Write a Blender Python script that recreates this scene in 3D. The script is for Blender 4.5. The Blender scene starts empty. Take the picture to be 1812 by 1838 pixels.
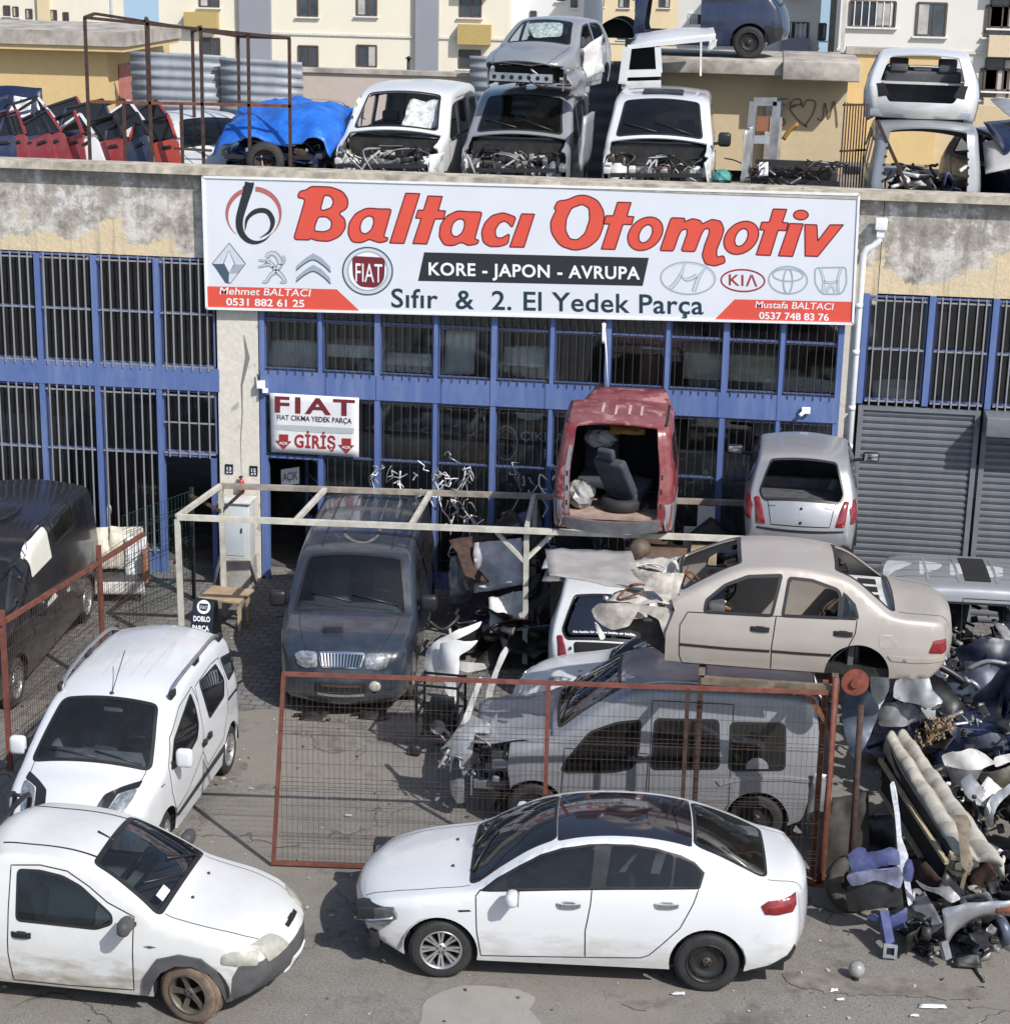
import bpy, bmesh, math, random
import numpy as np
from mathutils import Vector, Matrix
from mathutils.geometry import delaunay_2d_cdt
rnd = random.Random(7)
R = math.radians
SC = bpy.context.scene
COL = SC.collection
# ------------------------------------------------------------------ camera
F_PX, PITCH, YAW, ROLL = 3536.05, .286265, .124234, .0218012
CAM = np.array([0., -29.34626, 10.03936])
PW, PH = 1812., 1838.
def _basis():
 cp, sp, cy, sy = math.cos(PITCH), math.sin(PITCH), math.cos(YAW), math.sin(YAW)
 f = np.array([-sy*cp, cy*cp, -sp]); r = np.array([cy, sy, 0.]); u = np.cross(r, f)
 cr, sr = math.cos(ROLL), math.sin(ROLL)
 return cr*r+sr*u, -sr*r+cr*u, f
CR, CU, CF = _basis()
cam = bpy.data.cameras.new('camera'); camo = bpy.data.objects.new('camera', cam); COL.objects.link(camo)
m = Matrix.Identity(4)
for i in range(3):
 m[i][0] = CR[i]; m[i][1] = CU[i]; m[i][2] = -CF[i]; m[i][3] = CAM[i]
camo.matrix_world = m
cam.sensor_fit = 'HORIZONTAL'; cam.sensor_width = 36; cam.lens = 36*F_PX/PW
cam.clip_start = .5; cam.clip_end = 3000
SC.camera = camo
# ------------------------------------------------------------------ light
SUN = Vector((-.80, .76, -1.04)).normalized()
sl = bpy.data.lights.new('sun', 'SUN'); sl.energy = 4.4; sl.angle = R(.55); sl.color = (1, .97, .925)
so = bpy.data.objects.new('sun', sl); COL.objects.link(so)
so.rotation_euler = SUN.to_track_quat('-Z', 'Y').to_euler(); so.location = (20, -20, 30)
wd = bpy.data.worlds.new('World'); SC.world = wd; wd.use_nodes = True
wn = wd.node_tree; wn.nodes.clear()
sky = wn.nodes.new('ShaderNodeTexSky'); sky.sky_type = 'NISHITA'; sky.sun_disc = False
sky.sun_elevation = math.asin(-SUN.z); sky.sun_rotation = math.atan2(-SUN.x, -SUN.y)
sky.air_density = 1.0; sky.dust_density = 1.5; sky.ozone_density = 1.0
tc = wn.nodes.new('ShaderNodeTexCoord'); sx = wn.nodes.new('ShaderNodeSeparateXYZ'); cx = wn.nodes.new('ShaderNodeCombineXYZ')
mx = wn.nodes.new('ShaderNodeMath'); mx.operation = 'MAXIMUM'; mx.inputs[1].default_value = .15
bgn = wn.nodes.new('ShaderNodeBackground'); bgn.inputs[1].default_value = .125
wo = wn.nodes.new('ShaderNodeOutputWorld')
wn.links.new(tc.outputs['Generated'], sx.inputs[0])
wn.links.new(sx.outputs[0], cx.inputs[0]); wn.links.new(sx.outputs[1], cx.inputs[1])
wn.links.new(sx.outputs[2], mx.inputs[0]); wn.links.new(mx.outputs[0], cx.inputs[2])
wn.links.new(cx.outputs[0], sky.inputs[0])
wn.links.new(sky.outputs[0], bgn.inputs[0]); wn.links.new(bgn.outputs[0], wo.inputs[0])
vs = SC.view_settings; vs.view_transform = 'Standard'; vs.look = 'None'; vs.exposure = .12; vs.gamma = 1; vs.use_curve_mapping = False
SC.cycles.max_bounces = 6; SC.cycles.transparent_max_bounces = 12; SC.cycles.caustics_reflective = False; SC.cycles.caustics_refractive = False
# ------------------------------------------------------------------ pixel of the photograph <-> world
def ray(px, py):
 return CF + (px-PW/2)/F_PX*CR - (py-PH/2)/F_PX*CU
def PY(px, py, Y):
 d = ray(px, py); t = (Y-CAM[1])/d[1]; return CAM+t*d
def PX_(px, py, X):
 d = ray(px, py); t = (X-CAM[0])/d[0]; return CAM+t*d
def PZ(px, py, z=0.):
 d = ray(px, py); t = (z-CAM[2])/d[2]; return CAM+t*d
def PP(px, py, p0, n):
 d = ray(px, py); p0 = np.array(p0); n = np.array(n); t = ((p0-CAM)@n)/(d@n); return CAM+t*d
def project(P):
 d = np.asarray(P)-CAM; z = d@CF
 return np.stack([PW/2+F_PX*(d@CR)/z, PH/2-F_PX*(d@CU)/z], -1)
# ------------------------------------------------------------------ materials
MATS = {}
def newmat(name):
 mt = bpy.data.materials.new(name); mt.use_nodes = True
 nt = mt.node_tree; b = nt.nodes['Principled BSDF']
 MATS[name] = mt
 return mt, nt, b
def N(nt, t, **kw):
 n = nt.nodes.new(t)
 for k, v in kw.items():
  if k.startswith('i_'): n.inputs[k[2:].replace('_', ' ')].default_value = v
  else: setattr(n, k, v)
 return n
def rgba(c): return (c[0], c[1], c[2], 1)
def ramp(nt, src, stops, interp='LINEAR'):
 r = nt.nodes.new('ShaderNodeValToRGB'); r.color_ramp.interpolation = interp
 el = r.color_ramp.elements
 while len(el) < len(stops): el.new(.5)
 for e, (p, c) in zip(el, stops):
  e.position = p; e.color = rgba(c) if hasattr(c, '__len__') else (c, c, c, 1)
 nt.links.new(src, r.inputs[0]); return r.outputs[0]
def noise(nt, scale, detail=4, rough=.55, coord='Object', vec=None, scl=None, dist=0):
 n = nt.nodes.new('ShaderNodeTexNoise'); n.inputs['Scale'].default_value = scale
 n.inputs['Detail'].default_value = detail; n.inputs['Roughness'].default_value = rough; n.inputs['Distortion'].default_value = dist
 if vec is None:
  t = nt.nodes.new('ShaderNodeTexCoord'); vec = t.outputs[coord]
 if scl:
  mp = nt.nodes.new('ShaderNodeMapping'); mp.inputs['Scale'].default_value = scl
  nt.links.new(vec, mp.inputs[0]); vec = mp.outputs[0]
 nt.links.new(vec, n.inputs['Vector']); return n.outputs['Fac']
def mixc(nt, fac, a, b, mode='MIX'):
 n = nt.nodes.new('ShaderNodeMix'); n.data_type = 'RGBA'; n.blend_type = mode
 for sock, v in ((n.inputs[0], fac), (n.inputs[6], a), (n.inputs[7], b)):
  if hasattr(v, 'links') or isinstance(v, bpy.types.NodeSocket): nt.links.new(v, sock)
  else: sock.default_value = v if not hasattr(v, '__len__') else rgba(v)
 return n.outputs[2]
def mth(nt, op, a, b=None, c=None, clamp=False):
 n = nt.nodes.new('ShaderNodeMath'); n.operation = op; n.use_clamp = clamp
 for s, v in zip(n.inputs, (a, b, c)):
  if v is None: continue
  if isinstance(v, bpy.types.NodeSocket): nt.links.new(v, s)
  else: s.default_value = v
 return n.outputs[0]
def bump(nt, b, h, strength=.3, dist=.02):
 bn = nt.nodes.new('ShaderNodeBump'); bn.inputs['Strength'].default_value = strength; bn.inputs['Distance'].default_value = dist
 nt.links.new(h, bn.inputs['Height']); nt.links.new(bn.outputs[0], b.inputs['Normal'])
def simple(name, col, rough=.5, metal=0., var=.15, vscale=6., bmp=0., spec=.5, coat=0.):
 """a plain material with soft mottling so that no surface is one flat colour"""
 if name in MATS: return MATS[name]
 mt, nt, b = newmat(name)
 f = noise(nt, vscale, 5, .6)
 dk = tuple(c*(1-var) for c in col); lt = tuple(min(1, c*(1+var)) for c in col)
 nt.links.new(ramp(nt, f, [(.3, dk), (.7, lt)]), b.inputs['Base Color'])
 b.inputs['Roughness'].default_value = rough; b.inputs['Metallic'].default_value = metal
 b.inputs['Specular IOR Level'].default_value = spec; b.inputs['Coat Weight'].default_value = coat
 if bmp: bump(nt, b, noise(nt, vscale*6, 4), bmp, .01)
 return mt
def paint(name, col, rough=.28, dirt=.2, dirtcol=(.30, .26, .21), low=0., lowz=.55, coat=.6, metal=0., patch=0., patchcol=(.5, .45, .42), dent=0.):
 """car paint: clear coat, fine dust, mud splashed on the lower panels, worn patches"""
 if name in MATS: return MATS[name]
 mt, nt, b = newmat(name)
 tcn = nt.nodes.new('ShaderNodeTexCoord'); ob = tcn.outputs['Object']
 base = col
 if patch:
  base = mixc(nt, ramp(nt, noise(nt, 3.2, 7, .62, vec=ob, dist=.6), [(.62-patch*.25, 0.), (.66-patch*.25, 1.)]), col, patchcol)
 f = ramp(nt, noise(nt, 5., 8, .65, vec=ob), [(.42, 0.), (.75, 1.)])
 fd = mth(nt, 'MULTIPLY', f, dirt)
 c1 = mixc(nt, fd, base, dirtcol)
 if low:
  sp = nt.nodes.new('ShaderNodeSeparateXYZ'); nt.links.new(ob, sp.inputs[0])
  n2 = noise(nt, 3., 7, .62, vec=ob, scl=(1.2, 1, 3.2))
  hz = mth(nt, 'ADD', sp.outputs[2], mth(nt, 'MULTIPLY', mth(nt, 'SUBTRACT', n2, .5), .9))
  mr = nt.nodes.new('ShaderNodeMapRange'); mr.inputs[1].default_value = lowz; mr.inputs[2].default_value = lowz-.32
  nt.links.new(hz, mr.inputs[0])
  c1 = mixc(nt, mth(nt, 'MULTIPLY', mr.outputs[0], low), c1, dirtcol)
 nt.links.new(c1, b.inputs['Base Color'])
 b.inputs['Metallic'].default_value = metal
 nt.links.new(mth(nt, 'ADD', mth(nt, 'MULTIPLY', f, .25*min(1, dirt*2+.2)), rough), b.inputs['Roughness'])
 b.inputs['Coat Weight'].default_value = coat; b.inputs['Coat Roughness'].default_value = .06+dirt*.25
 if dent: bump(nt, b, ramp(nt, noise(nt, 1.7, 1, .4, vec=ob, dist=.2), [(.3, 0.), (.7, 1.)]), dent, .06)
 return mt
def glassmat(name, tint=(.22, .25, .27), rough=.02, dusty=.08):
 if name in MATS: return MATS[name]
 mt, nt, b = newmat(name); nt.nodes.remove(b)
 out = nt.nodes['Material Output']
 tr = N(nt, 'ShaderNodeBsdfTransparent'); tr.inputs[0].default_value = rgba(tint)
 gl = N(nt, 'ShaderNodeBsdfGlossy'); gl.inputs['Roughness'].default_value = rough; gl.inputs['Color'].default_value = (.9, .95, 1, 1)
 fr = N(nt, 'ShaderNodeFresnel'); fr.inputs[0].default_value = 1.5
 mxs = N(nt, 'ShaderNodeMixShader'); nt.links.new(mth(nt, 'MULTIPLY', fr.outputs[0], 1.25, clamp=True), mxs.inputs[0])
 nt.links.new(tr.outputs[0], mxs.inputs[1]); nt.links.new(gl.outputs[0], mxs.inputs[2])
 df = N(nt, 'ShaderNodeBsdfDiffuse'); df.inputs[0].default_value = (.42, .40, .37, 1)
 m2 = N(nt, 'ShaderNodeMixShader')
 f = ramp(nt, noise(nt, 4, 7, .65), [(.25, .25), (.85, 1.)])
 nt.links.new(mth(nt, 'MULTIPLY', f, dusty*2), m2.inputs[0])
 nt.links.new(mxs.outputs[0], m2.inputs[1]); nt.links.new(df.outputs[0], m2.inputs[2])
 nt.links.new(m2.outputs[0], out.inputs[0])
 return mt
M_RUBBER = simple('rubber', (.022, .022, .023), .75, var=.35, vscale=9)
M_TYREDIRT = simple('dusty_tyre', (.055, .050, .045), .85, var=.5, vscale=7)
M_TYREMUD = simple('muddy_tyre', (.16, .115, .085), .9, var=.35, vscale=9)
M_TRIM = simple('black_trim', (.018, .018, .020), .42, var=.25)
M_TRIMGREY = simple('weathered_plastic', (.075, .075, .08), .6, var=.3)
M_DARK = simple('dark_cavity', (.010, .010, .011), .9, var=.3)
M_CABIN = simple('cabin_fabric', (.075, .077, .085), .85, var=.3)
M_CABINGREY = simple('cabin_grey', (.17, .17, .18), .8, var=.25)
M_ALLOY = simple('alloy', (.55, .55, .55), .32, .85, var=.12)
M_STEELBLK = simple('black_steel', (.025, .025, .027), .5, .3, var=.4)
M_CHROME = simple('chrome', (.75, .76, .78), .12, 1., var=.05)
M_LAMP = simple('lamp_glass', (.34, .36, .38), .10, .5, var=.6, vscale=17, coat=1.)
M_LAMPYEL = simple('yellowed_lamp', (.42, .41, .345), .25, .1, var=.2, vscale=12, coat=.6)
M_REDLAMP = simple('red_lamp', (.20, .010, .013), .15, var=.35, vscale=16, coat=1.)
M_AMBER = simple('amber_lamp', (.55, .20, .07), .2, var=.2, coat=1.)
M_RUST = simple('rust', (.17, .062, .035), .85, .1, var=.45, vscale=11, bmp=.3)
M_RUSTRED = simple('rust_primer', (.16, .052, .037), .75, var=.35, vscale=8, bmp=.2)
M_RUSTDK = simple('dark_rust', (.055, .030, .023), .85, var=.5, vscale=13, bmp=.3)
M_STEELW = simple('pale_steel', (.50, .48, .42), .6, var=.25, vscale=5)
M_GALV = simple('galvanised', (.42, .45, .49), .42, .55, var=.3, vscale=3)
M_GREASE = simple('greasy_metal', (.045, .042, .04), .5, .4, var=.6, vscale=12)
M_ALUM = simple('cast_alloy', (.33, .32, .31), .5, .6, var=.4, vscale=9)
M_WHITEPL = simple('white_plastic', (.78, .79, .80), .4, var=.08)
M_DIRTYWH = simple('dirty_white', (.58, .57, .55), .5, var=.25, vscale=5)
M_SILVER = simple('silver_panel', (.42, .43, .45), .35, .5, var=.25, vscale=4)
M_SILVERDK = simple('dull_silver', (.25, .255, .27), .45, .4, var=.35, vscale=5)
M_BLUEPANEL = simple('blue_panel', (.07, .085, .20), .45, .1, var=.35, vscale=6)
M_NAVY = simple('navy_panel', (.012, .017, .036), .4, .1, var=.5, vscale=5, coat=.2)
M_FIRE = simple('firewall', (.022, .021, .02), .7, .2, var=.7, vscale=7)
G_CAR = glassmat('car_glass', (.24, .27, .29), dusty=.018)
G_DUST = glassmat('dusty_glass', (.42, .48, .52), dusty=.012)
G_WS = glassmat('windscreen_glass', (.62, .68, .72), dusty=.02)
G_TINT = glassmat('tinted_glass', (.05, .055, .06), dusty=.03)
# ------------------------------------------------------------------ mesh helper
class MB:
 def __init__(s): s.v = []; s.f = []; s.mi = []; s.mats = []; s.sm = []
 def mat(s, m):
  if m not in s.mats: s.mats.append(m)
  return s.mats.index(m)
 def add(s, verts, faces, m, smooth=False):
  o = len(s.v); k = s.mat(m)
  s.v.extend([tuple(map(float, v)) for v in verts])
  for f in faces: s.f.append(tuple(i+o for i in f)); s.mi.append(k); s.sm.append(smooth)
  return s
 def box(s, c, d, m, rz=0, rot=None, taper=1., bev=0.):
  hx, hy, hz = d[0]/2, d[1]/2, d[2]/2
  M = rot if rot is not None else Matrix.Rotation(rz, 3, 'Z')
  if bev:
   bm = bmesh.new(); bmesh.ops.create_cube(bm, size=1)
   for v in bm.verts: v.co = Vector((v.co.x*d[0], v.co.y*d[1], v.co.z*d[2]))
   bmesh.ops.bevel(bm, geom=list(bm.edges), offset=bev, segments=3, profile=.5, affect='EDGES')
   for v in bm.verts:
    if taper != 1. and v.co.z > 0: v.co.x *= taper; v.co.y *= taper
   bm.verts.index_update()
   s.add([Vector(c)+M@v.co for v in bm.verts], [[v.index for v in f.verts] for f in bm.faces], m, True); bm.free(); return s
  P = []
  for z in (-hz, hz):
   k = taper if z > 0 else 1
   for x, y in ((-hx, -hy), (hx, -hy), (hx, hy), (-hx, hy)): P.append(Vector(c)+M@Vector((x*k, y*k, z)))
  return s.add(P, [(3, 2, 1, 0), (4, 5, 6, 7), (0, 1, 5, 4), (1, 2, 6, 5), (2, 3, 7, 6), (3, 0, 4, 7)], m)
 def bar(s, a, b, w, m, h=None, up=(0, 0, 1)):
  a = Vector(a); b = Vector(b); d = b-a; L = d.length
  if L < 1e-5: return s
  d /= L; u = Vector(up)
  if abs(d.dot(u)) > .97: u = Vector((1, 0, 0))
  x = d.cross(u).normalized(); z = x.cross(d).normalized(); h = h or w
  P = [q+x*sx*w/2+z*sz*h/2 for q in (a, b) for sx, sz in ((-1, -1), (1, -1), (1, 1), (-1, 1))]
  return s.add(P, [(3, 2, 1, 0), (4, 5, 6, 7), (0, 1, 5, 4), (1, 2, 6, 5), (2, 3, 7, 6), (3, 0, 4, 7)], m)
 def tube(s, pts, r, m, n=8, caps=True, closed=False):
  pts = [Vector(p) for p in pts]; k = len(pts); V = []; Fc = []
  prev = None
  for i, p in enumerate(pts):
   a = pts[(i-1) % k] if (i or closed) else p; b = pts[(i+1) % k] if (i < k-1 or closed) else p
   d = (b-a).normalized() if (b-a).length > 1e-6 else Vector((0, 0, 1))
   if prev is None:
    u = Vector((0, 0, 1)) if abs(d.z) < .9 else Vector((1, 0, 0))
    x = d.cross(u).normalized()
   else:
    x = (prev-d*prev.dot(d))
    x = x.normalized() if x.length > 1e-5 else d.orthogonal().normalized()
   prev = x; y = d.cross(x); rr = r[i] if hasattr(r, '__len__') else r
   for j in range(n):
    t = 2*math.pi*j/n; V.append(p+x*rr*math.cos(t)+y*rr*math.sin(t))
  for i in range(k if closed else k-1):
   for j in range(n):
    a = i*n+j; b = i*n+(j+1) % n; c = ((i+1) % k)*n+(j+1) % n; d = ((i+1) % k)*n+j
    Fc.append((a, b, c, d))
  if caps and not closed: Fc += [tuple(range(n))[::-1], tuple((k-1)*n+j for j in range(n))]
  return s.add(V, Fc, m, True)
 def lathe(s, prof, c, axis, m, n=32, smooth=True, closed=False):
  """prof: (radius, offset along axis)"""
  ax = Vector(axis).normalized(); x = ax.orthogonal().normalized(); y = ax.cross(x); V = []; Fc = []
  for r, h in prof:
   for j in range(n):
    t = 2*math.pi*j/n; V.append(Vector(c)+ax*h+(x*math.cos(t)+y*math.sin(t))*r)
  k = len(prof)
  for i in range(k if closed else k-1):
   for j in range(n):
    Fc.append((i*n+j, i*n+(j+1) % n, ((i+1) % k)*n+(j+1) % n, ((i+1) % k)*n+j))
  return s.add(V, Fc, m, smooth)
 def ball(s, c, r, m, n=12, jit=0., sq=(1, 1, 1)):
  V = []; Fc = []
  for i in range(n//2+1):
   th = math.pi*i/(n//2)
   for j in range(n):
    ph = 2*math.pi*j/n; k = 1+rnd.uniform(-jit, jit)
    V.append((c[0]+r*sq[0]*k*math.sin(th)*math.cos(ph), c[1]+r*sq[1]*k*math.sin(th)*math.sin(ph), c[2]+r*sq[2]*k*math.cos(th)))
  for i in range(n//2):
   for j in range(n): Fc.append((i*n+j, (i+1)*n+j, (i+1)*n+(j+1) % n, i*n+(j+1) % n))
  return s.add(V, Fc, m, jit == 0)
 def prism(s, pts, off, m, smooth=False):
  """closed outline of 3D points thickened by a vector"""
  n = len(pts); o = Vector(off); A = [Vector(p) for p in pts]
  return s.add(A+[p+o for p in A], [tuple(range(n)), tuple(range(2*n-1, n-1, -1))]+[(i, i+n, (i+1) % n+n, (i+1) % n) for i in range(n)], m, smooth)
 def sheet(s, corners, m, nx=8, ny=8, amp=.03, thick=.006, seed=None, bulge=0.):
  """crumpled sheet of metal, cloth or plastic between four corners, with thickness"""
  r = random.Random(seed if seed is not None else rnd.random()); a, b, c, d = [Vector(q) for q in corners]
  nr = (b-a).cross(d-a).normalized(); V = []
  ph = [r.uniform(0, 6.3) for _ in range(6)]; fq = [r.uniform(2, 9) for _ in range(6)]
  for i in range(nx+1):
   for j in range(ny+1):
    u, w = i/nx, j/ny; p = (a*(1-u)+b*u)*(1-w)+(d*(1-u)+c*u)*w
    h = sum(math.sin(fq[k]*(u if k % 2 else w)+ph[k]+fq[(k+1) % 6]*.6*(w if k % 2 else u)) for k in range(6))/6
    V.append(p+nr*(amp*h*1.6+r.uniform(-amp, amp)*.35+bulge*(1-(2*u-1)**2)*(1-(2*w-1)**2)))
  k = len(V); Q = [(i*(ny+1)+j, (i+1)*(ny+1)+j, (i+1)*(ny+1)+j+1, i*(ny+1)+j+1) for i in range(nx) for j in range(ny)]
  V2 = [v-nr*thick for v in V]
  rim = [(i, 0) for i in range(nx)]+[(nx, j) for j in range(ny)]+[(i, ny) for i in range(nx, 0, -1)]+[(0, j) for j in range(ny, 0, -1)]
  ids = [i*(ny+1)+j for i, j in rim]; L = len(ids)
  Fs = Q+[tuple(q+k for q in f[::-1]) for f in Q]+[(ids[(t+1) % L], ids[t], ids[t]+k, ids[(t+1) % L]+k) for t in range(L)]
  return s.add(V+V2, Fs, m, True)
 def build(s, name, parent=None, merge=0., recalc=False, auto=None):
  me = bpy.data.meshes.new(name); me.from_pydata(s.v, [], s.f)
  for mt in s.mats: me.materials.append(mt)
  me.polygons.foreach_set('material_index', s.mi); me.polygons.foreach_set('use_smooth', s.sm)
  if merge or recalc:
   bm = bmesh.new(); bm.from_mesh(me)
   if merge: bmesh.ops.remove_doubles(bm, verts=bm.verts, dist=merge)
   if recalc: bmesh.ops.recalc_face_normals(bm, faces=bm.faces)
   bm.to_mesh(me); bm.free()
  if auto:
   try: me.set_sharp_from_angle(angle=R(auto))
   except Exception: pass
  me.update()
  o = bpy.data.objects.new(name, me); COL.objects.link(o)
  if parent is not None: o.parent = parent
  return o
def tag(o, label, cat, group=None, kind=None):
 if kind: o['kind'] = kind
 if label: o['label'] = label
 if cat: o['category'] = cat
 if group: o['group'] = group
 return o
def thing(name, label, cat, loc=(0, 0, 0), rot=(0, 0, 0), group=None):
 o = bpy.data.objects.new(name, None); COL.objects.link(o); o.location = [float(q) for q in loc]; o.rotation_euler = rot
 o.empty_display_size = .2
 return tag(o, label, cat, group)
def world_mat(o): return Matrix.LocRotScale(o.location, o.rotation_euler, o.scale)
# ------------------------------------------------------------------ 2D helpers
def inpoly(P, poly):
 poly = np.asarray(poly); x, y = P[:, 0], P[:, 1]; c = np.zeros(len(P), bool); n = len(poly); j = n-1
 for i in range(n):
  xi, yi = poly[i]; xj, yj = poly[j]
  with np.errstate(divide='ignore', invalid='ignore'):
   c ^= ((yi > y) != (yj > y)) & (x < (xj-xi)*(y-yi)/(yj-yi+1e-30)+xi)
  j = i
 return c
def resample(poly, h, closed=True):
 out = []; n = len(poly)
 for i in range(n if closed else n-1):
  a = np.array(poly[i], float); b = np.array(poly[(i+1) % n], float); k = max(1, int(math.ceil(np.linalg.norm(b-a)/h)))
  for q in range(k): out.append(a+(b-a)*q/k)
 if not closed: out.append(np.array(poly[-1], float))
 return out
def catmull(P, h=.05, closed=False):
 P = [np.array(p, float) for p in P]; n = len(P); out = []
 for i in range(n if closed else n-1):
  p1, p2 = P[i], P[(i+1) % n]
  p0 = P[i-1] if (i or closed) else 2*p1-p2
  p3 = P[(i+2) % n] if (i+2 < n or closed) else 2*p2-p1
  d = np.linalg.norm(p2-p1); k = max(2, int(math.ceil(d/h)))
  t0 = 0; t1 = t0+max(1e-4, np.linalg.norm(p1-p0))**.5; t2 = t1+max(1e-4, d)**.5; t3 = t2+max(1e-4, np.linalg.norm(p3-p2))**.5
  for q in range(k):
   t = t1+(t2-t1)*q/k
   A1 = (t1-t)/(t1-t0)*p0+(t-t0)/(t1-t0)*p1; A2 = (t2-t)/(t2-t1)*p1+(t-t1)/(t2-t1)*p2; A3 = (t3-t)/(t3-t2)*p2+(t-t2)/(t3-t2)*p3
   B1 = (t2-t)/(t2-t0)*A1+(t-t0)/(t2-t0)*A2; B2 = (t3-t)/(t3-t1)*A2+(t-t1)/(t3-t1)*A3
   out.append((t2-t)/(t2-t1)*B1+(t-t1)/(t2-t1)*B2)
 if not closed: out.append(P[-1])
 return out
def rounded(poly, r, k=4):
 """polygon with rounded corners"""
 out = []; n = len(poly)
 for i in range(n):
  p = np.array(poly[i], float); a = np.array(poly[i-1], float); b = np.array(poly[(i+1) % n], float)
  da = a-p; db = b-p; la = np.linalg.norm(da); lb = np.linalg.norm(db); q = min(r, la*.45, lb*.45)
  p0 = p+da/la*q; p1 = p+db/lb*q
  for j in range(k+1):
   t = j/k; out.append((1-t)**2*p0+2*t*(1-t)*p+t*t*p1)
 return out
def cdt(polys, pts):
 V = []; E = []
 for poly, closed in polys:
  o = len(V); n = len(poly); V += [Vector((float(p[0]), float(p[1]))) for p in poly]
  E += [(o+i, o+(i+1) % n) for i in range(n if closed else n-1)]
 V += [Vector((float(p[0]), float(p[1]))) for p in pts]
 r = delaunay_2d_cdt(V, E, [], 0, 1e-5)
 return np.array([tuple(v) for v in r[0]]), np.array([tuple(f) for f in r[2]])
# ================================================================== car builder
class Car:
 """a car body: two side panels and one band over the top, each triangulated with its openings cut out"""
 def __init__(s, name, label, cat, pos, heading, L, W, prof, plan, side, axles, wr=.30, arch=None, sill=.22, z=0., tilt=0., roll=0., r=.08,
                 c0=.035, c1=.09, h=.075, mat=None, group=None, cut=None):
  s.L, s.W = L, W; s.hw = W/2; s.axles = axles; s.wr = wr; s.mat = mat; s.h = h; s.r = r; s.c0 = c0; s.c1 = c1
  s.root = thing(name, label, cat, (pos[0], pos[1], z), (R(roll), R(tilt), R(heading)), group)
  s.M = np.array(world_mat(s.root))
  pr = np.array(catmull(prof, .05)); s.prof = pr
  d = np.gradient(pr, axis=0); d /= np.linalg.norm(d, axis=1)[:, None]+1e-9
  s.nrm = np.stack([-d[:, 1], d[:, 0]], 1)
  s.S = np.concatenate([[0], np.cumsum(np.linalg.norm(np.diff(pr, axis=0), axis=1))])
  s.i0 = int(np.argmin(pr[:, 0])); s.i1 = int(np.argmax(pr[:, 0]))
  s.plan = np.array(plan, float); s.sd = np.array(side, float)
  ra = arch or wr*1.18; s.ra = ra
  bot = []
  for xa in sorted(axles, reverse=True):
   za = wr; a0 = math.asin(max(-1, min(1, (sill-za)/ra)))
   bot += [(xa+ra*math.cos(a), za+ra*math.sin(a)) for a in np.linspace(a0, math.pi-a0, 22)]
  bot = [b for b in bot if pr[:, 0].min()+.02 < b[0] < pr[:, 0].max()-.02]
  s.outline = [tuple(p) for p in pr]+([(max(b[0] for b in bot)+.03, sill)] if False else [])+bot
  s.sfeat = []; s.tfeat = []; s.bodies = MB(); s.sill = sill
  s.extra = []
 # ---- surfaces
 def dprof(s, P):
  A = s.prof[:-1]; B = s.prof[1:]; out = np.full(len(P), 9.)
  AB = B-A; l2 = (AB**2).sum(1)+1e-12
  for k in range(0, len(P), 400):
   Q = P[k:k+400]; t = ((Q[:, None]-A)*AB).sum(2)/l2; t = np.clip(t, 0, 1)
   C = A+t[..., None]*AB; out[k:k+400] = np.sqrt(((Q[:, None]-C)**2).sum(2)).min(1)
  return out
 def wv(s, P):
  P = np.atleast_2d(P)
  w = np.interp(P[:, 0], s.plan[:, 0], s.plan[:, 1])*np.interp(P[:, 1], s.sd[:, 0], s.sd[:, 1])
  d = np.clip(s.dprof(P)/s.r, 0, 1)
  return w-s.r*(1-np.sqrt(np.clip(1-(1-d)**2, 0, 1)))
 def side(s, P, sg):
  P = np.atleast_2d(np.asarray(P, float)); w = s.wv(P)
  return np.stack([s.L/2-P[:, 0], sg*w, P[:, 1]], 1)
 def top(s, P, sg=0):
  P = np.atleast_2d(np.asarray(P, float)); q = P[:, 0]; t = P[:, 1]/s.hw
  x = np.interp(q, s.S, s.prof[:, 0]); z = np.interp(q, s.S, s.prof[:, 1]); nx = np.interp(q, s.S, s.nrm[:, 0]); nz = np.interp(q, s.S, s.nrm[:, 1])
  c = (s.c0+s.c1*np.abs(nx))*(1-t*t); we = s.wedge(q)
  return np.stack([s.L/2-(x+nx*c), t*we, z+nz*c], 1)
 def wedge(s, q):
  if not hasattr(s, '_we'): s._we = s.wv(s.prof)
  return np.interp(q, s.S, s._we)
 def surf(s, k): return {'L': lambda P: s.side(P, 1), 'R': lambda P: s.side(P, -1), 'T': s.top}[k]
 def nrml(s, k, P):
  P = np.atleast_2d(np.asarray(P, float)); f = s.surf(k); e = .012
  a = f(P+[e, 0])-f(P-[e, 0]); b = f(P+[0, e])-f(P-[0, e]); n = np.cross(a, b)
  if k == 'L': n = n if False else n
  n /= np.linalg.norm(n, axis=1)[:, None]+1e-12
  ref = {'L': np.array([0, 1, 0]), 'R': np.array([0, -1, 0])}.get(k)
  if ref is not None: n *= np.where(n@ref < 0, -1, 1)[:, None]
  else:
   x = np.interp(P[:, 0], s.S, s.nrm[:, 0]); z = np.interp(P[:, 0], s.S, s.nrm[:, 1])
   n *= np.where(-n[:, 0]*x+n[:, 2]*z < 0, -1, 1)[:, None]
  return n
 def so(s, x): return float(np.interp(x, s.prof[s.i0:s.i1+1, 0], s.S[s.i0:s.i1+1]))
 def sf(s, z):
  k = int(np.argmax(s.prof[:, 1])); return float(np.interp(z, s.prof[:k+1, 1], s.S[:k+1]))
 def sr(s, z):
  k = int(np.argmax(s.prof[:, 1])); return float(np.interp(z, s.prof[k:, 1][::-1], s.S[k:][::-1]))
 def wpos(s, P3): return np.asarray(P3)@s.M[:3, :3].T+s.M[:3, 3]
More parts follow.
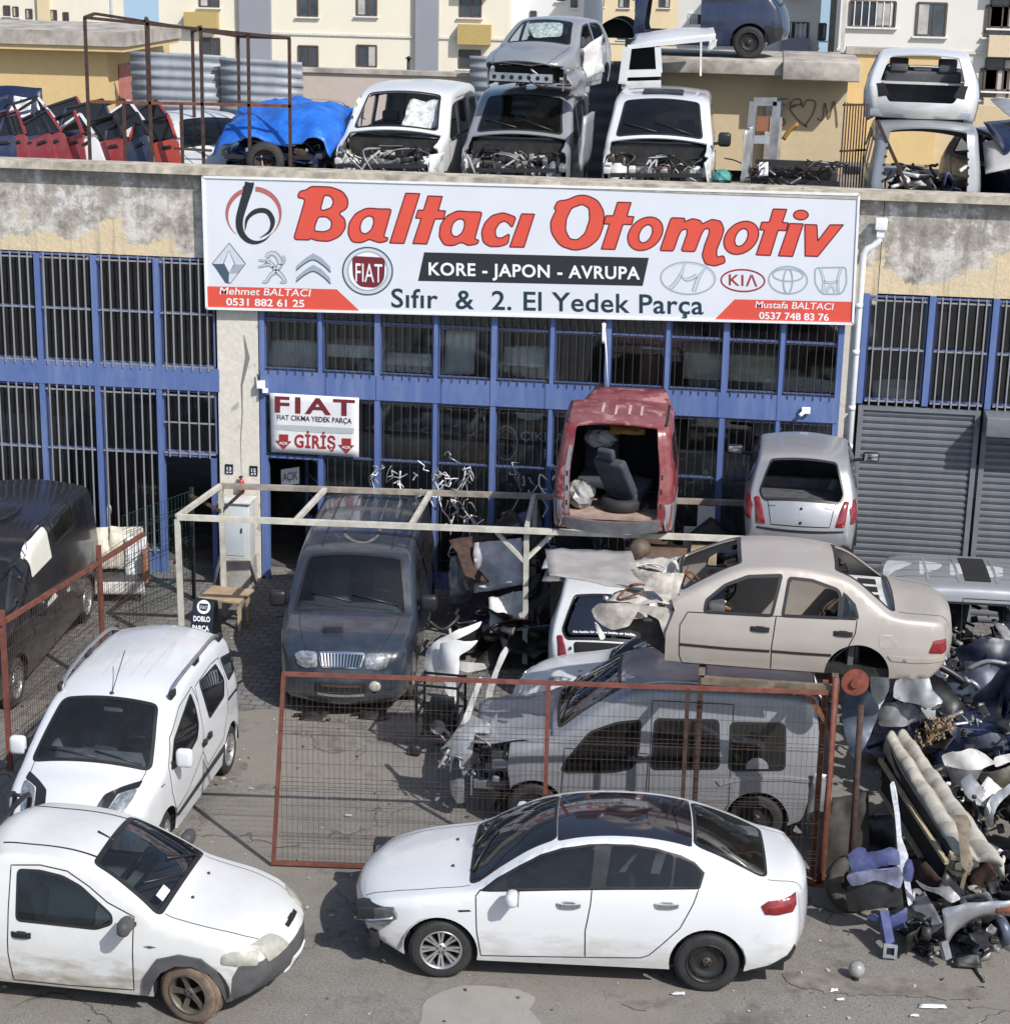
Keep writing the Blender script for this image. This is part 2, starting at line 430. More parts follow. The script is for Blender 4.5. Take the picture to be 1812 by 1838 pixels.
 # ---- photograph pixels -> surface coordinates
 def px(s, k, pts):
  f = s.surf(k)
  if k == 'T': us = np.linspace(0, s.S[-1], 120); vs_ = np.linspace(-s.hw, s.hw, 31)
  else: us = np.linspace(s.prof[:, 0].min(), s.prof[:, 0].max(), 90); vs_ = np.linspace(.15, s.prof[:, 1].max(), 40)
  gu, gv = np.meshgrid(us, vs_, indexing='ij'); g = np.stack([gu.ravel(), gv.ravel()], 1); gp = f(g); gx = project(s.wpos(gp))
  nn = s.nrml(k, g)@s.M[:3, :3].T; vis = ((CAM-s.wpos(gp))*nn).sum(1) > 0
  out = []
  for p in pts:
   p = np.array(p, float); dd = ((gx-p)**2).sum(1)+np.where(vis, 0, 1e6); u = g[int(np.argmin(dd))].copy()
   for it in range(6):
    e = .01; b = project(s.wpos(f([u, u+[e, 0], u+[0, e]]))); J = np.stack([(b[1]-b[0])/e, (b[2]-b[0])/e], 1)
    try: st = np.linalg.solve(J, p-b[0])
    except Exception: break
    n_ = np.linalg.norm(st); u = u+st*(1 if n_ < .2 else .2/n_)
   out.append(tuple(u))
  return out
 # ---- features
 def S_(s, poly, name, mat=None, sides='LR', trim=0, rd=0, seam=False, hole=False, tm=None):
  if rd: poly = rounded(poly, rd)
  s.sfeat.append(dict(poly=resample(poly, s.h), name=name, mat=mat, sides=sides, hole=hole))
  for k in sides:
   if trim: s.strip(k, poly, trim, tm or M_TRIM, True, .004)
   if seam: s.strip(k, poly, .011, M_DARK, True, .0025)
 def T_(s, poly, name, mat=None, trim=0, rd=0, seam=False, hole=False, tm=None):
  if rd: poly = rounded(poly, rd)
  s.tfeat.append(dict(poly=resample(poly, s.h), name=name, mat=mat, hole=hole))
  if trim: s.strip('T', poly, trim, tm or M_TRIM, True, .004)
  if seam: s.strip('T', poly, .011, M_DARK, True, .0025)
 def quadT(s, sa, sb, ta, tb=None, rd=.06):
  """region of the top band between two arc positions; ta, tb = half widths (fraction) at each"""
  tb = ta if tb is None else tb
  return rounded([(sa, -ta*s.hw), (sa, ta*s.hw), (sb, tb*s.hw), (sb, -tb*s.hw)], rd)
 def strip(s, k, line, w, mat, closed=False, off=.003, mb=None):
  P = resample(line, .045, closed); P = np.array(P); n = len(P)
  if closed: d = np.roll(P, -1, 0)-np.roll(P, 1, 0)
  else: d = np.gradient(P, axis=0)
  d /= np.linalg.norm(d, axis=1)[:, None]+1e-9; nn = np.stack([-d[:, 1], d[:, 0]], 1)
  A = P+nn*w/2; B = P-nn*w/2; f = s.surf(k)
  a = f(A)+s.nrml(k, A)*off; b = f(B)+s.nrml(k, B)*off
  fs = [(i, (i+1) % n, n+(i+1) % n, n+i) for i in range(n if closed else n-1)]
  (mb or s.bodies).add(np.concatenate([a, b]), fs, mat, True)
 def decal(s, k, poly, thick, mat, name=None, rd=0, parent=None, mb=None, dome=0.):
  """a piece lying on the body with real thickness: lamp, bumper, moulding, plate"""
  if rd: poly = rounded(poly, rd)
  poly = resample(poly, .05); pa = np.array(poly); lo, hi = pa.min(0), pa.max(0); hh = max(.03, min(.08, (hi-lo).max()/8))
  g = np.array([(x, y) for x in np.arange(lo[0]+hh/2, hi[0], hh) for y in np.arange(lo[1]+hh/2, hi[1], hh)]).reshape(-1, 2)
  if len(g): g = g[inpoly(g, pa)]
  V, Fc = cdt([(poly, True)], g); cen = V[Fc].mean(1); Fc = Fc[inpoly(cen, pa)]
  f = s.surf(k); nn = s.nrml(k, V); dm = thick
  if dome:
   dist = np.array([np.sqrt(((pa-v)**2).sum(1)).min() for v in V]); dm = (thick+dome*np.clip(dist/max(dist.max(), 1e-6), 0, 1)**.6)[:, None]
  T = f(V)+nn*dm; t = mb or MB(); t.add(T, s.orient(T, Fc, nn), mat, True)
  n = len(pa); e = s.nrml(k, pa); a = f(pa)+e*thick; b = f(pa)-e*.006
  t.add(np.concatenate([a, b]), [(i, (i+1) % n, n+(i+1) % n, n+i) for i in range(n)], mat, False)
  if mb is None: return t.build(name, parent or s.root)
 def orient(s, V, Fc, nn):
  a, b, c = V[Fc[:, 0]], V[Fc[:, 1]], V[Fc[:, 2]]; fl = (np.cross(b-a, c-a)*nn[Fc].mean(1)).sum(1) < 0
  Fc = Fc.copy(); Fc[fl] = Fc[fl][:, ::-1]; return [tuple(map(int, q)) for q in Fc]
 # ---- assembly
 def finish(s, solid=True):
  h = s.h; buckets = {}
  def put(key, V, Fs, mat):
   mb = buckets.setdefault(key, MB())
   used = sorted({i for f in Fs for i in f}); mp = {u: i for i, u in enumerate(used)}
   mb.add([V[u] for u in used], [tuple(mp[i] for i in f) for f in Fs], mat, True)
  lo, hi = s.prof.min(0), s.prof.max(0)
  ol = np.array(s.outline)
  gp = np.array([(x+(j % 2)*h/2, z) for x in np.arange(lo[0]+h/2, hi[0], h) for j, z in enumerate(np.arange(.15, hi[1], h*.87))])
  gp = gp[inpoly(gp, ol)]; gp = gp[s.dprof(gp) > s.r*.9]
  rings = [s.prof-s.nrm*s.r*k for k in (.06, .2, .42, .75)]
  rg = np.concatenate(rings); rg = rg[inpoly(rg, ol)]; dd = s.dprof(rg); rg = rg[dd > s.r*.05]
  pts = np.concatenate([gp, rg])
  for k in 'LR':
   feats = [f for f in s.sfeat if k in f['sides']]
   V, Fc = cdt([(s.outline, True)]+[(f['poly'], True) for f in feats], pts)
   cen = V[Fc].mean(1); alive = inpoly(cen, ol); P3 = s.side(V, 1 if k == 'L' else -1); nn = s.nrml(k, V)
   for idx, f in enumerate(feats):
    ins = alive & inpoly(cen, f['poly']); alive = alive & ~ins
    if f['hole'] or not ins.any(): continue
    key = 'body' if f['name'] == 'body' else (f['name'], idx, k)
    put(key, P3, s.orient(P3, Fc[ins], nn), f['mat'] or s.mat)
   if alive.any(): put('body', P3, s.orient(P3, Fc[alive], nn), s.mat)
  # the band over the top
  q = s.S; edge = [(a, s.hw) for a in q]; ol2 = edge+[(a, -s.hw) for a in q[::-1]]
  nq = max(2, int(s.S[-1]/h)); nt = max(6, int(s.W/.11))
  pts = [(a, b) for a in np.linspace(h/2, s.S[-1]-h/2, nq) for b in np.linspace(-s.hw*.94, s.hw*.94, nt)]
  V, Fc = cdt([(ol2, True)]+[(f['poly'], True) for f in s.tfeat], pts)
  cen = V[Fc].mean(1); alive = inpoly(cen, ol2); P3 = s.top(V); nn = s.nrml('T', V)
  for idx, f in enumerate(s.tfeat):
   ins = alive & inpoly(cen, f['poly']); alive = alive & ~ins
   if f['hole'] or not ins.any(): continue
   key = 'body' if f['name'] == 'body' else (f['name'], idx, 'T')
   put(key, P3, s.orient(P3, Fc[ins], nn), f['mat'] or s.mat)
  if alive.any(): put('body', P3, s.orient(P3, Fc[alive], nn), s.mat)
  out = {}
  for key, mb in buckets.items():
   nm = key if isinstance(key, str) else key[0]
   o = mb.build(nm, s.root, merge=.0006)
   glassy = any(mm.name.endswith('glass') for mm in mb.mats)
   if nm in ('body', 'door', 'bonnet', 'tailgate', 'side_door', 'boot_lid') and solid:
    md = o.modifiers.new('thickness', 'SOLIDIFY'); md.thickness = .022; md.offset = -1
    es = o.modifiers.new('edges', 'EDGE_SPLIT'); es.split_angle = R(50); es.use_edge_sharp = False
   out[key] = o
  if s.bodies.v:
   s.bodies.build('trim', s.root)
  s.out = out
  return s
 # ---- fittings
 def loc(s, x, y, z): return Vector((s.L/2-x, y, z))
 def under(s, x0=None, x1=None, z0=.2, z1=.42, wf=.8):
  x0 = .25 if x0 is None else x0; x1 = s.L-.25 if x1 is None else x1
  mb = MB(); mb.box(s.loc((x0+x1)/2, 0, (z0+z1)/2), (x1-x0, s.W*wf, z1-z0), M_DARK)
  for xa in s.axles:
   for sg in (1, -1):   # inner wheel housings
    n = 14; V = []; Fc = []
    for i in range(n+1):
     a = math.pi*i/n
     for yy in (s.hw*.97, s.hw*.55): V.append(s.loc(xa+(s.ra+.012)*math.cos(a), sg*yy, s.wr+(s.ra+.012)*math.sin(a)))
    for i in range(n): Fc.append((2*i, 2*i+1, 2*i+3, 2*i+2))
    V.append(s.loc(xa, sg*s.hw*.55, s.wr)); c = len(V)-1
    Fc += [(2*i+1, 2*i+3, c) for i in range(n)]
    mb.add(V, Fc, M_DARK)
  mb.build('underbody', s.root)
 def wheel(s, xa, sg, rim='alloy', steer=0, r=None, wd=.19, inset=.02, tyre=None, spokes=5, z=None, rimmat=None):
  r = r or s.wr; tyre = tyre or M_RUBBER
  w = bpy.data.objects.new('wheel', None); COL.objects.link(w); w.parent = s.root; w.empty_display_size = .1
  yo = float(np.interp(xa, s.plan[:, 0], s.plan[:, 1]))-inset-wd/2
  w.location = s.loc(xa, sg*yo, s.wr if z is None else z); w.rotation_euler = (0, 0, (0 if sg > 0 else math.pi)+R(steer))
  rr = r*.66; h = wd/2; t = MB()
  t.lathe([(rr, -h*.9), (r*.86, -h), (r*.96, -h*.86), (r, -h*.6), (r*.985, -h*.25), (r, -h*.2), (r, h*.2), (r*.985, h*.25), (r, h*.6), (r*.96, h*.86), (r*.86, h), (rr, h*.9)], (0, 0, 0), (0, 1, 0), tyre, 40)
  for i in range(56):  # tread blocks
   a = 2*math.pi*i/56; c, sn = math.cos(a), math.sin(a)
   for yy in (-.5, .5): t.box((c*r*.998, yy*h, sn*r*.998), (.010, h*.5, .022), tyre, rot=Matrix.Rotation(-a, 3, 'Y'))
  t.build('tyre', w)
  q = MB(); mt = rimmat or (M_STEELBLK if rim == 'steel' else M_ALLOY)
  q.lathe([(rr*1.02, h*.92), (rr*1.01, h*.99), (rr*.94, h*.95), (rr*.90, h*.6), (rr*.88, -h*.8)], (0, 0, 0), (0, 1, 0), mt, 40)
  q.lathe([(rr*.9, -h*.35), (.001, -h*.35)], (0, 0, 0), (0, 1, 0), M_DARK, 30)
  if rim == 'steel':
   q.lathe([(rr*.93, h*.35), (rr*.86, h*.55), (rr*.72, h*.62), (rr*.60, h*.40), (rr*.45, h*.36), (rr*.3, h*.46), (.001, h*.46)], (0, 0, 0), (0, 1, 0), mt, 40)
   for i in range(12):
    a = 2*math.pi*i/12; q.lathe([(.019, 0), (.0005, 0)], (rr*.79*math.cos(a), h*.615, rr*.79*math.sin(a)), (0, 1, 0), M_DARK, 8)
   hubm = M_RUST
   q.lathe([(rr*.24, h*.46), (rr*.22, h*.62), (.001, h*.64)], (0, 0, 0), (0, 1, 0), simple('old_hub', (.09, .07, .055), .6, .4, var=.4), 16)
  else:
   q.lathe([(rr*.30, h*.45), (rr*.28, h*.62), (rr*.12, h*.68), (.001, h*.68)], (0, 0, 0), (0, 1, 0), mt, 20)
   n = spokes
   for i in range(n):
    a = 2*math.pi*i/n
    for da in ((-.12, .12) if rim == 'split' else (0,)):
     b = a+da; wi = {'split': .13, 'alloy': .30, 'many': .11}.get(rim, .2)*rr
     c = Vector((math.cos(b), 0, math.sin(b))); tn = Vector((-math.sin(b), 0, math.cos(b)))
     V = []
     for k_, yy, ww in ((.22, .60, .8), (.6, .66, .75), (.95, .80, 1.1)):
      V += [c*rr*k_-tn*wi*ww/2+Vector((0, h*yy, 0)), c*rr*k_+tn*wi*ww/2+Vector((0, h*yy, 0)), c*rr*k_+tn*wi*ww/2+Vector((0, h*yy-.03, 0)), c*rr*k_-tn*wi*ww/2+Vector((0, h*yy-.03, 0))]
     fc = []
     for k_ in range(2):
      o = k_*4; fc += [(o+j, o+(j+1) % 4, o+4+(j+1) % 4, o+4+j) for j in range(4)]
     q.add(V, fc, mt)
  for i in range(5):
   a = 2*math.pi*i/5+.3; q.lathe([(.011, 0), (.011, .012), (.001, .012)], (rr*.17*math.cos(a), h*.62, rr*.17*math.sin(a)), (0, 1, 0), M_GREASE, 6)
  q.build('rim', w)
  return w
 def handle(s, k, at, mat, ln=.2, hz=.038, out=.03, cup=True):
  x, z = at; mb = MB(); f = s.surf(k)
  if cup: s.decal(k, rounded([(x-ln*.3, z-.035), (x+ln*.3, z-.035), (x+ln*.3, z+.035), (x-ln*.3, z+.035)], .03), .003, M_TRIM if mat is M_TRIM else mat, mb=mb)
  P = [(x+ln*t, z) for t in np.linspace(-.5, .5, 7)]; a = f(P); n = s.nrml(k, P)
  o = np.array([.004, .8, 1, 1, 1, .8, .004])[:, None]*out; q = a+n*o
  for i in range(6):
   mb.bar(q[i], q[i+1], .018, mat, hz)
  mb.build('door_handle', s.root)
 def mirror(s, x, z, sg, mat, sz=(.11, .2, .15), arm=M_TRIM, glass=True, out=.07):
  w = float(s.wv([(x, z)])[0]); mb = MB()
  c = s.loc(x, sg*(w+out+sz[1]/2), z+.05)
  mb.box(c, sz, mat, bev=min(sz)*.42)
  mb.bar(s.loc(x-.02, sg*(w-.03), z-.02), c-Vector((0, sg*sz[1]*.3, sz[2]*.25)), .06, arm, .04)
  if glass: mb.box(c-Vector((sz[0]*.47, 0, 0)), (.012, sz[1]*.8, sz[2]*.74), M_CHROME, bev=.005)
  mb.build('mirror', s.root)
 def seats(s, rows, mat=None, z=.34, hh=.62):
  mat = mat or M_CABIN
  for x, ys in rows:
   for y, wd in ys:
    mb = MB(); mb.box(s.loc(x, y, z+.12), (.50, wd, .16), mat, bev=.05)
    mb.box(s.loc(x+.34, y, z+.16+hh*.5), (.13, wd*.95, hh), mat, rot=Matrix.Rotation(R(-14), 3, 'Y'), bev=.05)
    if wd < .8: mb.box(s.loc(x+.46, y, z+.20+hh*1.08), (.09, wd*.55, .17), mat, bev=.035)
    else:
     for q in (-.3, .3): mb.box(s.loc(x+.46, y+q*wd, z+.18+hh*1.05), (.08, .24, .15), mat, bev=.03)
    mb.build('seat', s.root)
 def dash(s, x, z, steer=1, mat=None, w=.86, wheel=True):
  mat = mat or M_CABIN; mb = MB()
  mb.box(s.loc(x+.16, 0, z-.1), (.42, s.W*w, .26), mat, bev=.08)
  mb.build('dashboard', s.root)
  if wheel:
   t = MB(); c = s.loc(x+.52, steer*.36, z+.02); ax = Vector((-.85, 0, .55)).normalized(); X = Vector((0, 1, 0)); Y = ax.cross(X)
   t.tube([c+(X*math.cos(a)+Y*math.sin(a))*.185 for a in np.linspace(0, 2*math.pi, 25)[:-1]], .015, M_TRIM, 8, closed=True)
   for a in (0, math.pi, 1.5*math.pi): t.bar(c, c+(X*math.cos(a)+Y*math.sin(a))*.18, .035, M_TRIM, .02)
   t.ball(c, .06, M_TRIM, 10, sq=(.6, 1, 1)); t.build('steering_wheel', s.root)
 def wiper(s, pts, mat=None):
  P = s.px('T', pts); a = s.top(P)+s.nrml('T', P)*.02; mb = MB(); mb.tube(a, .009, M_TRIM, 6); mb.build('wiper', s.root)
 def plate(s, k, poly, text=None): return s.decal(k, poly, .012, M_WHITEPL, 'number_plate')
 def patch(s, k, poly, mat, thick=.004, name='panel_patch', rd=0): return s.decal(k, poly, thick, mat, name, rd)
 def line(s, k, pts, w=.011, mat=None, off=.0025):
  if not hasattr(s, 'out'): return s.strip(k, pts, w, mat or M_DARK, False, off)
  mb = MB(); s.strip(k, pts, w, mat or M_DARK, False, off, mb); return mb.build('moulding', s.root)
def shell(pts, Y, mat, bulge=.06, lean=.12, parent=None, name='panel', th=.012, seed=0, amp=.012):
 """a bent piece of sheet metal or plastic with its own outline, curvature and thickness"""
 r = random.Random(seed+len(pts)*7+int(pts[0][0])); q = [PY(x, y, Y) for x, y in pts]; P2 = np.array([(v[0], v[2]) for v in q]); P2 = np.array(rounded(P2, .025, 2))
 lo, hi = P2.min(0), P2.max(0); hh = max(.03, (hi-lo).max()/16); pr = np.array(resample(P2, hh))
 g = np.array([(x+(j % 2)*hh/2, z) for x in np.arange(lo[0], hi[0], hh) for j, z in enumerate(np.arange(lo[1], hi[1], hh))]); g = g[inpoly(g, pr)]
 V, Fc = cdt([(pr, True)], g); Fc = Fc[inpoly(V[Fc].mean(1), pr)]; xm = (lo[0]+hi[0])/2; hw = (hi[0]-lo[0])/2+.01; f = [r.uniform(4, 16) for _ in range(4)]; ph = [r.uniform(0, 6) for _ in range(4)]
 W_ = [(x-xm, lean*(z-lo[1])+bulge*((x-xm)/hw)**2+amp*(math.sin(f[0]*x+f[1]*z+ph[0])+math.sin(f[2]*x-f[3]*z+ph[1]))+r.uniform(-.004, .004), z-lo[1]) for x, z in V]
 mb = MB(); mb.add(W_, [tuple(map(int, k)) if (V[k[1]]-V[k[0]])[0]*(V[k[2]]-V[k[0]])[1]-(V[k[1]]-V[k[0]])[1]*(V[k[2]]-V[k[0]])[0] > 0 else tuple(map(int, k[::-1])) for k in Fc], mat, True)
 o = mb.build(name); md = o.modifiers.new('thickness', 'SOLIDIFY'); md.thickness = th; md.offset = 0; es = o.modifiers.new('edges', 'EDGE_SPLIT'); es.split_angle = R(50)
 o.location = (xm, Y, lo[1])
 if parent is not None: o.parent = parent; o.matrix_parent_inverse = world_mat(parent).inverted()
 return o
# ================================================================== ground, road, yard
def ground_mat():
 mt, nt, b = newmat('asphalt'); ob = N(nt, 'ShaderNodeTexCoord').outputs['Object']
 fine = noise(nt, 70, 8, .85, vec=ob); mid = noise(nt, 2.2, 8, .62, vec=ob); big = noise(nt, .45, 8, .66, vec=ob, dist=.1)
 c = ramp(nt, mid, [(.30, (.155, .143, .126)), (.5, (.215, .20, .18)), (.72, (.265, .25, .226))])
 c = mixc(nt, ramp(nt, fine, [(.44, .0), (.60, .75)]), c, (.40, .385, .36)); c = mixc(nt, ramp(nt, noise(nt, 38, 7, .85, vec=ob), [(.40, .75), (.52, 0.)]), c, (.10, .092, .082))
 c = mixc(nt, ramp(nt, big, [(.45, 0.), (.62, .55)]), c, (.27, .238, .198))
 oil = noise(nt, 1.1, 9, .72, vec=ob, dist=.15)
 c = mixc(nt, ramp(nt, oil, [(.54, 0.), (.66, .75)]), c, (.115, .104, .09))
 # long damp streak and fine cracks
 vor = N(nt, 'ShaderNodeTexVoronoi', feature='DISTANCE_TO_EDGE'); vor.inputs['Scale'].default_value = .55
 wob = N(nt, 'ShaderNodeVectorMath', operation='ADD'); nz = N(nt, 'ShaderNodeTexNoise'); nz.inputs['Scale'].default_value = 1.6; nz.inputs['Detail'].default_value = 6
 sc_ = N(nt, 'ShaderNodeVectorMath', operation='SCALE'); sc_.inputs[3].default_value = .9
 nt.links.new(ob, nz.inputs['Vector']); nt.links.new(nz.outputs['Color'], sc_.inputs[0]); nt.links.new(ob, wob.inputs[0]); nt.links.new(sc_.outputs[0], wob.inputs[1]); nt.links.new(wob.outputs[0], vor.inputs['Vector'])
 crack = ramp(nt, vor.outputs['Distance'], [(.003, 1.), (.010, 0.)])
 crack = mth(nt, 'MULTIPLY', crack, ramp(nt, noise(nt, .6, 3, vec=ob), [(.50, 0.), (.60, .7)]))
 c = mixc(nt, crack, c, (.075, .07, .064))
 nt.links.new(c, b.inputs['Base Color']); b.inputs['Roughness'].default_value = .92; b.inputs['Specular IOR Level'].default_value = .25
 hgt = mth(nt, 'SUBTRACT', mth(nt, 'ADD', fine, mth(nt, 'MULTIPLY', mid, .6)), mth(nt, 'MULTIPLY', crack, 1.5))
 bump(nt, b, hgt, .7, .025); return mt
def paver_mat():
 mt, nt, b = newmat('block_paving'); ob = N(nt, 'ShaderNodeTexCoord').outputs['Object']
 br = N(nt, 'ShaderNodeTexBrick'); br.inputs['Scale'].default_value = 1.; br.inputs['Brick Width'].default_value = .20; br.inputs['Row Height'].default_value = .16
 br.inputs['Mortar Size'].default_value = .011; br.inputs['Mortar Smooth'].default_value = .3; br.inputs['Bias'].default_value = -.2
 br.inputs['Color1'].default_value = (.155, .150, .142, 1); br.inputs['Color2'].default_value = (.215, .205, .192, 1); br.inputs['Mortar'].default_value = (.045, .043, .04, 1)
 ad = N(nt, 'ShaderNodeVectorMath', operation='ADD'); nz = N(nt, 'ShaderNodeTexNoise'); nz.inputs['Scale'].default_value = 5; sc_ = N(nt, 'ShaderNodeVectorMath', operation='SCALE'); sc_.inputs[3].default_value = .035
 nt.links.new(ob, nz.inputs['Vector']); nt.links.new(nz.outputs['Color'], sc_.inputs[0]); nt.links.new(ob, ad.inputs[0]); nt.links.new(sc_.outputs[0], ad.inputs[1]); nt.links.new(ad.outputs[0], br.inputs['Vector'])
 c = mixc(nt, ramp(nt, noise(nt, 1.1, 7, .66, vec=ob, dist=.4), [(.40, 0.), (.68, .8)]), br.outputs['Color'], (.10, .092, .083))
 c = mixc(nt, ramp(nt, noise(nt, 9, 6, .7, vec=ob), [(.5, 0.), (.85, .6)]), c, (.25, .235, .21))
 nt.links.new(c, b.inputs['Base Color']); b.inputs['Roughness'].default_value = .9; bump(nt, b, br.outputs['Fac'], -.5, .02); return mt
M_ASPH = ground_mat(); M_PAVE = paver_mat()
def sheet_ground():
 mb = MB(); V = []; xs = [-500, -160, -60, -25, 25, 60, 160, 500]; ys = [-60, -25, 12, 60, 110, 200, 500, 1200]
 zf = lambda y: 0 if y <= 60 else -(y-60)*.085
 for y in ys:
  for x in xs: V.append((x, y, zf(y)))
 n = len(xs); mb.add(V, [(j*n+i, j*n+i+1, (j+1)*n+i+1, (j+1)*n+i) for j in range(len(ys)-1) for i in range(n-1)], M_ASPH)
 mb.build('ground')['kind'] = 'structure'
 mb = MB(); mb.add([(-14, -5.6, .006), (-6.6, -5.62, .006), (-6.2, -5.4, .006), (-4.3, -5.3, .006), (-2.5, -5.1, .006), (5, -4.6, .006), (5, .3, .006), (-14, .3, .006)], [tuple(range(8))], M_PAVE)
 mb.build('yard_paving')['kind'] = 'structure'
 # lighter concrete patch let into the asphalt at the front
 mt, nt, b = newmat('concrete_patch'); c = ramp(nt, noise(nt, 3, 8, .65), [(.3, (.24, .226, .205)), (.7, (.30, .284, .26))]); nt.links.new(c, b.inputs['Base Color']); b.inputs['Roughness'].default_value = .9
 bump(nt, b, noise(nt, 40, 5), .3, .01)
 pts = [PZ(x, y, .006) for x, y in ((752, 1838), (768, 1795), (830, 1770), (905, 1772), (960, 1790), (952, 1812), (975, 1850), (740, 1850))]
 poly = catmull([p[:2] for p in pts], .12, True)
 mb = MB(); mb.add([(p[0]+rnd.uniform(-.015, .015), p[1]+rnd.uniform(-.015, .015), .005) for p in poly], [tuple(range(len(poly)))], mt); mb.build('concrete_road_patch')['kind'] = 'structure'
 damp = simple('damp_stain', (.175, .158, .135), .75, var=.4, vscale=5)
 for ol in (((1405, 1752), (1480, 1745), (1560, 1752), (1700, 1768), (1770, 1775), (1760, 1795), (1640, 1790), (1500, 1785), (1420, 1768)), ((350, 1385), (385, 1365), (440, 1372), (430, 1392), (380, 1412), (345, 1405)), ((565, 1325), (600, 1312), (640, 1330), (610, 1352), (572, 1345)),
               ((1120, 1802), (1160, 1795), (1172, 1806), (1140, 1816))):
  poly = catmull([PZ(x, y)[:2] for x, y in ol], .05, True)
  mb = MB(); mb.add([(p[0]+rnd.uniform(-.03, .03), p[1]+rnd.uniform(-.03, .03), .009) for p in poly], [tuple(range(len(poly)))], damp); mb.build('damp_ground')['kind'] = 'structure'
 # loose grit, chips and flakes scattered about the yard
 mb = MB(); ms = [simple('grit_pale', (.42, .40, .37), .9), simple('grit_dark', (.06, .055, .05), .9), M_DIRTYWH, simple('grit_brown', (.16, .12, .085), .9)]
 for i in range(900):
  x = rnd.uniform(-9.5, 4.5); y = rnd.uniform(-15.6, -.6); s_ = rnd.choice((.008, .010, .012, .016, .022)); a = rnd.uniform(0, 3)
  mb.box((x, y, s_*.35+.008), (s_*rnd.uniform(1, 2.6), s_*rnd.uniform(.7, 1.4), s_*.6), ms[int(rnd.random()**1.6*4)], rz=a)
 mb.build('loose_grit')['kind'] = 'stuff'
sheet_ground()
# ================================================================== the workshop
def plaster_mat():
 mt, nt, b = newmat('peeling_plaster'); ob = N(nt, 'ShaderNodeTexCoord').outputs['Object']
 n1 = noise(nt, .9, 9, .62, vec=ob, dist=.2); n2 = noise(nt, 2.6, 12, .72, vec=ob, dist=.12); n3 = noise(nt, 17, 7, .7, vec=ob)
 sp = N(nt, 'ShaderNodeSeparateXYZ'); nt.links.new(ob, sp.inputs[0])
 cement = ramp(nt, n2, [(.30, (.16, .145, .13)), (.43, (.31, .28, .245)), (.52, (.40, .37, .335)), (.57, (.62, .61, .60)), (.70, (.66, .655, .65))])
 cement = mixc(nt, ramp(nt, n3, [(.45, 0.), (.7, .5)]), cement, (.20, .18, .155))
 yel = ramp(nt, n3, [(.3, (.58, .47, .30)), (.7, (.68, .57, .40))])
 # the paint survives low on the wall, below the run-off from the roof edge
 hz = mth(nt, 'ADD', sp.outputs[2], mth(nt, 'MULTIPLY', mth(nt, 'SUBTRACT', n1, .5), 2.6))
 mr = N(nt, 'ShaderNodeMapRange'); mr.inputs[1].default_value = 5.48; mr.inputs[2].default_value = 5.40; nt.links.new(hz, mr.inputs[0])
 c = mixc(nt, mr.outputs[0], cement, yel)
 mr2 = N(nt, 'ShaderNodeMapRange'); mr2.inputs[1].default_value = 5.95; mr2.inputs[2].default_value = 5.72; nt.links.new(hz, mr2.inputs[0])
 edge = mth(nt, 'MULTIPLY', mr2.outputs[0], mth(nt, 'SUBTRACT', 1., mr.outputs[0]))
 c = mixc(nt, mth(nt, 'MULTIPLY', edge, ramp(nt, n2, [(.40, 0.), (.6, .9)])), c, (.62, .58, .53))
 c = mixc(nt, ramp(nt, noise(nt, 1., 8, .65, vec=ob, scl=(7, 7, .55)), [(.52, 0.), (.70, .6)]), c, (.17, .155, .135))
 nt.links.new(c, b.inputs['Base Color']); b.inputs['Roughness'].default_value = .93; b.inputs['Specular IOR Level'].default_value = .2
 bump(nt, b, mth(nt, 'ADD', mth(nt, 'MULTIPLY', n2, 1.2), mth(nt, 'MULTIPLY', n3, .25)), .6, .04); return mt
def column_mat():
 mt, nt, b = newmat('cracked_render'); ob = N(nt, 'ShaderNodeTexCoord').outputs['Object']
 n2 = noise(nt, 2.2, 8, .66, vec=ob, dist=.5); n3 = noise(nt, 12, 6, .7, vec=ob)
 c = ramp(nt, n3, [(.3, (.58, .54, .47)), (.7, (.70, .67, .60))])
 c = mixc(nt, ramp(nt, n2, [(.60, 0.), (.63, .9)]), c, (.36, .34, .315))
 nt.links.new(c, b.inputs['Base Color']); b.inputs['Roughness'].default_value = .9; bump(nt, b, mth(nt, 'ADD', n2, mth(nt, 'MULTIPLY', n3, .3)), .5, .03); return mt
def streaky(name, col, streak, rough=.5, sx=6., amt=.5):
 mt, nt, b = newmat(name); ob = N(nt, 'ShaderNodeTexCoord').outputs['Object']
 f = noise(nt, 1., 7, .65, vec=ob, scl=(sx, sx, .7)); g = noise(nt, 5, 6, .6, vec=ob)
 c = mixc(nt, ramp(nt, f, [(.45, 0.), (.72, amt)]), col, streak); c = mixc(nt, ramp(nt, g, [(.55, 0.), (.8, .35)]), c, tuple(q*.5 for q in col))
 nt.links.new(c, b.inputs['Base Color']); b.inputs['Roughness'].default_value = rough; return mt
M_PLAS = plaster_mat(); M_COLM = column_mat()
M_BLUE = streaky('blue_steel', (.095, .15, .345), (.22, .27, .42), .5)
M_BLUEFR = streaky('blue_frame', (.085, .125, .29), (.20, .22, .32), .5, 9)
M_BAR = streaky('bar_paint', (.27, .28, .31), (.20, .15, .12), .55, 14, .6)
M_BARBL = streaky('blue_bar', (.030, .032, .042), (.10, .09, .085), .5, 14, .6)
M_SHUT = streaky('shutter_grey', (.135, .145, .165), (.22, .22, .22), .42, 3, .35)
M_COPE = simple('coping_stone', (.43, .385, .315), .9, var=.45, vscale=5, bmp=.2)
M_CONC = simple('old_concrete', (.36, .34, .31), .92, var=.35, vscale=3, bmp=.4)
G_WIN = glassmat('workshop_glass', (.55, .57, .58), .05, .012)
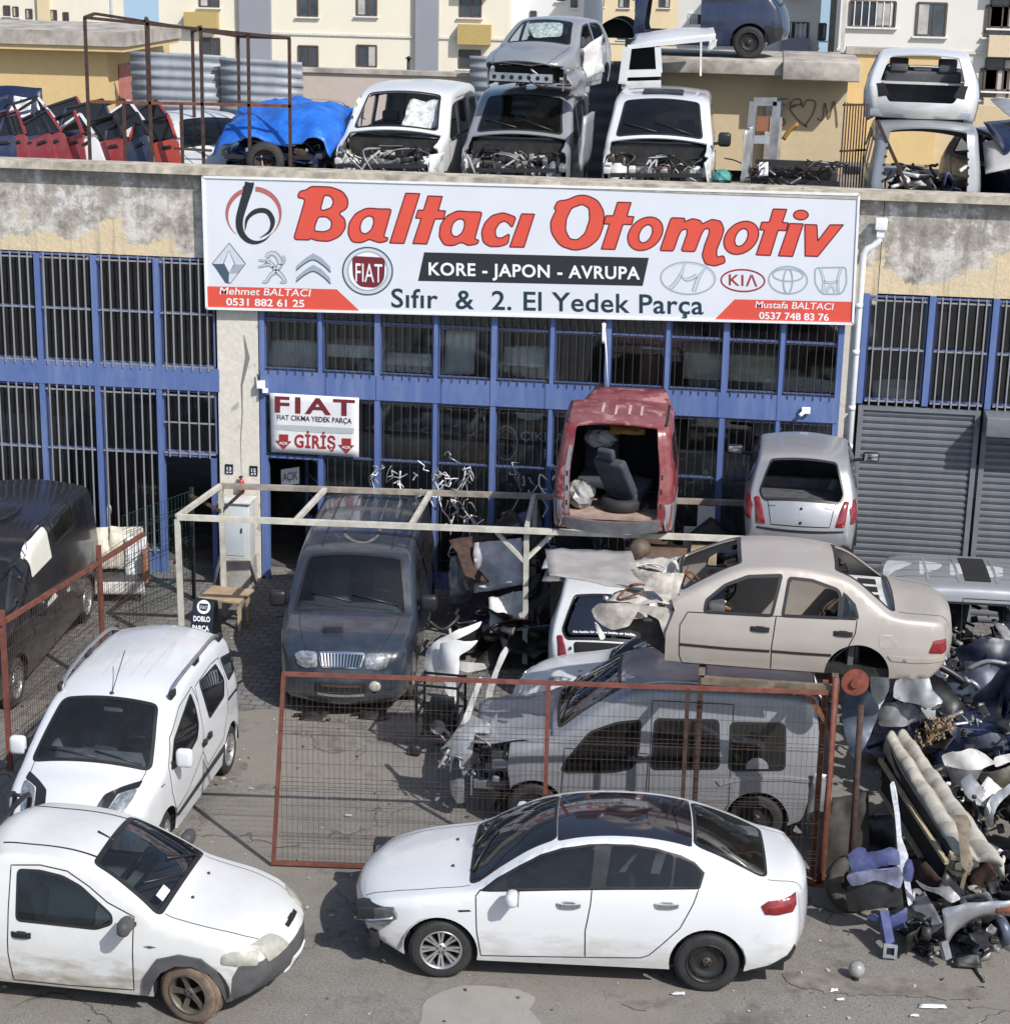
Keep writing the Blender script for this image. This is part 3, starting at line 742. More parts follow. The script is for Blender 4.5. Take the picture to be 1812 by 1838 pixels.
G_WINC = glassmat('clear_workshop_glass', (.85, .87, .87), .04, .006)
WS = thing('workshop_building', 'long two storey workshop with peeling yellow upper wall and blue barred steel windows', 'workshop', (-3.6, 0, 0))
WSo = np.array([-3.6, 0, 0])
class WB(MB):
 def build(s, name, parent=WS, **k):
  s.v = [(x+3.6, y, z) for x, y, z in s.v] if parent is WS else s.v
  return MB.build(s, name, parent, **k)
ZR = 6.42
w = WB(); w.box((-11.9, .12, (5.13+ZR)/2), (7.36, .24, ZR-5.13), M_PLAS); w.box((-3.2, .12, (4.85+ZR)/2), (10.02, .24, ZR-4.85), M_PLAS); w.box((5.75, .12, (5.03+ZR)/2), (7.86, .24, ZR-5.03), M_PLAS)
w.build('upper_wall')
w = WB(); w.box((-3, .07, ZR+.055), (26, .5, .11), M_COPE); o = w.build('coping')
w = WB(); w.box((-7.895, .10, 2.56), (.65, .30, 5.1), M_COLM); w.build('column')
w = WB(); w.box((1.475, .16, 2.4), (.30, .16, 4.9), M_COLM); w.build('column')
# the long crack down the column
cr = MB(); pp = [(437, 600), (440, 640), (432, 690), (434, 740), (431, 790), (433, 850)]
V = []
for i, (x, y) in enumerate(pp):
 p = PY(x, y, -.054); wd_ = (.012, .075, .03, .016, .011, .006)[i]; V += [(p[0]+3.6, -.054, p[2]), (p[0]+3.6+wd_, -.054, p[2]-.02)]
cr.add(V, [(2*i, 2*i+1, 2*i+3, 2*i+2) for i in range(5)], simple('crack_cement', (.20, .185, .17), .95)); cr.build('wall_crack', WS)
# interior: floor slabs, back wall, ceiling - dark rooms behind the glass
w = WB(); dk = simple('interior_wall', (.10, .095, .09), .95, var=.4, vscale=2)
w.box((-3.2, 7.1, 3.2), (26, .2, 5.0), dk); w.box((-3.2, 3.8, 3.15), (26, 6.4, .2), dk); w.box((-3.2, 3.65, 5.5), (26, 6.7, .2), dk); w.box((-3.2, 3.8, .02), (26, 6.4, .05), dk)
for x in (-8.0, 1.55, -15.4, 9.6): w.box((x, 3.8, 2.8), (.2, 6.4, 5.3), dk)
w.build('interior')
w = WB(); dk2 = simple('roof_deck', (.22, .21, .195), .95, var=.3, vscale=2, bmp=.3); w.box((-3, 9, 5.69), (30, 17.5, .12), dk2); w.build('roof_deck')
def frame_rect(mb, x0, x1, z0, z1, t, m, y=.02, d=.07):
 mb.box(((x0+x1)/2, y, z0+t/2), (x1-x0, d, t), m); mb.box(((x0+x1)/2, y, z1-t/2), (x1-x0, d, t), m)
 mb.box((x0+t/2, y, (z0+z1)/2), (t, d*.98, z1-z0-2*t), m); mb.box((x1-t/2, y, (z0+z1)/2), (t, d*.98, z1-z0-2*t), m)
def grille(x0, x1, z0, z1, n, m, r=.0105, rails=(), y=-.085):
 mb = WB()
 for i in range(n):
  x = x0+(x1-x0)*(i+.5)/n+rnd.uniform(-.012, .012); mb.box((x, y, (z0+z1)/2), (r*1.9, r*1.5, z1-z0), m)
 for z in rails: mb.box(((x0+x1)/2, y+.016, z), (x1-x0, r*1.2, r*2.2), m)
 for z in (z0+.06, z1-.06):
  for x in (x0+.03, x1-.03): mb.box((x, y/2+.01, z), (.014, abs(y)-.02, .014), m)
 mb.build('window_bars')
def window(x0, x1, z0, z1, nb, bm_, split=None, glass=None, t=.026, fm=None, rails=None, bars=True):
 fm = fm or M_BLUEFR; mb = WB(); frame_rect(mb, x0, x1, z0, z1, t, fm)
 for z in (split or []): mb.box(((x0+x1)/2, .02, z), (x1-x0-2*t, .068, t*1.1), fm)
 f = mb.build('window')
 g = MB(); g.box(((x0+x1)/2+3.6, .03, (z0+z1)/2), (x1-x0-2*t+.004, .006, z1-z0-2*t+.004), glass or G_WIN); g.build('pane', f)
 if bars: grille(x0+.02, x1-.02, z0-.06, z1+.02, nb, bm_, r=.0058 if bm_ is M_BARBL else .0105, rails=rails or [z0, (split or [(z0+z1)/2])[0], z1-.06])
# left bay
LX = [-14.9, -13.95, -13.0, -12.05, -11.08, -10.17, -9.17, -8.22]
for i in range(7):
 x0, x1 = LX[i]+.042, LX[i+1]-.042
 window(x0, x1, 3.42, 5.11, 6, M_BAR, [4.26])
 if i < 6: window(x0, x1, .38, 3.02, 6, M_BAR, [2.0])
 else: window(x0, x1, 2.02, 3.02, 5, M_BAR)
w = WB()
for x in LX[:-1]: w = WB(); w.box((x, -.005, 2.55), (.085, .13, 5.1), M_BLUE); w.build('frame_post')
w = WB(); w.box((-11.55, -.02, 3.225), (6.7, .11, .36), M_BLUE); w.build('spandrel_band')
w = WB(); w.box((-12.0, 0, .19), (5.7, .1, .38), M_BLUE); w.build('kick_panel')
w = WB(); w.box((-8.32, .0, 1.0), (.08, .12, 2.0), M_BLUEFR); w.box((-8.7, 0, 2.0), (.84, .12, .07), M_BLUEFR); w.build('door_frame')
# centre bay
CX = [-7.51, -6.59, -5.69, -4.78, -3.88, -2.99, -2.14, -1.24, -.37, .47, 1.33]
for i in range(10):
 x0, x1 = CX[i]+.03, CX[i+1]-.03
 window(x0, x1, 3.44, 4.85, 6, M_BARBL, [4.24], G_WINC, rails=[3.46, 4.22])
 if i > 0: window(x0, x1, .25, 3.03, 6, M_BARBL, [2.07], G_WINC, rails=[2.07, 3.0, .5])
 else: window(x0, x1, 2.07, 3.03, 6, M_BARBL, None, G_WINC, rails=[2.1])
w = WB()
for i, x in enumerate(CX): w = WB(); w.box((x, -.003, 2.5), (.085 if i % 2 == 0 else .06, .12, 4.9), M_BLUE); w.build('frame_post')
w = WB(); w.box((-3.09, -.02, 3.235), (8.9, .11, .385), M_BLUE)
for i in range(1, 10): w.box((CX[i]+rnd.uniform(-.1, .1), -.0765, 3.235), (.012, .004, .38), simple('panel_joint', (.04, .06, .17), .7))
w.build('spandrel_band')
w = WB(); w.box((-2.6, .0, .125), (7.9, .1, .25), M_BLUE); w.build('kick_panel')
# blue entrance door, standing open inwards
dr = WB(); a = R(62); c_, s_ = math.cos(a), math.sin(a)
for (u0, u1, z0, z1, mm) in ((0, .80, .02, .95, M_BLUE), (0, .06, .95, 2.0, M_BLUEFR), (.74, .80, .95, 2.0, M_BLUEFR), (0, .8, 1.94, 2.0, M_BLUEFR)):
 uc = (u0+u1)/2; dr.box((-6.62-uc*c_, -.02-uc*s_*.0+uc*s_, (z0+z1)/2), (u1-u0, .04, z1-z0), mm, rz=-a)
door_o = dr.build('door')
for zz in (1.3, 1.62):
 mb = MB(); mb.box((-6.62-.4*c_+3.6, -.02+.4*s_, zz), (.7, .02, .02), M_BLUEFR, rz=-a); mb.build('door_bar', door_o)
w = WB(); w.box((-7.47, .0, 1.03), (.07, .13, 2.06), M_BLUE); w.box((-6.59, .0, 1.03), (.08, .13, 2.06), M_BLUE); w.box((-7.03, .0, 2.05), (.8, .13, .05), M_BLUE); w.build('door_frame')
# right bay
RX = [1.66, 2.62, 3.54, 4.46, 5.4, 6.3]
for i in range(5): window(RX[i]+.05, RX[i+1]-.06, 3.42, 5.0, 6, M_BAR, [4.21], G_WINC)
w = WB()
for x in RX: w = WB(); w.box((x, -.003, 4.2), (.09, .12, 1.66), M_BLUE); w.build('frame_post')
M_SHBOX = simple('shutter_box', (.17, .18, .20), .4, var=.12)
def shutter(x0, x1, z1, box):
 mb = WB(); n = int(z1/.105)
 V = []; pr = []
 for i in range(n):
  z = .02+i*(z1-.02)/n; hh = (z1-.02)/n
  pr += [(0., z), (-.014, z+hh*.08), (-.030, z+hh*.45), (-.026, z+hh*.8), (-.002, z+hh*.96)]
 for x in (x0, x1):
  for y, z in pr: V.append((x, -.04+y, z))
 k = len(pr); mb.add(V, [(i, k+i, k+i+1, i+1) for i in range(k-1)], M_SHUT)
 o = mb.build('roller_shutter')
 mb = WB()
 for x in (x0-.03, x1+.03): mb = WB(); mb.box((x, -.05, z1/2), (.075, .10, z1), M_SHBOX); mb.build('shutter_rail')
 mb = WB()
 if box: mb.box(((x0+x1)/2, -.27, z1+.15), (x1-x0+.14, .56, .30), M_SHBOX, bev=.02)
 else: mb.box(((x0+x1)/2, -.05, z1+.03), (x1-x0+.14, .10, .06), M_SHBOX)
 mb.build('shutter_box')
shutter(1.72, 3.38, 3.28, False); shutter(3.56, 6.2, 3.06, True)
w = WB(); w.box((6.6, .1, 2.5), (.6, .3, 5), M_COLM); w.build('column')
# downpipe with hopper
t = thing('rain_downpipe', 'white rainwater downpipe with square hopper beside the big sign', 'drainpipe', (1.55, -.15, 0))
def off(o, pts): return [Vector(p)-o.location for p in pts]
mb = MB(); p1 = PY(1578, 392, -.2)
mb.box(Vector((1.78, -.16, 6.08))-t.location, (.17, .17, .17), M_WHITEPL, bev=.01); mb.box(Vector((1.78, -.16, 5.95))-t.location, (.11, .11, .12), M_WHITEPL); mb.build('hopper', t)
mb = MB(); mb.tube(off(t, [(1.78, -.16, 5.95), (1.77, -.16, 5.85), (1.70, -.16, 5.76), (1.61, -.16, 5.71), (1.56, -.16, 5.62), (1.555, -.16, 5.5), (1.55, -.16, .1)]), .048, M_WHITEPL, 12)
for z in (4.9, 4.2, 3.35, 2.75, 1.8): mb.tube(off(t, [(1.55, -.16, z), (1.55, -.16, z-.07)]), .055, M_WHITEPL, 12)
mb.build('pipe', t)
# camera and junction box on the blue band
t = thing('security_camera', 'small white security camera fixed to the blue band at the right', 'camera', PY(1442, 738, -.1))
mb = MB(); mb.box((.03, -.03, .02), (.13, .06, .10), M_WHITEPL, bev=.008); mb.build('junction_box', t); mb = MB(); mb.tube([(0, -.06, 0), (-.06, -.17, -.03)], .03, M_WHITEPL, 10); mb.build('camera_body', t)
mb = MB(); mb.box((0, 0, 0), (.13, .09, .12), M_WHITEPL, rz=.2, bev=.01); mb.tube([(-.03, 0, .05), (-.06, .02, .16)], .012, M_TRIM); mb.box((.07, -.02, -.09), (.09, .06, .07), M_WHITEPL, rz=.5, bev=.008)
tag(mb.build('alarm_box'), 'small broken white alarm box at the top corner of the cracked column', 'alarm').location = PY(468, 690, -.12)
mb = MB(); mb.tube([PY(1084, 577, -.12)-PY(1084, 577, -.12), PY(1088, 640, -.12)-PY(1084, 577, -.12), PY(1090, 700, -.12)-PY(1084, 577, -.12)], .013, M_WHITEPL); mb.sheet([(-.03, -.01, -.02), (.03, -.01, -.02), (.02, -.02, -.33), (-.02, -.02, -.33)], M_WHITEPL, 3, 6, .01)
tag(mb.build('hanging_cable'), 'white cable and rag hanging from the lower edge of the big sign', 'cable').location = PY(1084, 577, -.12)
# things seen through the glass
cb = simple('cardboard', (.36, .26, .165), .85, var=.2); paled = simple('pale_board', (.52, .50, .38), .7, var=.1)
def inside(px0, py0, px1, py1, Y, mat, dep, name, label, cat, kindf='box'):
 a = PY(px0, py1, Y); b_ = PY(px1, py0, Y); o = MB(); w_, h_ = b_[0]-a[0], b_[2]-a[2]
 if kindf == 'box': o.box((0, dep/2, h_/2), (w_, dep, h_), mat, bev=.02)
 else: o.sheet([(-w_/2, 0, 0), (w_/2, .1, 0), (w_/2, .3, h_), (-w_/2, .25, h_)], mat, 10, 8, .05, .01)
 ob_ = o.build(name); ob_.location = ((a[0]+b_[0])/2, Y, a[2]); return tag(ob_, label, cat)
inside(1225, 640, 1400, 680, .16, paled, .5, 'display_counter', 'pale counter behind the upper window under the phone number', 'counter')
inside(1145, 625, 1192, 690, .3, simple('brown_wood', (.22, .10, .06), .6), .4, 'wooden_cabinet', 'reddish brown cabinet behind an upper window bar', 'cabinet')
inside(480, 620, 570, 660, .14, M_WHITEPL, .6, 'white_bodywork', 'white bodywork piece lying behind the first upper window', 'car panel', 'sheet')
inside(585, 622, 690, 640, .14, M_WHITEPL, .5, 'white_bumper', 'white bumper lying behind the second upper window from the column', 'bumper')
inside(690, 635, 775, 655, .14, M_SILVER, .5, 'silver_bumper', 'grey bumper lying behind the third upper window', 'bumper')
inside(795, 600, 850, 672, .14, M_WHITEPL, .2, 'leaning_door', 'pale car door leaning behind the upper window under the dark sign banner', 'car door', 'sheet')
inside(900, 630, 980, 655, .14, M_WHITEPL, .2, 'crumpled_panel', 'crumpled grey and white panel behind an upper middle window', 'car panel', 'sheet')
inside(695, 790, 775, 828, .14, cb, .5, 'cardboard_box', 'long cardboard box on the inner sill left of another box', 'box')
inside(790, 795, 890, 832, .16, cb, .5, 'cardboard_box', 'long cardboard box behind the window left of the dark banner', 'box')
inside(1150, 625, 1200, 640, .3, M_WHITEPL, .3, 'white_carton', 'white carton stacked beside the brown cabinet', 'box')
inside(1620, 560, 1700, 625, .25, simple('tan_sack', (.25, .13, .08), .8), .4, 'tan_sack', 'tan sack behind the upper right window', 'sack')
inside(1565, 690, 1650, 715, .25, M_DIRTYWH, .4, 'pale_bundle', 'pale bundle on the sill of the upper right window', 'bundle', 'sheet')
# ================================================================== apartment blocks behind
def block(name, label, x0px, x1px, Y, ztop, cols, rows, wall, accents=(), depth=14, rot=0, floor=2.95, wz0=None, ww=1.25, wh=1.45, side=None):
 """facade between two pixel columns at depth Y; cols = list of (pixel x, kind, width)"""
 xa = PY(x0px, 60, Y)[0]; xb = PY(x1px, 60, Y)[0]; z0 = -12
 t = thing(name, label, 'apartment building', ((xa+xb)/2, Y, z0)); o = t.location
 mb = MB(); mb.box(Vector(((xa+xb)/2, Y+depth/2, (z0+ztop)/2))-o, (xb-xa, depth, ztop-z0), wall); mb.build('wall', t)
 fr = simple('window_frame_brown', (.10, .07, .05), .6); gl = simple('far_window', (.045, .055, .065), .12, var=.5, vscale=.7, coat=1.); cur = simple('curtain', (.40, .39, .37), .9, var=.3, vscale=1.5); wfr = simple('white_frame', (.70, .70, .69), .5)
 for px, py0, kind, wpx, hpx in cols:
  for k in range(rows):
   p = PY(px, py0, Y); zt = p[2]+floor*(1-k); w_ = wpx/PX_PER(Y); h_ = hpx/PX_PER(Y)
   if zt > ztop-.3 or zt-h_ < -4: continue
   c = Vector((p[0], Y-.02, zt-h_/2))-o
   f = MB(); fm = wfr if kind == 'w' else fr
   for dx, dz, sx, sz in ((-w_/2, 0, .09, h_), (w_/2, 0, .09, h_), (0, h_/2, w_, .09), (0, -h_/2, w_, .09), (w_*.08, 0, .07, h_)): f.box(c+Vector((dx, 0, dz)), (sx, .08, sz), fm)
   if kind == 'b':
    for q in np.linspace(-.4, .4, 6): f.box(c+Vector((q*w_, -.02, 0)), (.05, .05, h_), wfr)
   wo_ = f.build('window', t); g = MB(); g.box(c+Vector((0, .02, 0)), (w_-.08, .03, h_-.08), gl); g.build('pane', wo_)
   if rnd.random() < .6: g = MB(); g.box(c+Vector((rnd.choice((-1, 1))*w_*.27, .0, 0)), (w_*.34, .025, h_-.12), cur); g.build('curtain', wo_)
   s_ = MB(); s_.box(c+Vector((0, -.06, -h_/2-.08)), (w_+.3, .2, .08), wfr); s_.build('sill', wo_)
 for ax0, ax1, ay0, ay1, m_, rep in accents:
  for k in range(rows if rep else 1):
   a = PY(ax0, ay1, Y); b_ = PY(ax1, ay0, Y); dz = floor*(1-k) if rep else 0; out = .6 if rep else .35
   za, zb = (a[2]+dz, b_[2]+dz) if rep else (z0+1, ztop-.2)
   if za > ztop-.5: continue
   q = MB(); q.box(Vector(((a[0]+b_[0])/2, Y-out/2, (za+zb)/2))-o, (b_[0]-a[0], out, zb-za), m_); q.build('balcony' if rep else 'bay', t)
 q = MB(); q.box(Vector(((xa+xb)/2, Y-.05, PY(600, 62, Y)[2]))-o, (xb-xa+.1, .08, .12), simple('string_course', (.62, .60, .56), .8)); q.build('string_course', t)
 q = MB(); q.box(Vector(((xa+xb)/2, Y+depth/2, ztop+.15))-o, (xb-xa+.8, depth+.8, .3), simple('roof_slab', (.4, .38, .36), .8)); q.build('roof', t)
 return t
def PX_PER(Y):
 a = project(np.array([[-10, Y, 4.], [-9, Y, 4.]])); return float(np.linalg.norm(a[1]-a[0]))
CREAM = simple('cream_wall', (.74, .69, .57), .9, var=.05, vscale=.3); WHITEB = simple('offwhite_wall', (.72, .69, .62), .9, var=.05, vscale=.3); GREYB = simple('grey_wall', (.27, .28, .32), .9, var=.06, vscale=.3); OCHRE = simple('ochre_wall', (.44, .33, .13), .9, var=.06); PALEY = simple('pale_yellow_wall', (.68, .56, .36), .9, var=.06, vscale=.3); CREAM2 = simple('warm_white_wall', (.68, .66, .61), .9, var=.05, vscale=.3); GREYW = simple('white_grey_wall', (.66, .67, .69), .9, var=.05, vscale=.3); PEACH = simple('peach_wall', (.62, .50, .36), .9, var=.06)
block('apartment_block', 'cream apartment block with grey bays and ochre balconies at the centre left', 286, 905, 88, 15, [(377, 68, 'p', 36, 35), (553, 82, 'p', 36, 38), (658, 81, 'p', 36, 38), (466, 70, 'p', 30, 36), (762, 87, 'p', 30, 40), (843, 90, 'p', 38, 32)], 3, CREAM, [(433, 487, 0, 120, GREYB, False), (746, 788, 0, 140, GREYB, False), (335, 393, 22, 48, OCHRE, True), (823, 882, 44, 78, OCHRE, True)])
block('apartment_block', 'white apartment block with a projecting bay left of the stacked silver car', 880, 1046, 92, 15, [(912, 6, 'p', 14, 34), (957, 20, 'p', 10, 40), (1005, 60, 'p', 12, 30), (1028, 70, 'p', 10, 32)], 4, GREYW, [(884, 948, 0, 60, simple('white_bay', (.75, .76, .78), .9), False), (872, 905, 55, 75, OCHRE, True)])
block('apartment_block', 'tall pale yellow apartment block with small brown windows far behind the roof', 1040, 1215, 150, 26, [(1074, 52, 'p', 15, 16), (1118, 54, 'p', 18, 16), (1152, 54, 'p', 18, 16), (1190, 54, 'p', 18, 16)], 7, PALEY, [(1056, 1064, 0, 100, CREAM2, False)], floor=2.75)
block('apartment_block', 'grey and white apartment block with glazed balconies behind the blue car', 1215, 1470, 84, 15, [(1424, 40, 'b', 52, 32), (1256, 24, 'w', 38, 20), (1318, 24, 'w', 38, 20), (1476, 42, 'p', 12, 28)], 4, CREAM2, [(1400, 1452, 68, 92, GREYB, True), (1275, 1345, 18, 40, PEACH, True)])
block('apartment_block', 'warm white stone clad apartment block with brown windows at the right', 1505, 1830, 70, 15, [(1567, 2, 'b', 78, 42), (1673, 5, 'p', 50, 55), (1796, 10, 'p', 48, 52), (1798, 105, 'p', 54, 54)], 3, CREAM2, [(1770, 1840, 64, 100, PEACH, True)])
block('apartment_block', 'distant cream apartment block with many small windows in the top left corner', -70, 132, 140, 17, [(12, 10, 'p', 12, 18), (28, 12, 'p', 10, 18), (52, 16, 'p', 12, 18), (96, 18, 'p', 12, 18), (118, 22, 'p', 10, 18)], 4, CREAM, [(70, 90, 0, 30, PALEY, False)], floor=2.6)
t = thing('lamp_mast', 'thin distant lighting mast against the sky at the top left', 'mast', PY(200, 40, 60)); mb = MB(); mb.tube([(0, 0, -12), (0, 0, 9)], [.09, .05], simple('mast_grey', (.35, .36, .38), .5), 8); mb.build('pole', t)
# ================================================================== signs and lettering
class Board:
 """draws flat print on a board's plane; layers lie a millimetre or so apart"""
 def __init__(s, root, pt): s.root = root; s.pt = pt; s.o = np.array(root.location)
 def P(s, xy, layer): return np.array(s.pt(xy[0], xy[1], layer))-s.o
 def fill(s, mb, poly, mat, layer):
  poly = [np.array(p, float) for p in poly]; V, Fc = cdt([(poly, True)], []); Fc = Fc[inpoly(V[Fc].mean(1), np.array(poly))]
  W_ = [s.P(v, layer) for v in V]; out = []
  for f in Fc:
   a, b, c = [Vector(W_[i]) for i in f]; out.append(tuple(map(int, f)) if (b-a).cross(c-a).y < 0 else tuple(map(int, f[::-1])))
  mb.add(W_, out, mat)
 def stroke(s, mb, pts, w, mat, layer, closed=False, smooth=True):
  P = np.array(catmull(pts, 2., closed) if smooth else pts, float); n = len(P)
  d = (np.roll(P, -1, 0)-np.roll(P, 1, 0)) if closed else np.gradient(P, axis=0)
  d /= np.linalg.norm(d, axis=1)[:, None]+1e-9; nn = np.stack([-d[:, 1], d[:, 0]], 1)
  if hasattr(w, '__len__'): w = np.interp(np.linspace(0, 1, n), np.linspace(0, 1, len(w)), w)[:, None]
  A = P+nn*w/2; B = P-nn*w/2; V = [s.P(v, layer) for v in A]+[s.P(v, layer) for v in B]
  mb.add(V, [(i, (i+1) % n, n+(i+1) % n, n+i) for i in range(n if closed else n-1)], mat)
 def ring(s, mb, c, rx, ry, w, mat, layer, rot=0, a0=0, a1=360):
  ts = np.radians(np.linspace(a0, a1, 49)); cr, sr = math.cos(R(rot)), math.sin(R(rot))
  full = abs(a1-a0) >= 360; ts = ts[:-1] if full else ts
  pts = [(c[0]+rx*math.cos(t)*cr-ry*math.sin(t)*sr, c[1]+rx*math.cos(t)*sr+ry*math.sin(t)*cr) for t in ts]
  if w: s.stroke(mb, pts, w, mat, layer, full, False)
  else: s.fill(mb, pts, mat, layer)
 def text(s, mb, txt, p0, p1, cap, mat, layer, shear=0., bold=.0, up=None, space=1.):
  cu = bpy.data.curves.new('lettering', 'FONT'); cu.body = txt; cu.size = 1; cu.offset = bold; cu.space_character = space; cu.resolution_u = 4
  o = bpy.data.objects.new('lettering', cu); COL.objects.link(o); bpy.context.view_layer.update()
  me = o.to_mesh(); V = np.array([v.co[:2] for v in me.vertices]); Fc = [tuple(p.vertices) for p in me.polygons]; o.to_mesh_clear()
  bpy.data.objects.remove(o); bpy.data.curves.remove(cu)
  x0, x1 = V[:, 0].min(), V[:, 0].max(); ch = .729+2*bold if False else .729
  p0 = np.array(p0, float); p1 = np.array(p1, float); dx = (p1-p0); up_ = np.array(up if up is not None else (0, -1.), float)*cap
  u = (V[:, 0]-x0)/(x1-x0); v = V[:, 1]/ch
  Q = p0+u[:, None]*dx+v[:, None]*(up_+np.array([shear, 0]))
  W_ = [s.P(q, layer) for q in Q]; out = []
  for f in Fc:
   a, b, c = Vector(W_[f[0]]), Vector(W_[f[1]]), Vector(W_[f[2]]); out.append(f if (b-a).cross(c-a).y < 0 else f[::-1])
  mb.add(W_, out, mat)
INK = lambda n, c, r=.45: simple('ink_'+n, c, r, var=.05, vscale=2)
I_RED = INK('red', (.66, .085, .055)); I_DKRED = INK('dark_red', (.16, .015, .018)); I_BLK = INK('black', (.022, .024, .030)); I_NAVY = INK('navy', (.015, .035, .055)); I_WHITE = INK('white', (.80, .82, .85))
I_MAROON = INK('maroon', (.16, .020, .030)); I_STEEL = INK('steel', (.33, .38, .44)); I_STEELL = INK('light_steel', (.56, .61, .66)); I_STEELD = INK('dark_steel', (.06, .095, .14)); I_ROSE = INK('rose', (.42, .13, .12)); I_CRED = INK('crimson', (.30, .03, .035))
M_SIGN = simple('sign_sheet', (.66, .69, .745), .38, var=.035, vscale=1.2)
def big_sign():
 c3 = lambda *p: [(350+x/3.02, 300+y/3.02) for x, y in p]; c4 = lambda *p: [(930+x/2.876, 300+y/2.876) for x, y in p]
 t = thing('shop_sign', 'wide white sign board with red slanted lettering and car maker emblems below the roof edge', 'sign', PY(950, 560, -.17))
 B = Board(t, lambda x, y, l: PY(x, y, -.17-.0022*l))
 q = [np.array(PY(x, y, -.17))-B.o for x, y in ((364, 317), (1541, 349), (1530, 581), (371, 553))]
 mb = MB(); mb.prism([Vector(p) for p in q], (0, .09, 0), M_SIGN); mb.build('sign_panel', t)
 mb = MB()
 for a, b in zip(q, q[1:]+q[:1]): mb.bar(Vector(a)+Vector((0, -.004, 0)), Vector(b)+Vector((0, -.004, 0)), .035, M_WHITEPL, .03, up=(0, 1, 0))
 mb.build('sign_frame', t)
 mb = MB()
 for x in (448, 772, 1121, 1440): p = PY(x, 318+(x-364)*.0272-1, -.12); mb.bar(Vector(p-B.o), Vector(p-B.o)+Vector((0, .1, .05)), .03, M_TRIM)
 mb.build('sign_bracket', t)
 # big red words, every letter drawn as an outline with its counters
 def ell(cx, cy, rx, ry, sh, n=26): return [(cx+rx*math.cos(a)-sh*ry*math.sin(a), cy+ry*math.sin(a)) for a in np.linspace(0, 2*math.pi, n+1)[:-1]]
 LET = [
     (c3, [(553,165),(567,128),(600,124),(628,103),(735,106),(800,130),(830,175),(826,222),(775,252),(810,275),(818,325),(785,375),(725,402),(660,398),(625,385),(620,394),(533,392),(598,170)], [[(700,150),(735,155),(752,185),(738,220),(690,235),(680,225)],[(668,268),(715,268),(742,295),(735,335),(700,350),(645,345),(650,315)]], 22),
     (c3, [(985,225),(1065,226),(1022,378),(1047,382),(1040,400),(1000,410),(965,398),(945,390),(900,410),(850,405),(828,360),(835,300),(870,250),(925,222),(965,222)], [[(935,262),(965,268),(970,300),(955,340),(925,362),(900,355),(893,325),(905,285)]], 16),
     (c3, [(1142,140),(1218,143),(1132,413),(1055,410)], [], 3),
     (c3, [(1262,155),(1340,158),(1318,234),(1357,236),(1347,280),(1300,280),(1256,416),(1180,413),(1225,277),(1195,275),(1208,232),(1238,232)], [], 3),
     (c3, [(1475,240),(1556,242),(1515,390),(1540,395),(1530,415),(1480,425),(1445,405),(1400,425),(1350,422),(1322,375),(1330,310),(1365,262),(1420,236),(1455,238)], [[(1428,278),(1458,283),(1462,315),(1448,355),(1418,378),(1393,370),(1386,340),(1398,300)]], 16),
     (c3, [(1740,270),(1718,328),(1700,305),(1680,290),(1650,300),(1625,340),(1630,380),(1660,385),(1705,358),(1695,415),(1650,430),(1595,430),(1560,405),(1552,350),(1570,300),(1610,260),(1670,245)], [], 16),
     (None, [(936,383.5),(959,384),(940,443.5),(914.5,443)], [], 1),
     (c4, [(185,212),(200,174),(255,168),(300,145),(350,143),(410,170),(443,230),(440,300),(415,370),(360,415),(290,430),(215,405),(170,340),(165,280),(195,222)], [[(330,190),(365,210),(368,270),(345,340),(305,375),(265,370),(243,325),(248,265),(275,210)]], 26),
     (c4, [(512,180),(582,182),(560,252),(596,255),(585,296),(540,294),(498,424),(428,422),(470,293),(440,292),(452,250),(490,250)], [], 3),
     (c4, ell(655,343,88,87,.28), [ell(657,343,33,47,.3)], 4),
     (c4, [(788,260),(862,263),(853,282),(900,264),(940,275),(948,292),(1000,268),(1045,278),(1062,320),(1050,360),(1022,430),(1025,465),(1060,455),(1068,492),(1015,510),(965,500),(948,455),(962,400),(985,340),(985,315),(960,318),(945,345),(910,436),(840,432),(870,345),(872,318),(845,322),(830,345),(800,432),(730,430)], [], 12),
     (c4, ell(1150,364,87,86,.28), [ell(1151,362,32,46,.3)], 4),
     (c4, [(1315,215),(1385,217),(1362,285),(1393,287),(1382,327),(1340,325),(1300,455),(1227,452),(1270,324),(1245,322),(1256,283),(1295,283)], [], 3),
     (c4, [(1400,290),(1470,292),(1415,460),(1342,457)], [], 3), (c4, ell(1458,246,38,25,0), [], 3),
     (c4, [(1478,295),(1540,297),(1545,380),(1608,297),(1677,297),(1545,460),(1480,458)], [], 3)]
 for cc, outer, holes, rd in LET:
  f_ = (lambda pl: cc(*pl)) if cc else (lambda pl: list(pl)); k = 3. if cc else 1.
  o_ = rounded(f_(outer), rd/k); hs = [rounded(f_(h), 14/k) for h in holes]; mb = MB()
  V, Fc = cdt([(o_, True)]+[(h, True) for h in hs], []); ce = V[Fc].mean(1); ok = inpoly(ce, o_)
  for h in hs: ok &= ~inpoly(ce, h)
  W_ = [B.P(v, 1) for v in V]; out = []
  for f in Fc[ok]:
   a, b, c = [Vector(W_[q]) for q in f]; out.append(tuple(map(int, f)) if (b-a).cross(c-a).y < 0 else tuple(map(int, f[::-1])))
  mb.add(W_, out, I_RED)
  for pl in [o_]+hs: B.stroke(mb, pl, 2.3, I_DKRED, 1.8, True, False)
  mb.build('red_letter', t)
 # round emblem with the letter b
 mb = MB(); c = (454.5, 384.5)
 B.ring(mb, (455, 384), 49.5, 47, 1, I_ROSE, 1, 0, -88, 50)
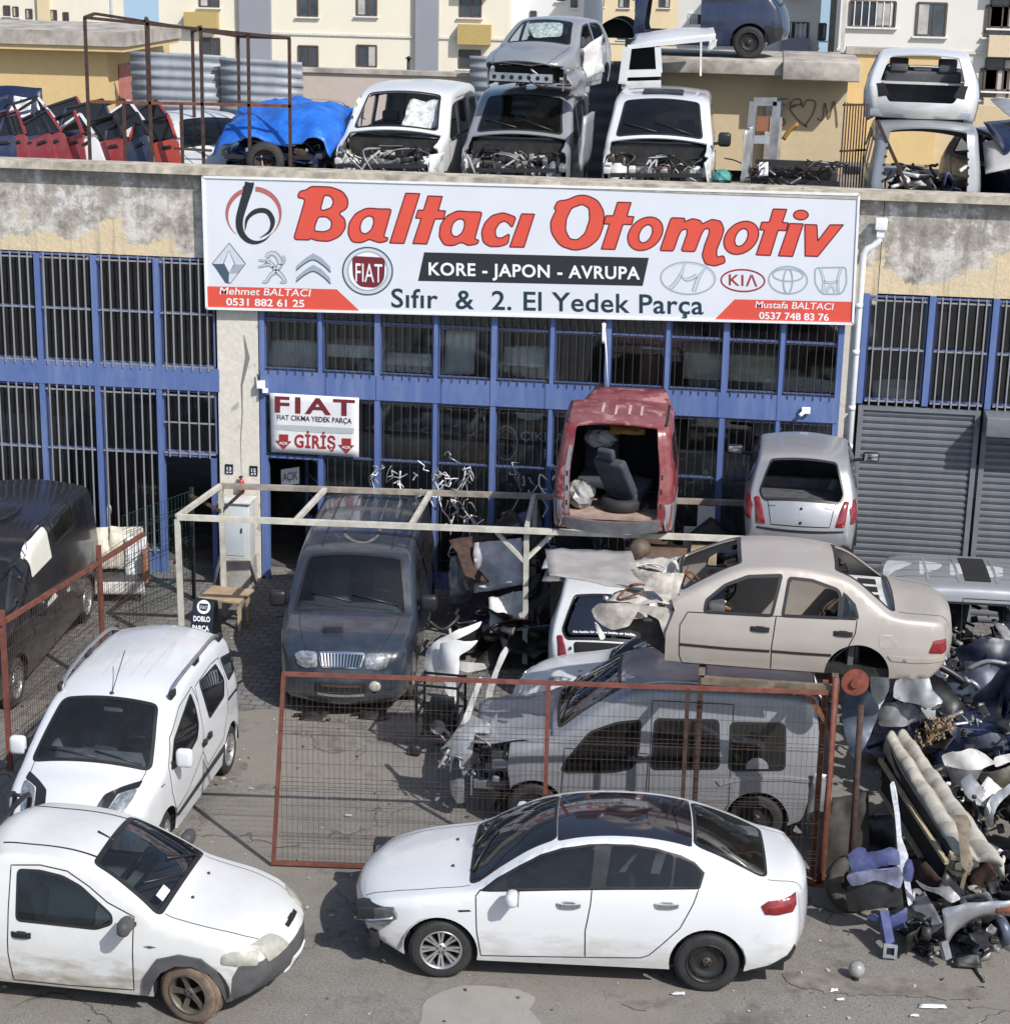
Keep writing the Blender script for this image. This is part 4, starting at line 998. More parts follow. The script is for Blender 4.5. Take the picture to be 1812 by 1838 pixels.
 B.stroke(mb, [(455+48*math.cos(R(a)), 385+46*math.sin(R(a))) for a in range(-86, 46, 6)], [9, 9, 7, 4, 1.5], I_ROSE, 1.2)
 B.stroke(mb, [(455+48*math.cos(R(a)), 385+46*math.sin(R(a))) for a in range(-110, -236, -6)], [8, 8, 6, 3, 1], I_ROSE, 1.2)
 B.stroke(mb, c3((296, 82), (290, 110), (262, 200), (240, 290), (248, 350), (285, 395), (330, 408), (380, 392), (412, 360)), [17, 16, 15, 14, 13, 11, 8, 4, 1], I_BLK, 1.6)
 B.stroke(mb, c3((270, 345), (285, 275), (335, 237), (390, 240), (420, 290), (405, 345), (352, 383)), [1, 6, 9, 9, 9, 5, 1], I_BLK, 1.8)
 B.fill(mb, c3((258, 105), (318, 78), (308, 140), (262, 140)), I_BLK, 1.7); mb.build('round_emblem', t)
 # subtitle bar and line
 mb = MB(); B.fill(mb, [(761, 452.5), (1164, 462.5), (1153, 513), (750, 504)], I_BLK, 1); mb.build('subtitle_bar', t)
 mb = MB(); B.text(mb, 'KORE - JAPON - AVRUPA', (769, 493), (1148, 501), 23, I_WHITE, 2.2, 0, .022, space=1.08); mb.build('subtitle_lettering', t)
 mb = MB(); B.text(mb, 'S\u0131f\u0131r  &  2. El Yedek Par\u00e7a', (702, 551), (1262, 564), 35, I_NAVY, 1.2, 0, .014, space=1.04); mb.build('slogan_lettering', t)
 # phone number flashes
 mb = MB(); B.fill(mb, [(372, 513.5), (604, 519), (646, 558.5), (372, 552)], I_RED, .8); mb.build('red_flash', t); mb = MB(); B.fill(mb, [(1529, 541.5), (1318, 537), (1281, 574.5), (1529, 580)], I_RED, .8); mb.build('red_flash', t)
 mb = MB(); B.text(mb, 'Mehmet BALTACI', (394, 528), (556, 532), 13.5, I_WHITE, 2.4, 2, .004); B.text(mb, '0531 882 61 25', (406, 547.5), (546, 551), 13.2, I_WHITE, 2, 0, .018)
 B.text(mb, 'Mustafa BALTACI', (1355, 552), (1494, 556), 12.5, I_WHITE, 2.4, 2, .004); B.text(mb, '0537 748 83 76', (1362, 572), (1487, 575.5), 12.8, I_WHITE, 2, 0, .018); mb.build('phone_lettering', t)
 # maker emblems
 mb = MB()  # diamond
 D = c3((182, 410), (272, 525), (210, 630), (165, 630), (92, 520))
 dia = c3((185, 410), (273, 523), (190, 632), (93, 522)); B.fill(mb, dia, I_STEELL, 1)
 B.fill(mb, c3((96, 524), (155, 524), (184, 575), (182, 630), (165, 628)), I_STEELD, 1.6); B.fill(mb, c3((190, 575), (212, 527), (268, 527), (238, 575)), I_STEEL, 1.6)
 B.fill(mb, c3((184, 452), (214, 522), (184, 574), (155, 520)), M_SIGN, 2.2); B.stroke(mb, dia, 1.6, I_STEELD, 2.4, True, False); B.stroke(mb, c3((184, 452), (214, 522), (184, 574), (155, 520)), 1.4, I_STEELD, 2.6, True, False)
 mb.build('diamond_emblem', t)
 mb = MB()  # standing lion
 for pts, wd_ in ((c3((385, 490), (400, 472), (430, 470), (450, 490), (462, 520), (440, 560), (405, 590), (385, 622), (365, 622)), [5, 8, 9, 9, 9, 8, 6, 5, 4]), (c3((345, 505), (375, 508), (410, 520), (440, 560), (470, 590), (488, 622), (460, 625)), [3, 4, 6, 9, 7, 5, 3]),
                     (c3((342, 542), (370, 535), (400, 530), (430, 545)), [3, 4, 5, 5]), (c3((455, 530), (478, 520), (485, 500), (475, 480)), [4, 3, 3, 3]), (c3((375, 520), (392, 505), (410, 500)), [3, 5, 7])):
  B.stroke(mb, pts, [w_*1.0+1.2 for w_ in wd_], I_STEELD, 1); B.stroke(mb, pts, [w_*1. for w_ in wd_], I_STEEL, 1.6); B.stroke(mb, [(x-.6, y-.8) for x, y in pts], [w_*.45 for w_ in wd_], I_STEELL, 2)
 mb.build('lion_emblem', t)
 mb = MB()
 for dy in (0, 62):
  B.fill(mb, c3((545, 560+dy), (548, 535+dy), (600, 490+dy), (640, 466+dy), (685, 490+dy), (733, 540+dy), (735, 570+dy), (690, 530+dy), (640, 503+dy), (595, 522+dy)), I_STEEL, 1)
  B.stroke(mb, c3((547, 560+dy), (595, 522+dy), (640, 503+dy), (690, 530+dy), (734, 570+dy)), 2.2, I_STEELD, 1.6)
 mb.build('chevron_emblem', t)
 mb = MB(); c = (659.5, 486.5)
 B.ring(mb, c, 46, 44, 0, I_STEELD, .8); B.ring(mb, c, 43, 41, 0, I_STEELL, 1.3); B.ring(mb, c, 37, 36, 0, I_STEEL, 1.8); B.ring(mb, c, 34, 33.5, 0, I_WHITE, 2.2)
 B.fill(mb, rounded(c3((850, 480), (1030, 490), (1025, 610), (985, 655), (890, 648), (855, 600)), 9), I_MAROON, 2.7); B.text(mb, 'FIAT', (638, 505), (686, 507), 35, I_WHITE, 3.4, 0, .0); mb.build('round_badge', t)
 mb = MB(); c = (930+875/2.876, 300+573/2.876)
 B.ring(mb, c, 48.5, 28.5, 3.4, I_STEEL, 1, 2); B.ring(mb, c, 47, 27, 1.6, I_STEELL, 1.5, 2)
 for pts in (c4((862, 492), (835, 560), (800, 610), (780, 625)), c4((968, 515), (930, 570), (905, 640)), c4((835, 560), (870, 580), (920, 560))): B.stroke(mb, pts, [3, 7, 8], I_STEEL, 1.8); B.stroke(mb, pts, [1.2, 3.5, 3.5], I_STEELL, 2.3)
 mb.build('oval_h_emblem', t)
 mb = MB(); c = (930+1158/2.876, 300+585/2.876); B.ring(mb, c, 39, 19.5, 3, I_CRED, 1, 2); B.text(mb, 'KI\u039b', (1307.5, 511.5), (1359, 514), 20.5, I_CRED, 1.5, 0, .012, space=1.12); mb.build('oval_word_emblem', t)
 mb = MB(); c = (930+1391/2.876, 300+583/2.876)
 B.ring(mb, c, 34.5, 24.5, 3, I_STEEL, 1, 2); B.ring(mb, (c[0], c[1]-9), 27, 11, 2.6, I_STEEL, 1.4, 2); B.ring(mb, (c[0], c[1]+2), 8, 22, 2.6, I_STEEL, 1.8, 2)
 mb.build('triple_oval_emblem', t)
 mb = MB(); B.stroke(mb, rounded(c4((1530, 520), (1690, 516), (1694, 600), (1668, 655), (1565, 655), (1530, 600)), 7), 3, I_STEEL, 1, True, False)
 for pts in (c4((1557, 520), (1575, 585), (1570, 648)), c4((1665, 520), (1648, 585), (1652, 648)), c4((1575, 590), (1612, 596), (1648, 590)), c4((1590, 645), (1600, 620), (1622, 618), (1634, 645))): B.stroke(mb, pts, 5, I_STEEL, 1.5); B.stroke(mb, pts, 2, I_STEELL, 2)
 mb.build('square_h_emblem', t)
big_sign()
def banner():
 c6 = lambda *p: [(440+x/3.02, 560+y/3.02) for x, y in p]
 t = thing('entrance_banner', 'white cloth banner with red word and two red arrows hung over the blue entrance', 'banner', PY(560, 765, -.12))
 B = Board(t, lambda x, y, l: PY(x, y, -.125-.003*l)); q = [Vector(np.array(PY(x, y, -.125))-B.o) for x, y in ((484, 705), (644, 714), (644, 821), (487, 811))]
 mb = MB(); mb.sheet([q[3], q[2], q[1], q[0]], simple('banner_cloth', (.70, .70, .72), .8, var=.06), 10, 8, .002, .003, 3); mb.build('cloth', t)
 mb = MB(); B.text(mb, 'FIAT', (493, 739), (637, 746), 29, I_MAROON, 2, 0, .028, space=1.22); B.text(mb, 'G\u0130R\u0130\u015e', (528, 802), (602, 806), 23, I_CRED, 2, 0, .03, space=1.08)
 B.text(mb, 'FIAT CIKMA YEDEK PAR\u00c7A', (497, 753), (631, 760), 9.5, I_BLK, 2, 0, .014); mb.build('lettering', t)
 mb = MB(); B.fill(mb, c6((155, 610), (300, 615), (590, 630), (585, 660), (400, 655), (170, 638)), INK('faded_grey', (.42, .46, .47)), 1.5); mb.build('faded_stripe', t)
 for dx, dy in ((0, 0), (340, 22)):
  mb = MB(); B.fill(mb, c6((183+dx, 662+dy), (233+dx, 664+dy), (233+dx, 700+dy), (252+dx, 700+dy), (207+dx, 747+dy), (162+dx, 697+dy), (183+dx, 697+dy)), I_CRED, 2)
  p0 = c6((184+dx, 716+dy), (232+dx, 719+dy)); B.text(mb, 'A\u00c7IK', p0[0], p0[1], 4.5, I_WHITE, 3, 0, .02); mb.build('arrow', t)
 # dark navy sheet with white words behind the lower windows
 t = thing('navy_banner', 'dark blue banner with white lettering behind the lower windows left of the red van', 'banner', PY(950, 820, .2))
 B = Board(t, lambda x, y, l: PY(x, y, .2-.004*l)); q = [Vector(np.array(PY(x, y, .2))-B.o) for x, y in ((905, 738), (1060, 745), (1060, 842), (905, 832))]
 mb = MB(); mb.sheet([q[3], q[2], q[1], q[0]], simple('navy_cloth', (.012, .015, .035), .8), 8, 6, .003, .003, 4); mb.build('cloth', t)
 mb = MB(); B.text(mb, '\u00c7IKMA YEDEK', (934, 790), (1100, 797), 17, I_WHITE, 2, 0, .005); B.text(mb, 'PAR\u00c7A', (976, 822), (1060, 826), 17, I_WHITE, 2, 0, .005)
 B.fill(mb, c6((1462, 540), (1630, 545), (1600, 580), (1540, 588), (1480, 575)), I_WHITE, 2); B.ring(mb, (908, 795), 20, 30, 4, I_STEELL, 2); B.ring(mb, (908, 795), 15, 24, 2, I_STEEL, 2); mb.build('lettering', t)
 mb = MB(); q = [PY(x, y, .35) for x, y in ((504, 843), (537, 838), (537, 868), (505, 872))]; t = thing('open_notice', 'small white notice behind the glass of the blue entrance door', 'notice', q[0])
 B = Board(t, lambda x, y, l: PY(x, y, .35-.004*l)); mb.prism([Vector(p-q[0]) for p in q], (0, .004, 0), I_WHITE); mb.build('notice_sheet', t); mb = MB(); B.text(mb, 'A\u00c7IK', (507, 864), (534, 860), 15, I_MAROON, 2, 0, .01); mb.build('lettering', t)
 for (x, y), txt, lb in (((411, 842), '13', 'dark blue house number plate on the left edge of the cracked column'), ((455, 845), '12', 'dark blue house number plate on the right edge of the cracked column')):
  t = thing('number_plate', lb, 'house number', PY(x, y, -.06)); B = Board(t, lambda px, py, l: PY(px, py, -.068-.003*l)); mb = MB(); q = [Vector(np.array(PY(x+a, y+b, -.068))-B.o) for a, b in ((-7, -9), (7, -8), (7, 9), (-7, 8))]
  mb.prism(q, (0, .012, 0), M_NAVY); mb.build('plate', t); mb = MB(); B.text(mb, txt, (x-4, y+2), (x+4, y+2.4), 6.5, I_WHITE, 1, 0, .02)
  for d in (-3.5, 2): B.fill(mb, [(x+d-1, y+4.5), (x+d+2.2, y+4.6), (x+d+2.2, y+6.8), (x+d-1, y+6.7)], I_WHITE, 1)
  mb.build('digits', t)
banner()
def aframe():
 # folding pavement board
 base = PZ(362, 1168, 0); o = np.array([base[0], base[1], 0]); t = thing('folding_board', 'dark blue folding pavement board with round badge beside the white carport post', 'sign', o)
 n = np.array([.05, -.95, .30]); p0 = np.array([base[0], base[1]+.02, .06])
 B = Board(t, lambda x, y, l: PP(x, y, p0+n*(.004*l+.02), n)); q = [Vector(B.P(p, 0)) for p in ((347, 1075), (385, 1080), (377, 1180), (336, 1175))]
 mb = MB(); mb.prism(q, tuple(-n*.03), M_NAVY); mb.build('front_panel', t)
 mb = MB(); mb.prism([q[0]+Vector((.03, .02, 0)), q[1]+Vector((.03, .02, 0)), q[2]+Vector((.06, .5, -.0)), q[3]+Vector((.06, .5, 0))], (0, .03, .01), M_TRIM); mb.build('rear_panel', t)
 mb = MB(); c = (365.5, 1089.5); B.ring(mb, c, 12, 12.5, 0, I_WHITE, 1); B.fill(mb, rounded([(357.5, 1083), (374, 1084), (372, 1094), (369, 1097), (361, 1096), (358, 1093)], 2), M_NAVY, 2); B.text(mb, 'FIAT', (360, 1093), (371.5, 1094), 6.5, I_WHITE, 3, 0, .0); mb.build('badge', t)
 mb = MB(); B.text(mb, 'DOBLO', (347, 1114.5), (377, 1116.5), 9.5, I_WHITE, 1.5, 0, .03); B.text(mb, 'PARÇA', (345, 1131), (375, 1133), 9.5, I_WHITE, 1.5, 0, .03); mb.build('lettering', t)
aframe()
# ================================================================== fences, frames and yard furniture
def L3(o, P): return Vector((float(P[0]), float(P[1]), float(P[2])))-Vector(o)
M_WIRE = simple('fence_wire', (.060, .040, .032), .8, var=.5, vscale=10); M_WIREG = simple('green_fence_wire', (.018, .05, .05), .6, var=.3)
def mesh_panel(root, a, b, z0, z1, pitch, hz, wire, mat=M_WIRE, fold=()):
 """welded wire mesh between two ground points of a panel"""
 o = root.location; a = Vector((a[0], a[1], 0)); b = Vector((b[0], b[1], 0)); d = b-a; L = d.length; d /= L; nrm = Vector((-d.y, d.x, 0)); mb = MB()
 n = int(L/pitch)
 for i in range(n+1):
  p = a+d*(L*i/n)+nrm*rnd.uniform(-.004, .004); mb.bar(p+Vector((0, 0, z0))-o, p+Vector((0, 0, z1))-o, wire, mat)
 k = int((z1-z0)/hz)
 for j in range(k+1):
  z = z0+(z1-z0)*j/k
  mb.bar(a+Vector((0, 0, z))-nrm*wire-o, b+Vector((0, 0, z))-nrm*wire-o, wire*1.1, mat)
 for z in fold:
  for q in (-.04, 0, .04): mb.bar(a+Vector((0, 0, z+q))-nrm*(.03 if q == 0 else .01)-o, b+Vector((0, 0, z+q))-nrm*(.03 if q == 0 else .01)-o, wire*1.2, mat)
 return mb.build('wire_mesh', root)
def yard():
 # rusty mesh gate panel in front of the silver van
 a = Vector((-4.96, -9.89, 0)); b = Vector((1.03, -9.33, 0)); d = (b-a).normalized()
 t = thing('mesh_gate', 'wide rusty framed wire mesh gate standing between the white sedan and the silver van', 'gate', (a.x, a.y, 0)); o = t.location
 mb = MB(); P = lambda s_, z: a+d*s_+Vector((0, 0, z))-o; L = (b-a).length
 mb.bar(P(.02, .05), P(.16, 2.31), .042, M_RUSTRED); mb.bar(P(.14, 2.30), P(L, 2.29), .042, M_RUSTRED); mb.bar(P(.0, .05), P(L*.3, .05), .042, M_RUSTRED); mb.bar(P(L*.3, .05), P(L, .05), .042, M_RUSTRED)
 mb.build('gate_frame', t)
 for s_, m_ in ((3.02, M_RUSTRED), (4.52, M_RUSTDK)): mb = MB(); mb.bar(P(s_, .05), P(s_, 2.29), .045, m_); mb.build('upright', t)
 mesh_panel(t, a+d*.12, b, .08, 2.27, .058, .16, .0032, fold=(.35, 1.0, 1.65))
 t = thing('rusty_post', 'tall thin rust red post at the right end of the mesh gate', 'post', (1.08, -9.30, 0)); mb = MB(); mb.tube([(0, 0, 0), (.03, .02, 1.2), (.02, .02, 2.45)], .03, M_RUSTRED, 10); mb.build('pole', t)
 mb = MB(); mb.box((0, 0, .01), (.12, .12, .02), M_RUST); mb.build('foot', t)
 # left fence, running back towards the workshop
 a = Vector((-8.75, -7.9, 0)); b = Vector((-8.32, -3.7, 0)); t = thing('mesh_fence', 'rust red railed wire fence between the black van and the white van', 'fence', (a.x, a.y, 0)); o = t.location; d = (b-a); L = d.length; d /= L
 P = lambda s_, z: a+d*s_+Vector((0, 0, z))-o
 mb = MB(); mb.bar(P(-.05, 1.93), P(L+.02, 1.80), .055, M_RUSTRED); mb.build('top_rail', t)
 for s_ in (0, 2.75, ): mb = MB(); mb.bar(P(s_, 0), P(s_, 2.08), .06, M_RUSTRED); mb.build('fence_post', t)
 mesh_panel(t, a, b, .06, 1.92, .06, .17, .0042, fold=(.4, 1.1))
 # green mesh panel leaning behind
 mb = MB(); t = thing('green_mesh_panel', 'dark green wire mesh panel standing behind the white carport post', 'fence', (-8.9, -2.4, 0)); mesh_panel(t, (-8.95, -2.7), (-8.35, -1.2), .05, 1.75, .08, .2, .005, M_WIREG, fold=(.4, 1., 1.5))
 mb = MB(); o = t.location; mb.bar(Vector((-8.35, -1.2, 0))-o, Vector((-8.35, -1.2, 1.8))-o, .05, M_TRIM); mb.build('fence_post', t)
 # carport frame of pale box section
 z = 2.06; FL = PZ(318, 928, z); FR = PZ(945, 949, z); BL = PZ(396, 872, z); BR = PZ(1000, 891, z); FR2 = PZ(1000, 957, z)
 t = thing('carport_frame', 'open carport frame of pale steel tube above the dark grey van', 'frame', (FL[0], FL[1], 0)); o = t.location
 lv = lambda p, dz=0: Vector((p[0], p[1], z+dz))-o
 FE = PZ(1342, 968, z); BE = PZ(1342, 903, z)
 mb = MB(); mb.bar(lv(FL), lv(FE), .075, M_STEELW); mb.build('beam', t)
 mb = MB(); mb.bar(lv(BL), lv(BE), .075, simple('weathered_steel', (.27, .24, .20), .7, var=.4)); mb.build('beam', t)
 for pf, pb in ((FL, BL), (PZ(530, 936, z), PZ(583, 879, z)), (PZ(738, 942, z), PZ(772, 885, z)), (FR, PZ(958, 889, z)), (FE, BE)): mb = MB(); mb.bar(lv(pf, .004), lv(pb, .004), .065, M_STEELW); mb.build('cross_beam', t)
 for p in (FL, BL, FR, PZ(960, 889, z), FE, BE):
  mb = MB(); mb.bar(Vector((p[0]+.02, p[1]+.02, 0))-o, lv(p, -.03), .07, M_STEELW if p is not FE else M_RUSTDK); mb.build('post', t)
 mb = MB(); mb.bar(lv(FR, -.05)-Vector((.45, 0, 0)), lv(FR, -.5), .05, M_STEELW); mb.bar(lv(FR, -.05)+Vector((.40, .2, 0)), lv(FR, -.45), .05, M_STEELW); mb.build('brace', t)
 mb = MB(); mb.bar(lv(BL, -.05)+Vector((.35, 0, 0)), lv(BL, -.4), .05, M_RUSTDK); mb.bar(lv(BL, -.05)-Vector((.35, .4, 0)), lv(BL, -.4), .05, M_RUSTDK); mb.build('brace', t)
 # rack that carries the beige sedan
 t = thing('steel_rack', 'rusty angle iron rack carrying the beige sedan above the silver van', 'rack', (-.33, -9.28, 0)); o = t.location; zt = 2.33; X0, X1, Y0, Y1 = -.33, 1.12, -9.2, -7.4
 for x, y in ((X0, Y0), (X1, Y0), (X0, Y1), (X1, Y1), (X1-.11, Y0+.12)): mb = MB(); mb.bar(Vector((x, y, 0))-o, Vector((x, y, zt))-o, .06, M_RUSTDK if x < 1 else M_RUST); mb.build('post', t)
 for a_, b_ in (((X0, Y0), (X1, Y0)), ((X0, Y1), (X1, Y1)), ((X0, Y0), (X0, Y1)), ((X1, Y0), (X1, Y1))): mb = MB(); mb.bar(Vector((*a_, zt-.04))-o, Vector((*b_, zt-.04))-o, .07, simple('rack_beam', (.16, .125, .09), .7, var=.5), .08); mb.build('beam', t)
 mb = MB(); mb.bar(Vector((X1-.32, Y0-.01, zt-.08))-o, Vector((X1-.02, Y0-.01, zt-.52))-o, .05, M_RUST); mb.build('brace', t)
 mb = MB(); mb.tube([(0, 0, 0), (.0, .02, 1.1), (-.02, .0, 2.2)], .035, M_RUSTDK, 10); mb.build('pole', tag(thing('iron_pole', 'black iron pole beside the rusty brake disc of the beige sedan', 'post', PZ(1522, 1600, 0)), None, None))
 # electric cabinet on its plinth, extinguisher, table, stick
 p = PZ(425, 1052, 0); t = thing('electric_cabinet', 'grey electric meter cabinet with yellow sticker on concrete plinth', 'cabinet', (-7.86, -.50, 0))
 mb = MB(); mb.box((0, .12, .24), (.50, .44, .48), M_CONC, bev=.015); mb.build('plinth', t)
 mb = MB(); mb.box((0, .14, .93), (.46, .36, .9), simple('cabinet_grey', (.56, .58, .57), .5, var=.1, vscale=2), bev=.012); mb.box((0, .13, 1.395), (.52, .42, .03), M_DIRTYWH, bev=.008); mb.build('cabinet_body', t)
 mb = MB(); mb.box((-.03, -.047, .93), (.37, .012, .80), simple('cabinet_door', (.50, .55, .58), .45, var=.1, vscale=2), bev=.003); d_ = mb.build('door', t)
 mb = MB(); mb.box((-.12, -.057, 1.14), (.12, .004, .12), simple('yellow_sticker', (.66, .55, .05), .5, var=.12)); mb.build('sticker', d_); mb = MB(); mb.box((.11, -.06, .95), (.02, .02, .07), M_TRIM); mb.build('handle', d_)
 t = thing('fire_extinguisher', 'small red fire extinguisher hanging on the column above the cabinet', 'extinguisher', PY(433, 872, -.13)); mb = MB(); mb.lathe([(.001, -.13), (.045, -.13), (.05, -.1), (.05, .06), (.03, .1), (.012, .12), (.001, .13)], (0, 0, 0), (0, 0, 1), simple('red_enamel', (.40, .03, .025), .3, coat=.6), 16); mb.build('cylinder', t); mb = MB(); mb.box((0, -.02, .15), (.05, .09, .03), M_TRIM, bev=.008); mb.build('valve', t)
 t = thing('wooden_table', 'low table of bare boards beside the blue folding board', 'table', (-7.55, -2.35, 0)); wood = simple('raw_board', (.40, .30, .19), .8, var=.25, vscale=3)
 mb = MB(); mb.box((0, .1, .47), (.66, .62, .035), wood, rz=-.12, bev=.004); mb.build('tabletop', t)
 for x, y in ((-.26, -.12), (.27, -.15), (-.24, .33), (.28, .30)): mb = MB(); mb.bar((x, y, 0), (x, y, .45), .05, wood); mb.build('leg', t)
 mb = MB(); mb.tube([PZ(395, 1000, .9)-PZ(395, 1000, .9), PZ(378, 1075, .0)-PZ(395, 1000, .9)], .022, M_GALV, 8); tag(mb.build('leaning_pipe'), 'grey pipe leaning on the cabinet plinth', 'pipe').location = PZ(395, 1000, .9)
 # old sofa with pillows beside the black van
 t = thing('old_sofa', 'worn wooden bench seat covered with stained white sheets in front of the blue windows', 'sofa', (-9.55, -1.35, 0), (0, 0, R(16))); stain = simple('stained_cloth', (.56, .53, .44), .9, var=.3, vscale=5, bmp=.4)
 mb = MB(); mb.box((0, 0, .25), (.80, .62, .12), simple('sofa_wood', (.15, .08, .05), .6), bev=.01)
 for x in (-.36, .36):
  for y in (-.25, .25): mb.bar((x, y, 0), (x, y, .25), .06, M_RUSTDK)
 mb.build('seat_frame', t)
 mb = MB(); mb.sheet([(-.42, -.34, .36), (.42, -.34, .36), (.42, .28, .38), (-.42, .28, .38)], M_TRIMGREY, 8, 6, .02, .05, 5); mb.build('seat', t)
 mb = MB(); mb.sheet([(-.42, -.35, .17), (.46, -.35, .15), (.44, -.36, .36), (-.42, -.34, .36)], M_DIRTYWH, 10, 5, .012, .008, 6); mb.build('front_sheet', t)
 mb = MB(); mb.box((0, .33, .66), (.86, .12, .72), simple('sofa_back', (.50, .46, .42), .9, var=.2), rot=Matrix.Rotation(R(-10), 3, 'X'), bev=.04); mb.build('backrest', t)
 mb = MB(); mb.box((.46, .08, .52), (.10, .62, .5), simple('arm_wood', (.30, .14, .075), .55), bev=.03); mb.build('armrest', t)
 for i, (x, m_, lb) in enumerate(((-.24, stain, 'yellow stained white pillow leaning on the left of the old sofa'), (.06, stain, 'pale pillow slumped in the middle of the old sofa'))):
  mb = MB(); mb.sheet([(-.16, -.13, -.28), (.15, -.13, -.30), (.17, .05, .32), (-.15, .07, .34)], m_, 9, 12, .035, .12, 20+i, .06); o_ = tag(mb.build('pillow'), lb, 'pillow'); o_.location = Vector((-9.55, -1.35, .74))+Matrix.Rotation(R(16), 3, 'Z')@Vector((x, .16, 0)); o_.rotation_euler = (0, R(-6+10*i), R(16))
 mb = MB(); mb.sheet([(-.17, -.06, -.35), (.14, -.10, -.37), (.16, .02, .25), (-.16, .04, .25)], M_WHITEPL, 8, 10, .02, .006, 31); o_ = tag(mb.build('white_cloth'), 'white cloth draped over the right arm of the old sofa', 'cloth'); o_.location = (-9.25, -1.22, .70); o_.rotation_euler = (0, 0, R(16))
 t = thing('small_post_lamp', 'thin metal hook stand behind the old sofa', 'stand', (-9.85, -.75, 0)); mb = MB(); mb.tube([(0, 0, 0), (0, 0, 1.25), (.03, 0, 1.33), (.06, 0, 1.25), (.05, 0, 1.15)], .012, M_GALV, 6); mb.build('pole', t)
yard()
# ================================================================== cars on the ground
def ZC(ox, oy, k): return lambda *pts: [(ox+x*k, oy+y*k) for x, y in pts]
PW_WHITE = paint('white_paint', (.64, .655, .675), .25, .04, coat=.7)
PW_SEDAN = paint('white_paint_dusty', (.64, .655, .675), .22, .03, low=.6, lowz=.58, dirtcol=(.42, .39, .35), coat=.8)
def sedan_white():
 c7 = ZC(620, 1380, .48565)
 prof = [(.10, .42), (.06, .55), (.07, .66), (.17, .745), (.42, .83), (.8, .905), (1.12, .955), (1.24, 1.0), (1.5, 1.17), (1.8, 1.335), (2.1, 1.43), (2.45, 1.475), (2.85, 1.475), (3.2, 1.43), (3.5, 1.345), (3.8, 1.22), (4.02, 1.12), (4.18, 1.09), (4.30, 1.07), (4.37, 1.03), (4.395, .92), (4.42, .7), (4.41, .5), (4.36, .34), (4.24, .27)]
 plan = [(0, .60), (.12, .70), (.3, .79), (.6, .86), (1., .885), (1.6, .895), (3., .895), (3.8, .87), (4.15, .83), (4.33, .77), (4.43, .68)]
 side = [(.2, .955), (.35, .985), (.55, 1.), (.75, .995), (.9, .975), (1., .95), (1.2, .86), (1.35, .78), (1.5, .70)]
 c = Car('parked_sedan', 'clean white sedan with black roof, missing front bumper and one bare steel rear wheel', 'car', (-1.39, -11.05), 184.2, 4.53, 1.79, prof, plan, side, (.87, 3.51), wr=.315, arch=.375, sill=.23, mat=PW_SEDAN)
 blk = M_TRIM
 fw = c.px('R' if False else 'L', c7((592, 442), (594, 400), (650, 363), (720, 325), (800, 302), (922, 285), (905, 440)))
 rw = c.px('L', c7((960, 437), (983, 285), (1060, 288), (1150, 302), (1213, 322), (1200, 437)))
 qw = c.px('L', c7((1208, 437), (1222, 324), (1290, 354), (1316, 388), (1302, 437)))
 dlo = c.px('L', c7((498, 449), (560, 402), (640, 357), (720, 316), (800, 292), (900, 279), (960, 277), (1060, 280), (1150, 294), (1240, 320), (1290, 345), (1327, 385), (1310, 443)))
 d1 = c.px('L', c7((481, 470), (498, 449), (910, 446), (905, 500), (885, 600), (884, 697), (500, 690), (484, 600)))
 d2 = c.px('L', c7((910, 446), (1305, 444), (1285, 500), (1235, 590), (1180, 640), (1120, 690), (1090, 699), (884, 697), (885, 600), (905, 500)))
 for p in (fw, rw, qw): c.S_(p, 'window', G_CAR, rd=.03)
 c.S_(dlo, 'window_surround', blk)
 c.S_(d1, 'door', seam=True); c.S_(d2, 'door', seam=True)
 s0, s1, s2, s3 = c.so(1.16), c.so(1.98), c.so(3.32), c.so(4.06)
 c.T_(c.quadT(s0, s1, .90, .86, .08), 'windscreen', G_WS, trim=.035)
 c.T_(c.quadT(s1+.02, s2, .93, .93, .05), 'roof_panel', simple('black_roof', (.016, .015, .022), .10, var=.2, coat=1.))
 c.T_(c.quadT(s2+.03, s3, .86, .84, .12), 'rear_window', G_WS, trim=.035)
 c.line('T', [(c.sf(.70), -.78), (c.so(.6), -.80), (c.so(1.15), -.82)]); c.line('T', [(c.sf(.70), .78), (c.so(.6), .80), (c.so(1.15), .82)])
 c.line('T', [(c.so(4.08), -.78), (c.so(4.3), -.76), (c.sr(.98), -.74)]); c.line('T', [(c.so(4.08), .78), (c.so(4.3), .76), (c.sr(.98), .74)])
 c.finish()
 tl = c.px('L', c7((1535, 508), (1560, 490), (1610, 482), (1660, 455), (1662, 500), (1650, 528), (1600, 540), (1550, 538)))
 c.decal('L', tl, .012, M_REDLAMP, 'tail_light', dome=.02); c.decal('R', tl, .012, M_REDLAMP, 'tail_light', dome=.02)
 # bare, hanging headlights where the bumper is gone
 for sg in (1, -1):
  mb = MB(); mb.prism([c.loc(.06, sg*.74, .70), c.loc(.40, sg*.885, .74), c.loc(.44, sg*.89, .66), c.loc(.30, sg*.87, .56), c.loc(.0, sg*.70, .54)], (0, -sg*.16, .02), simple('smoked_lamp', (.12, .125, .13), .12, .3, var=.6, vscale=16, coat=1.))
  mb.tube([c.loc(.0, sg*.715, .56), c.loc(.17, sg*.815, .60), c.loc(.40, sg*.895, .67)], .014, M_CHROME)
  mb.box(c.loc(.2, sg*.7, .66), (.36, .2, .14), M_TRIM, bev=.02); mb.build('headlight', c.root)
 mb = MB(); mb.box(c.loc(.16, 0, .5), (.10, 1.22, .13), M_GREASE, bev=.01); mb.box(c.loc(.3, 0, .55), (.05, .8, .4), M_DARK)
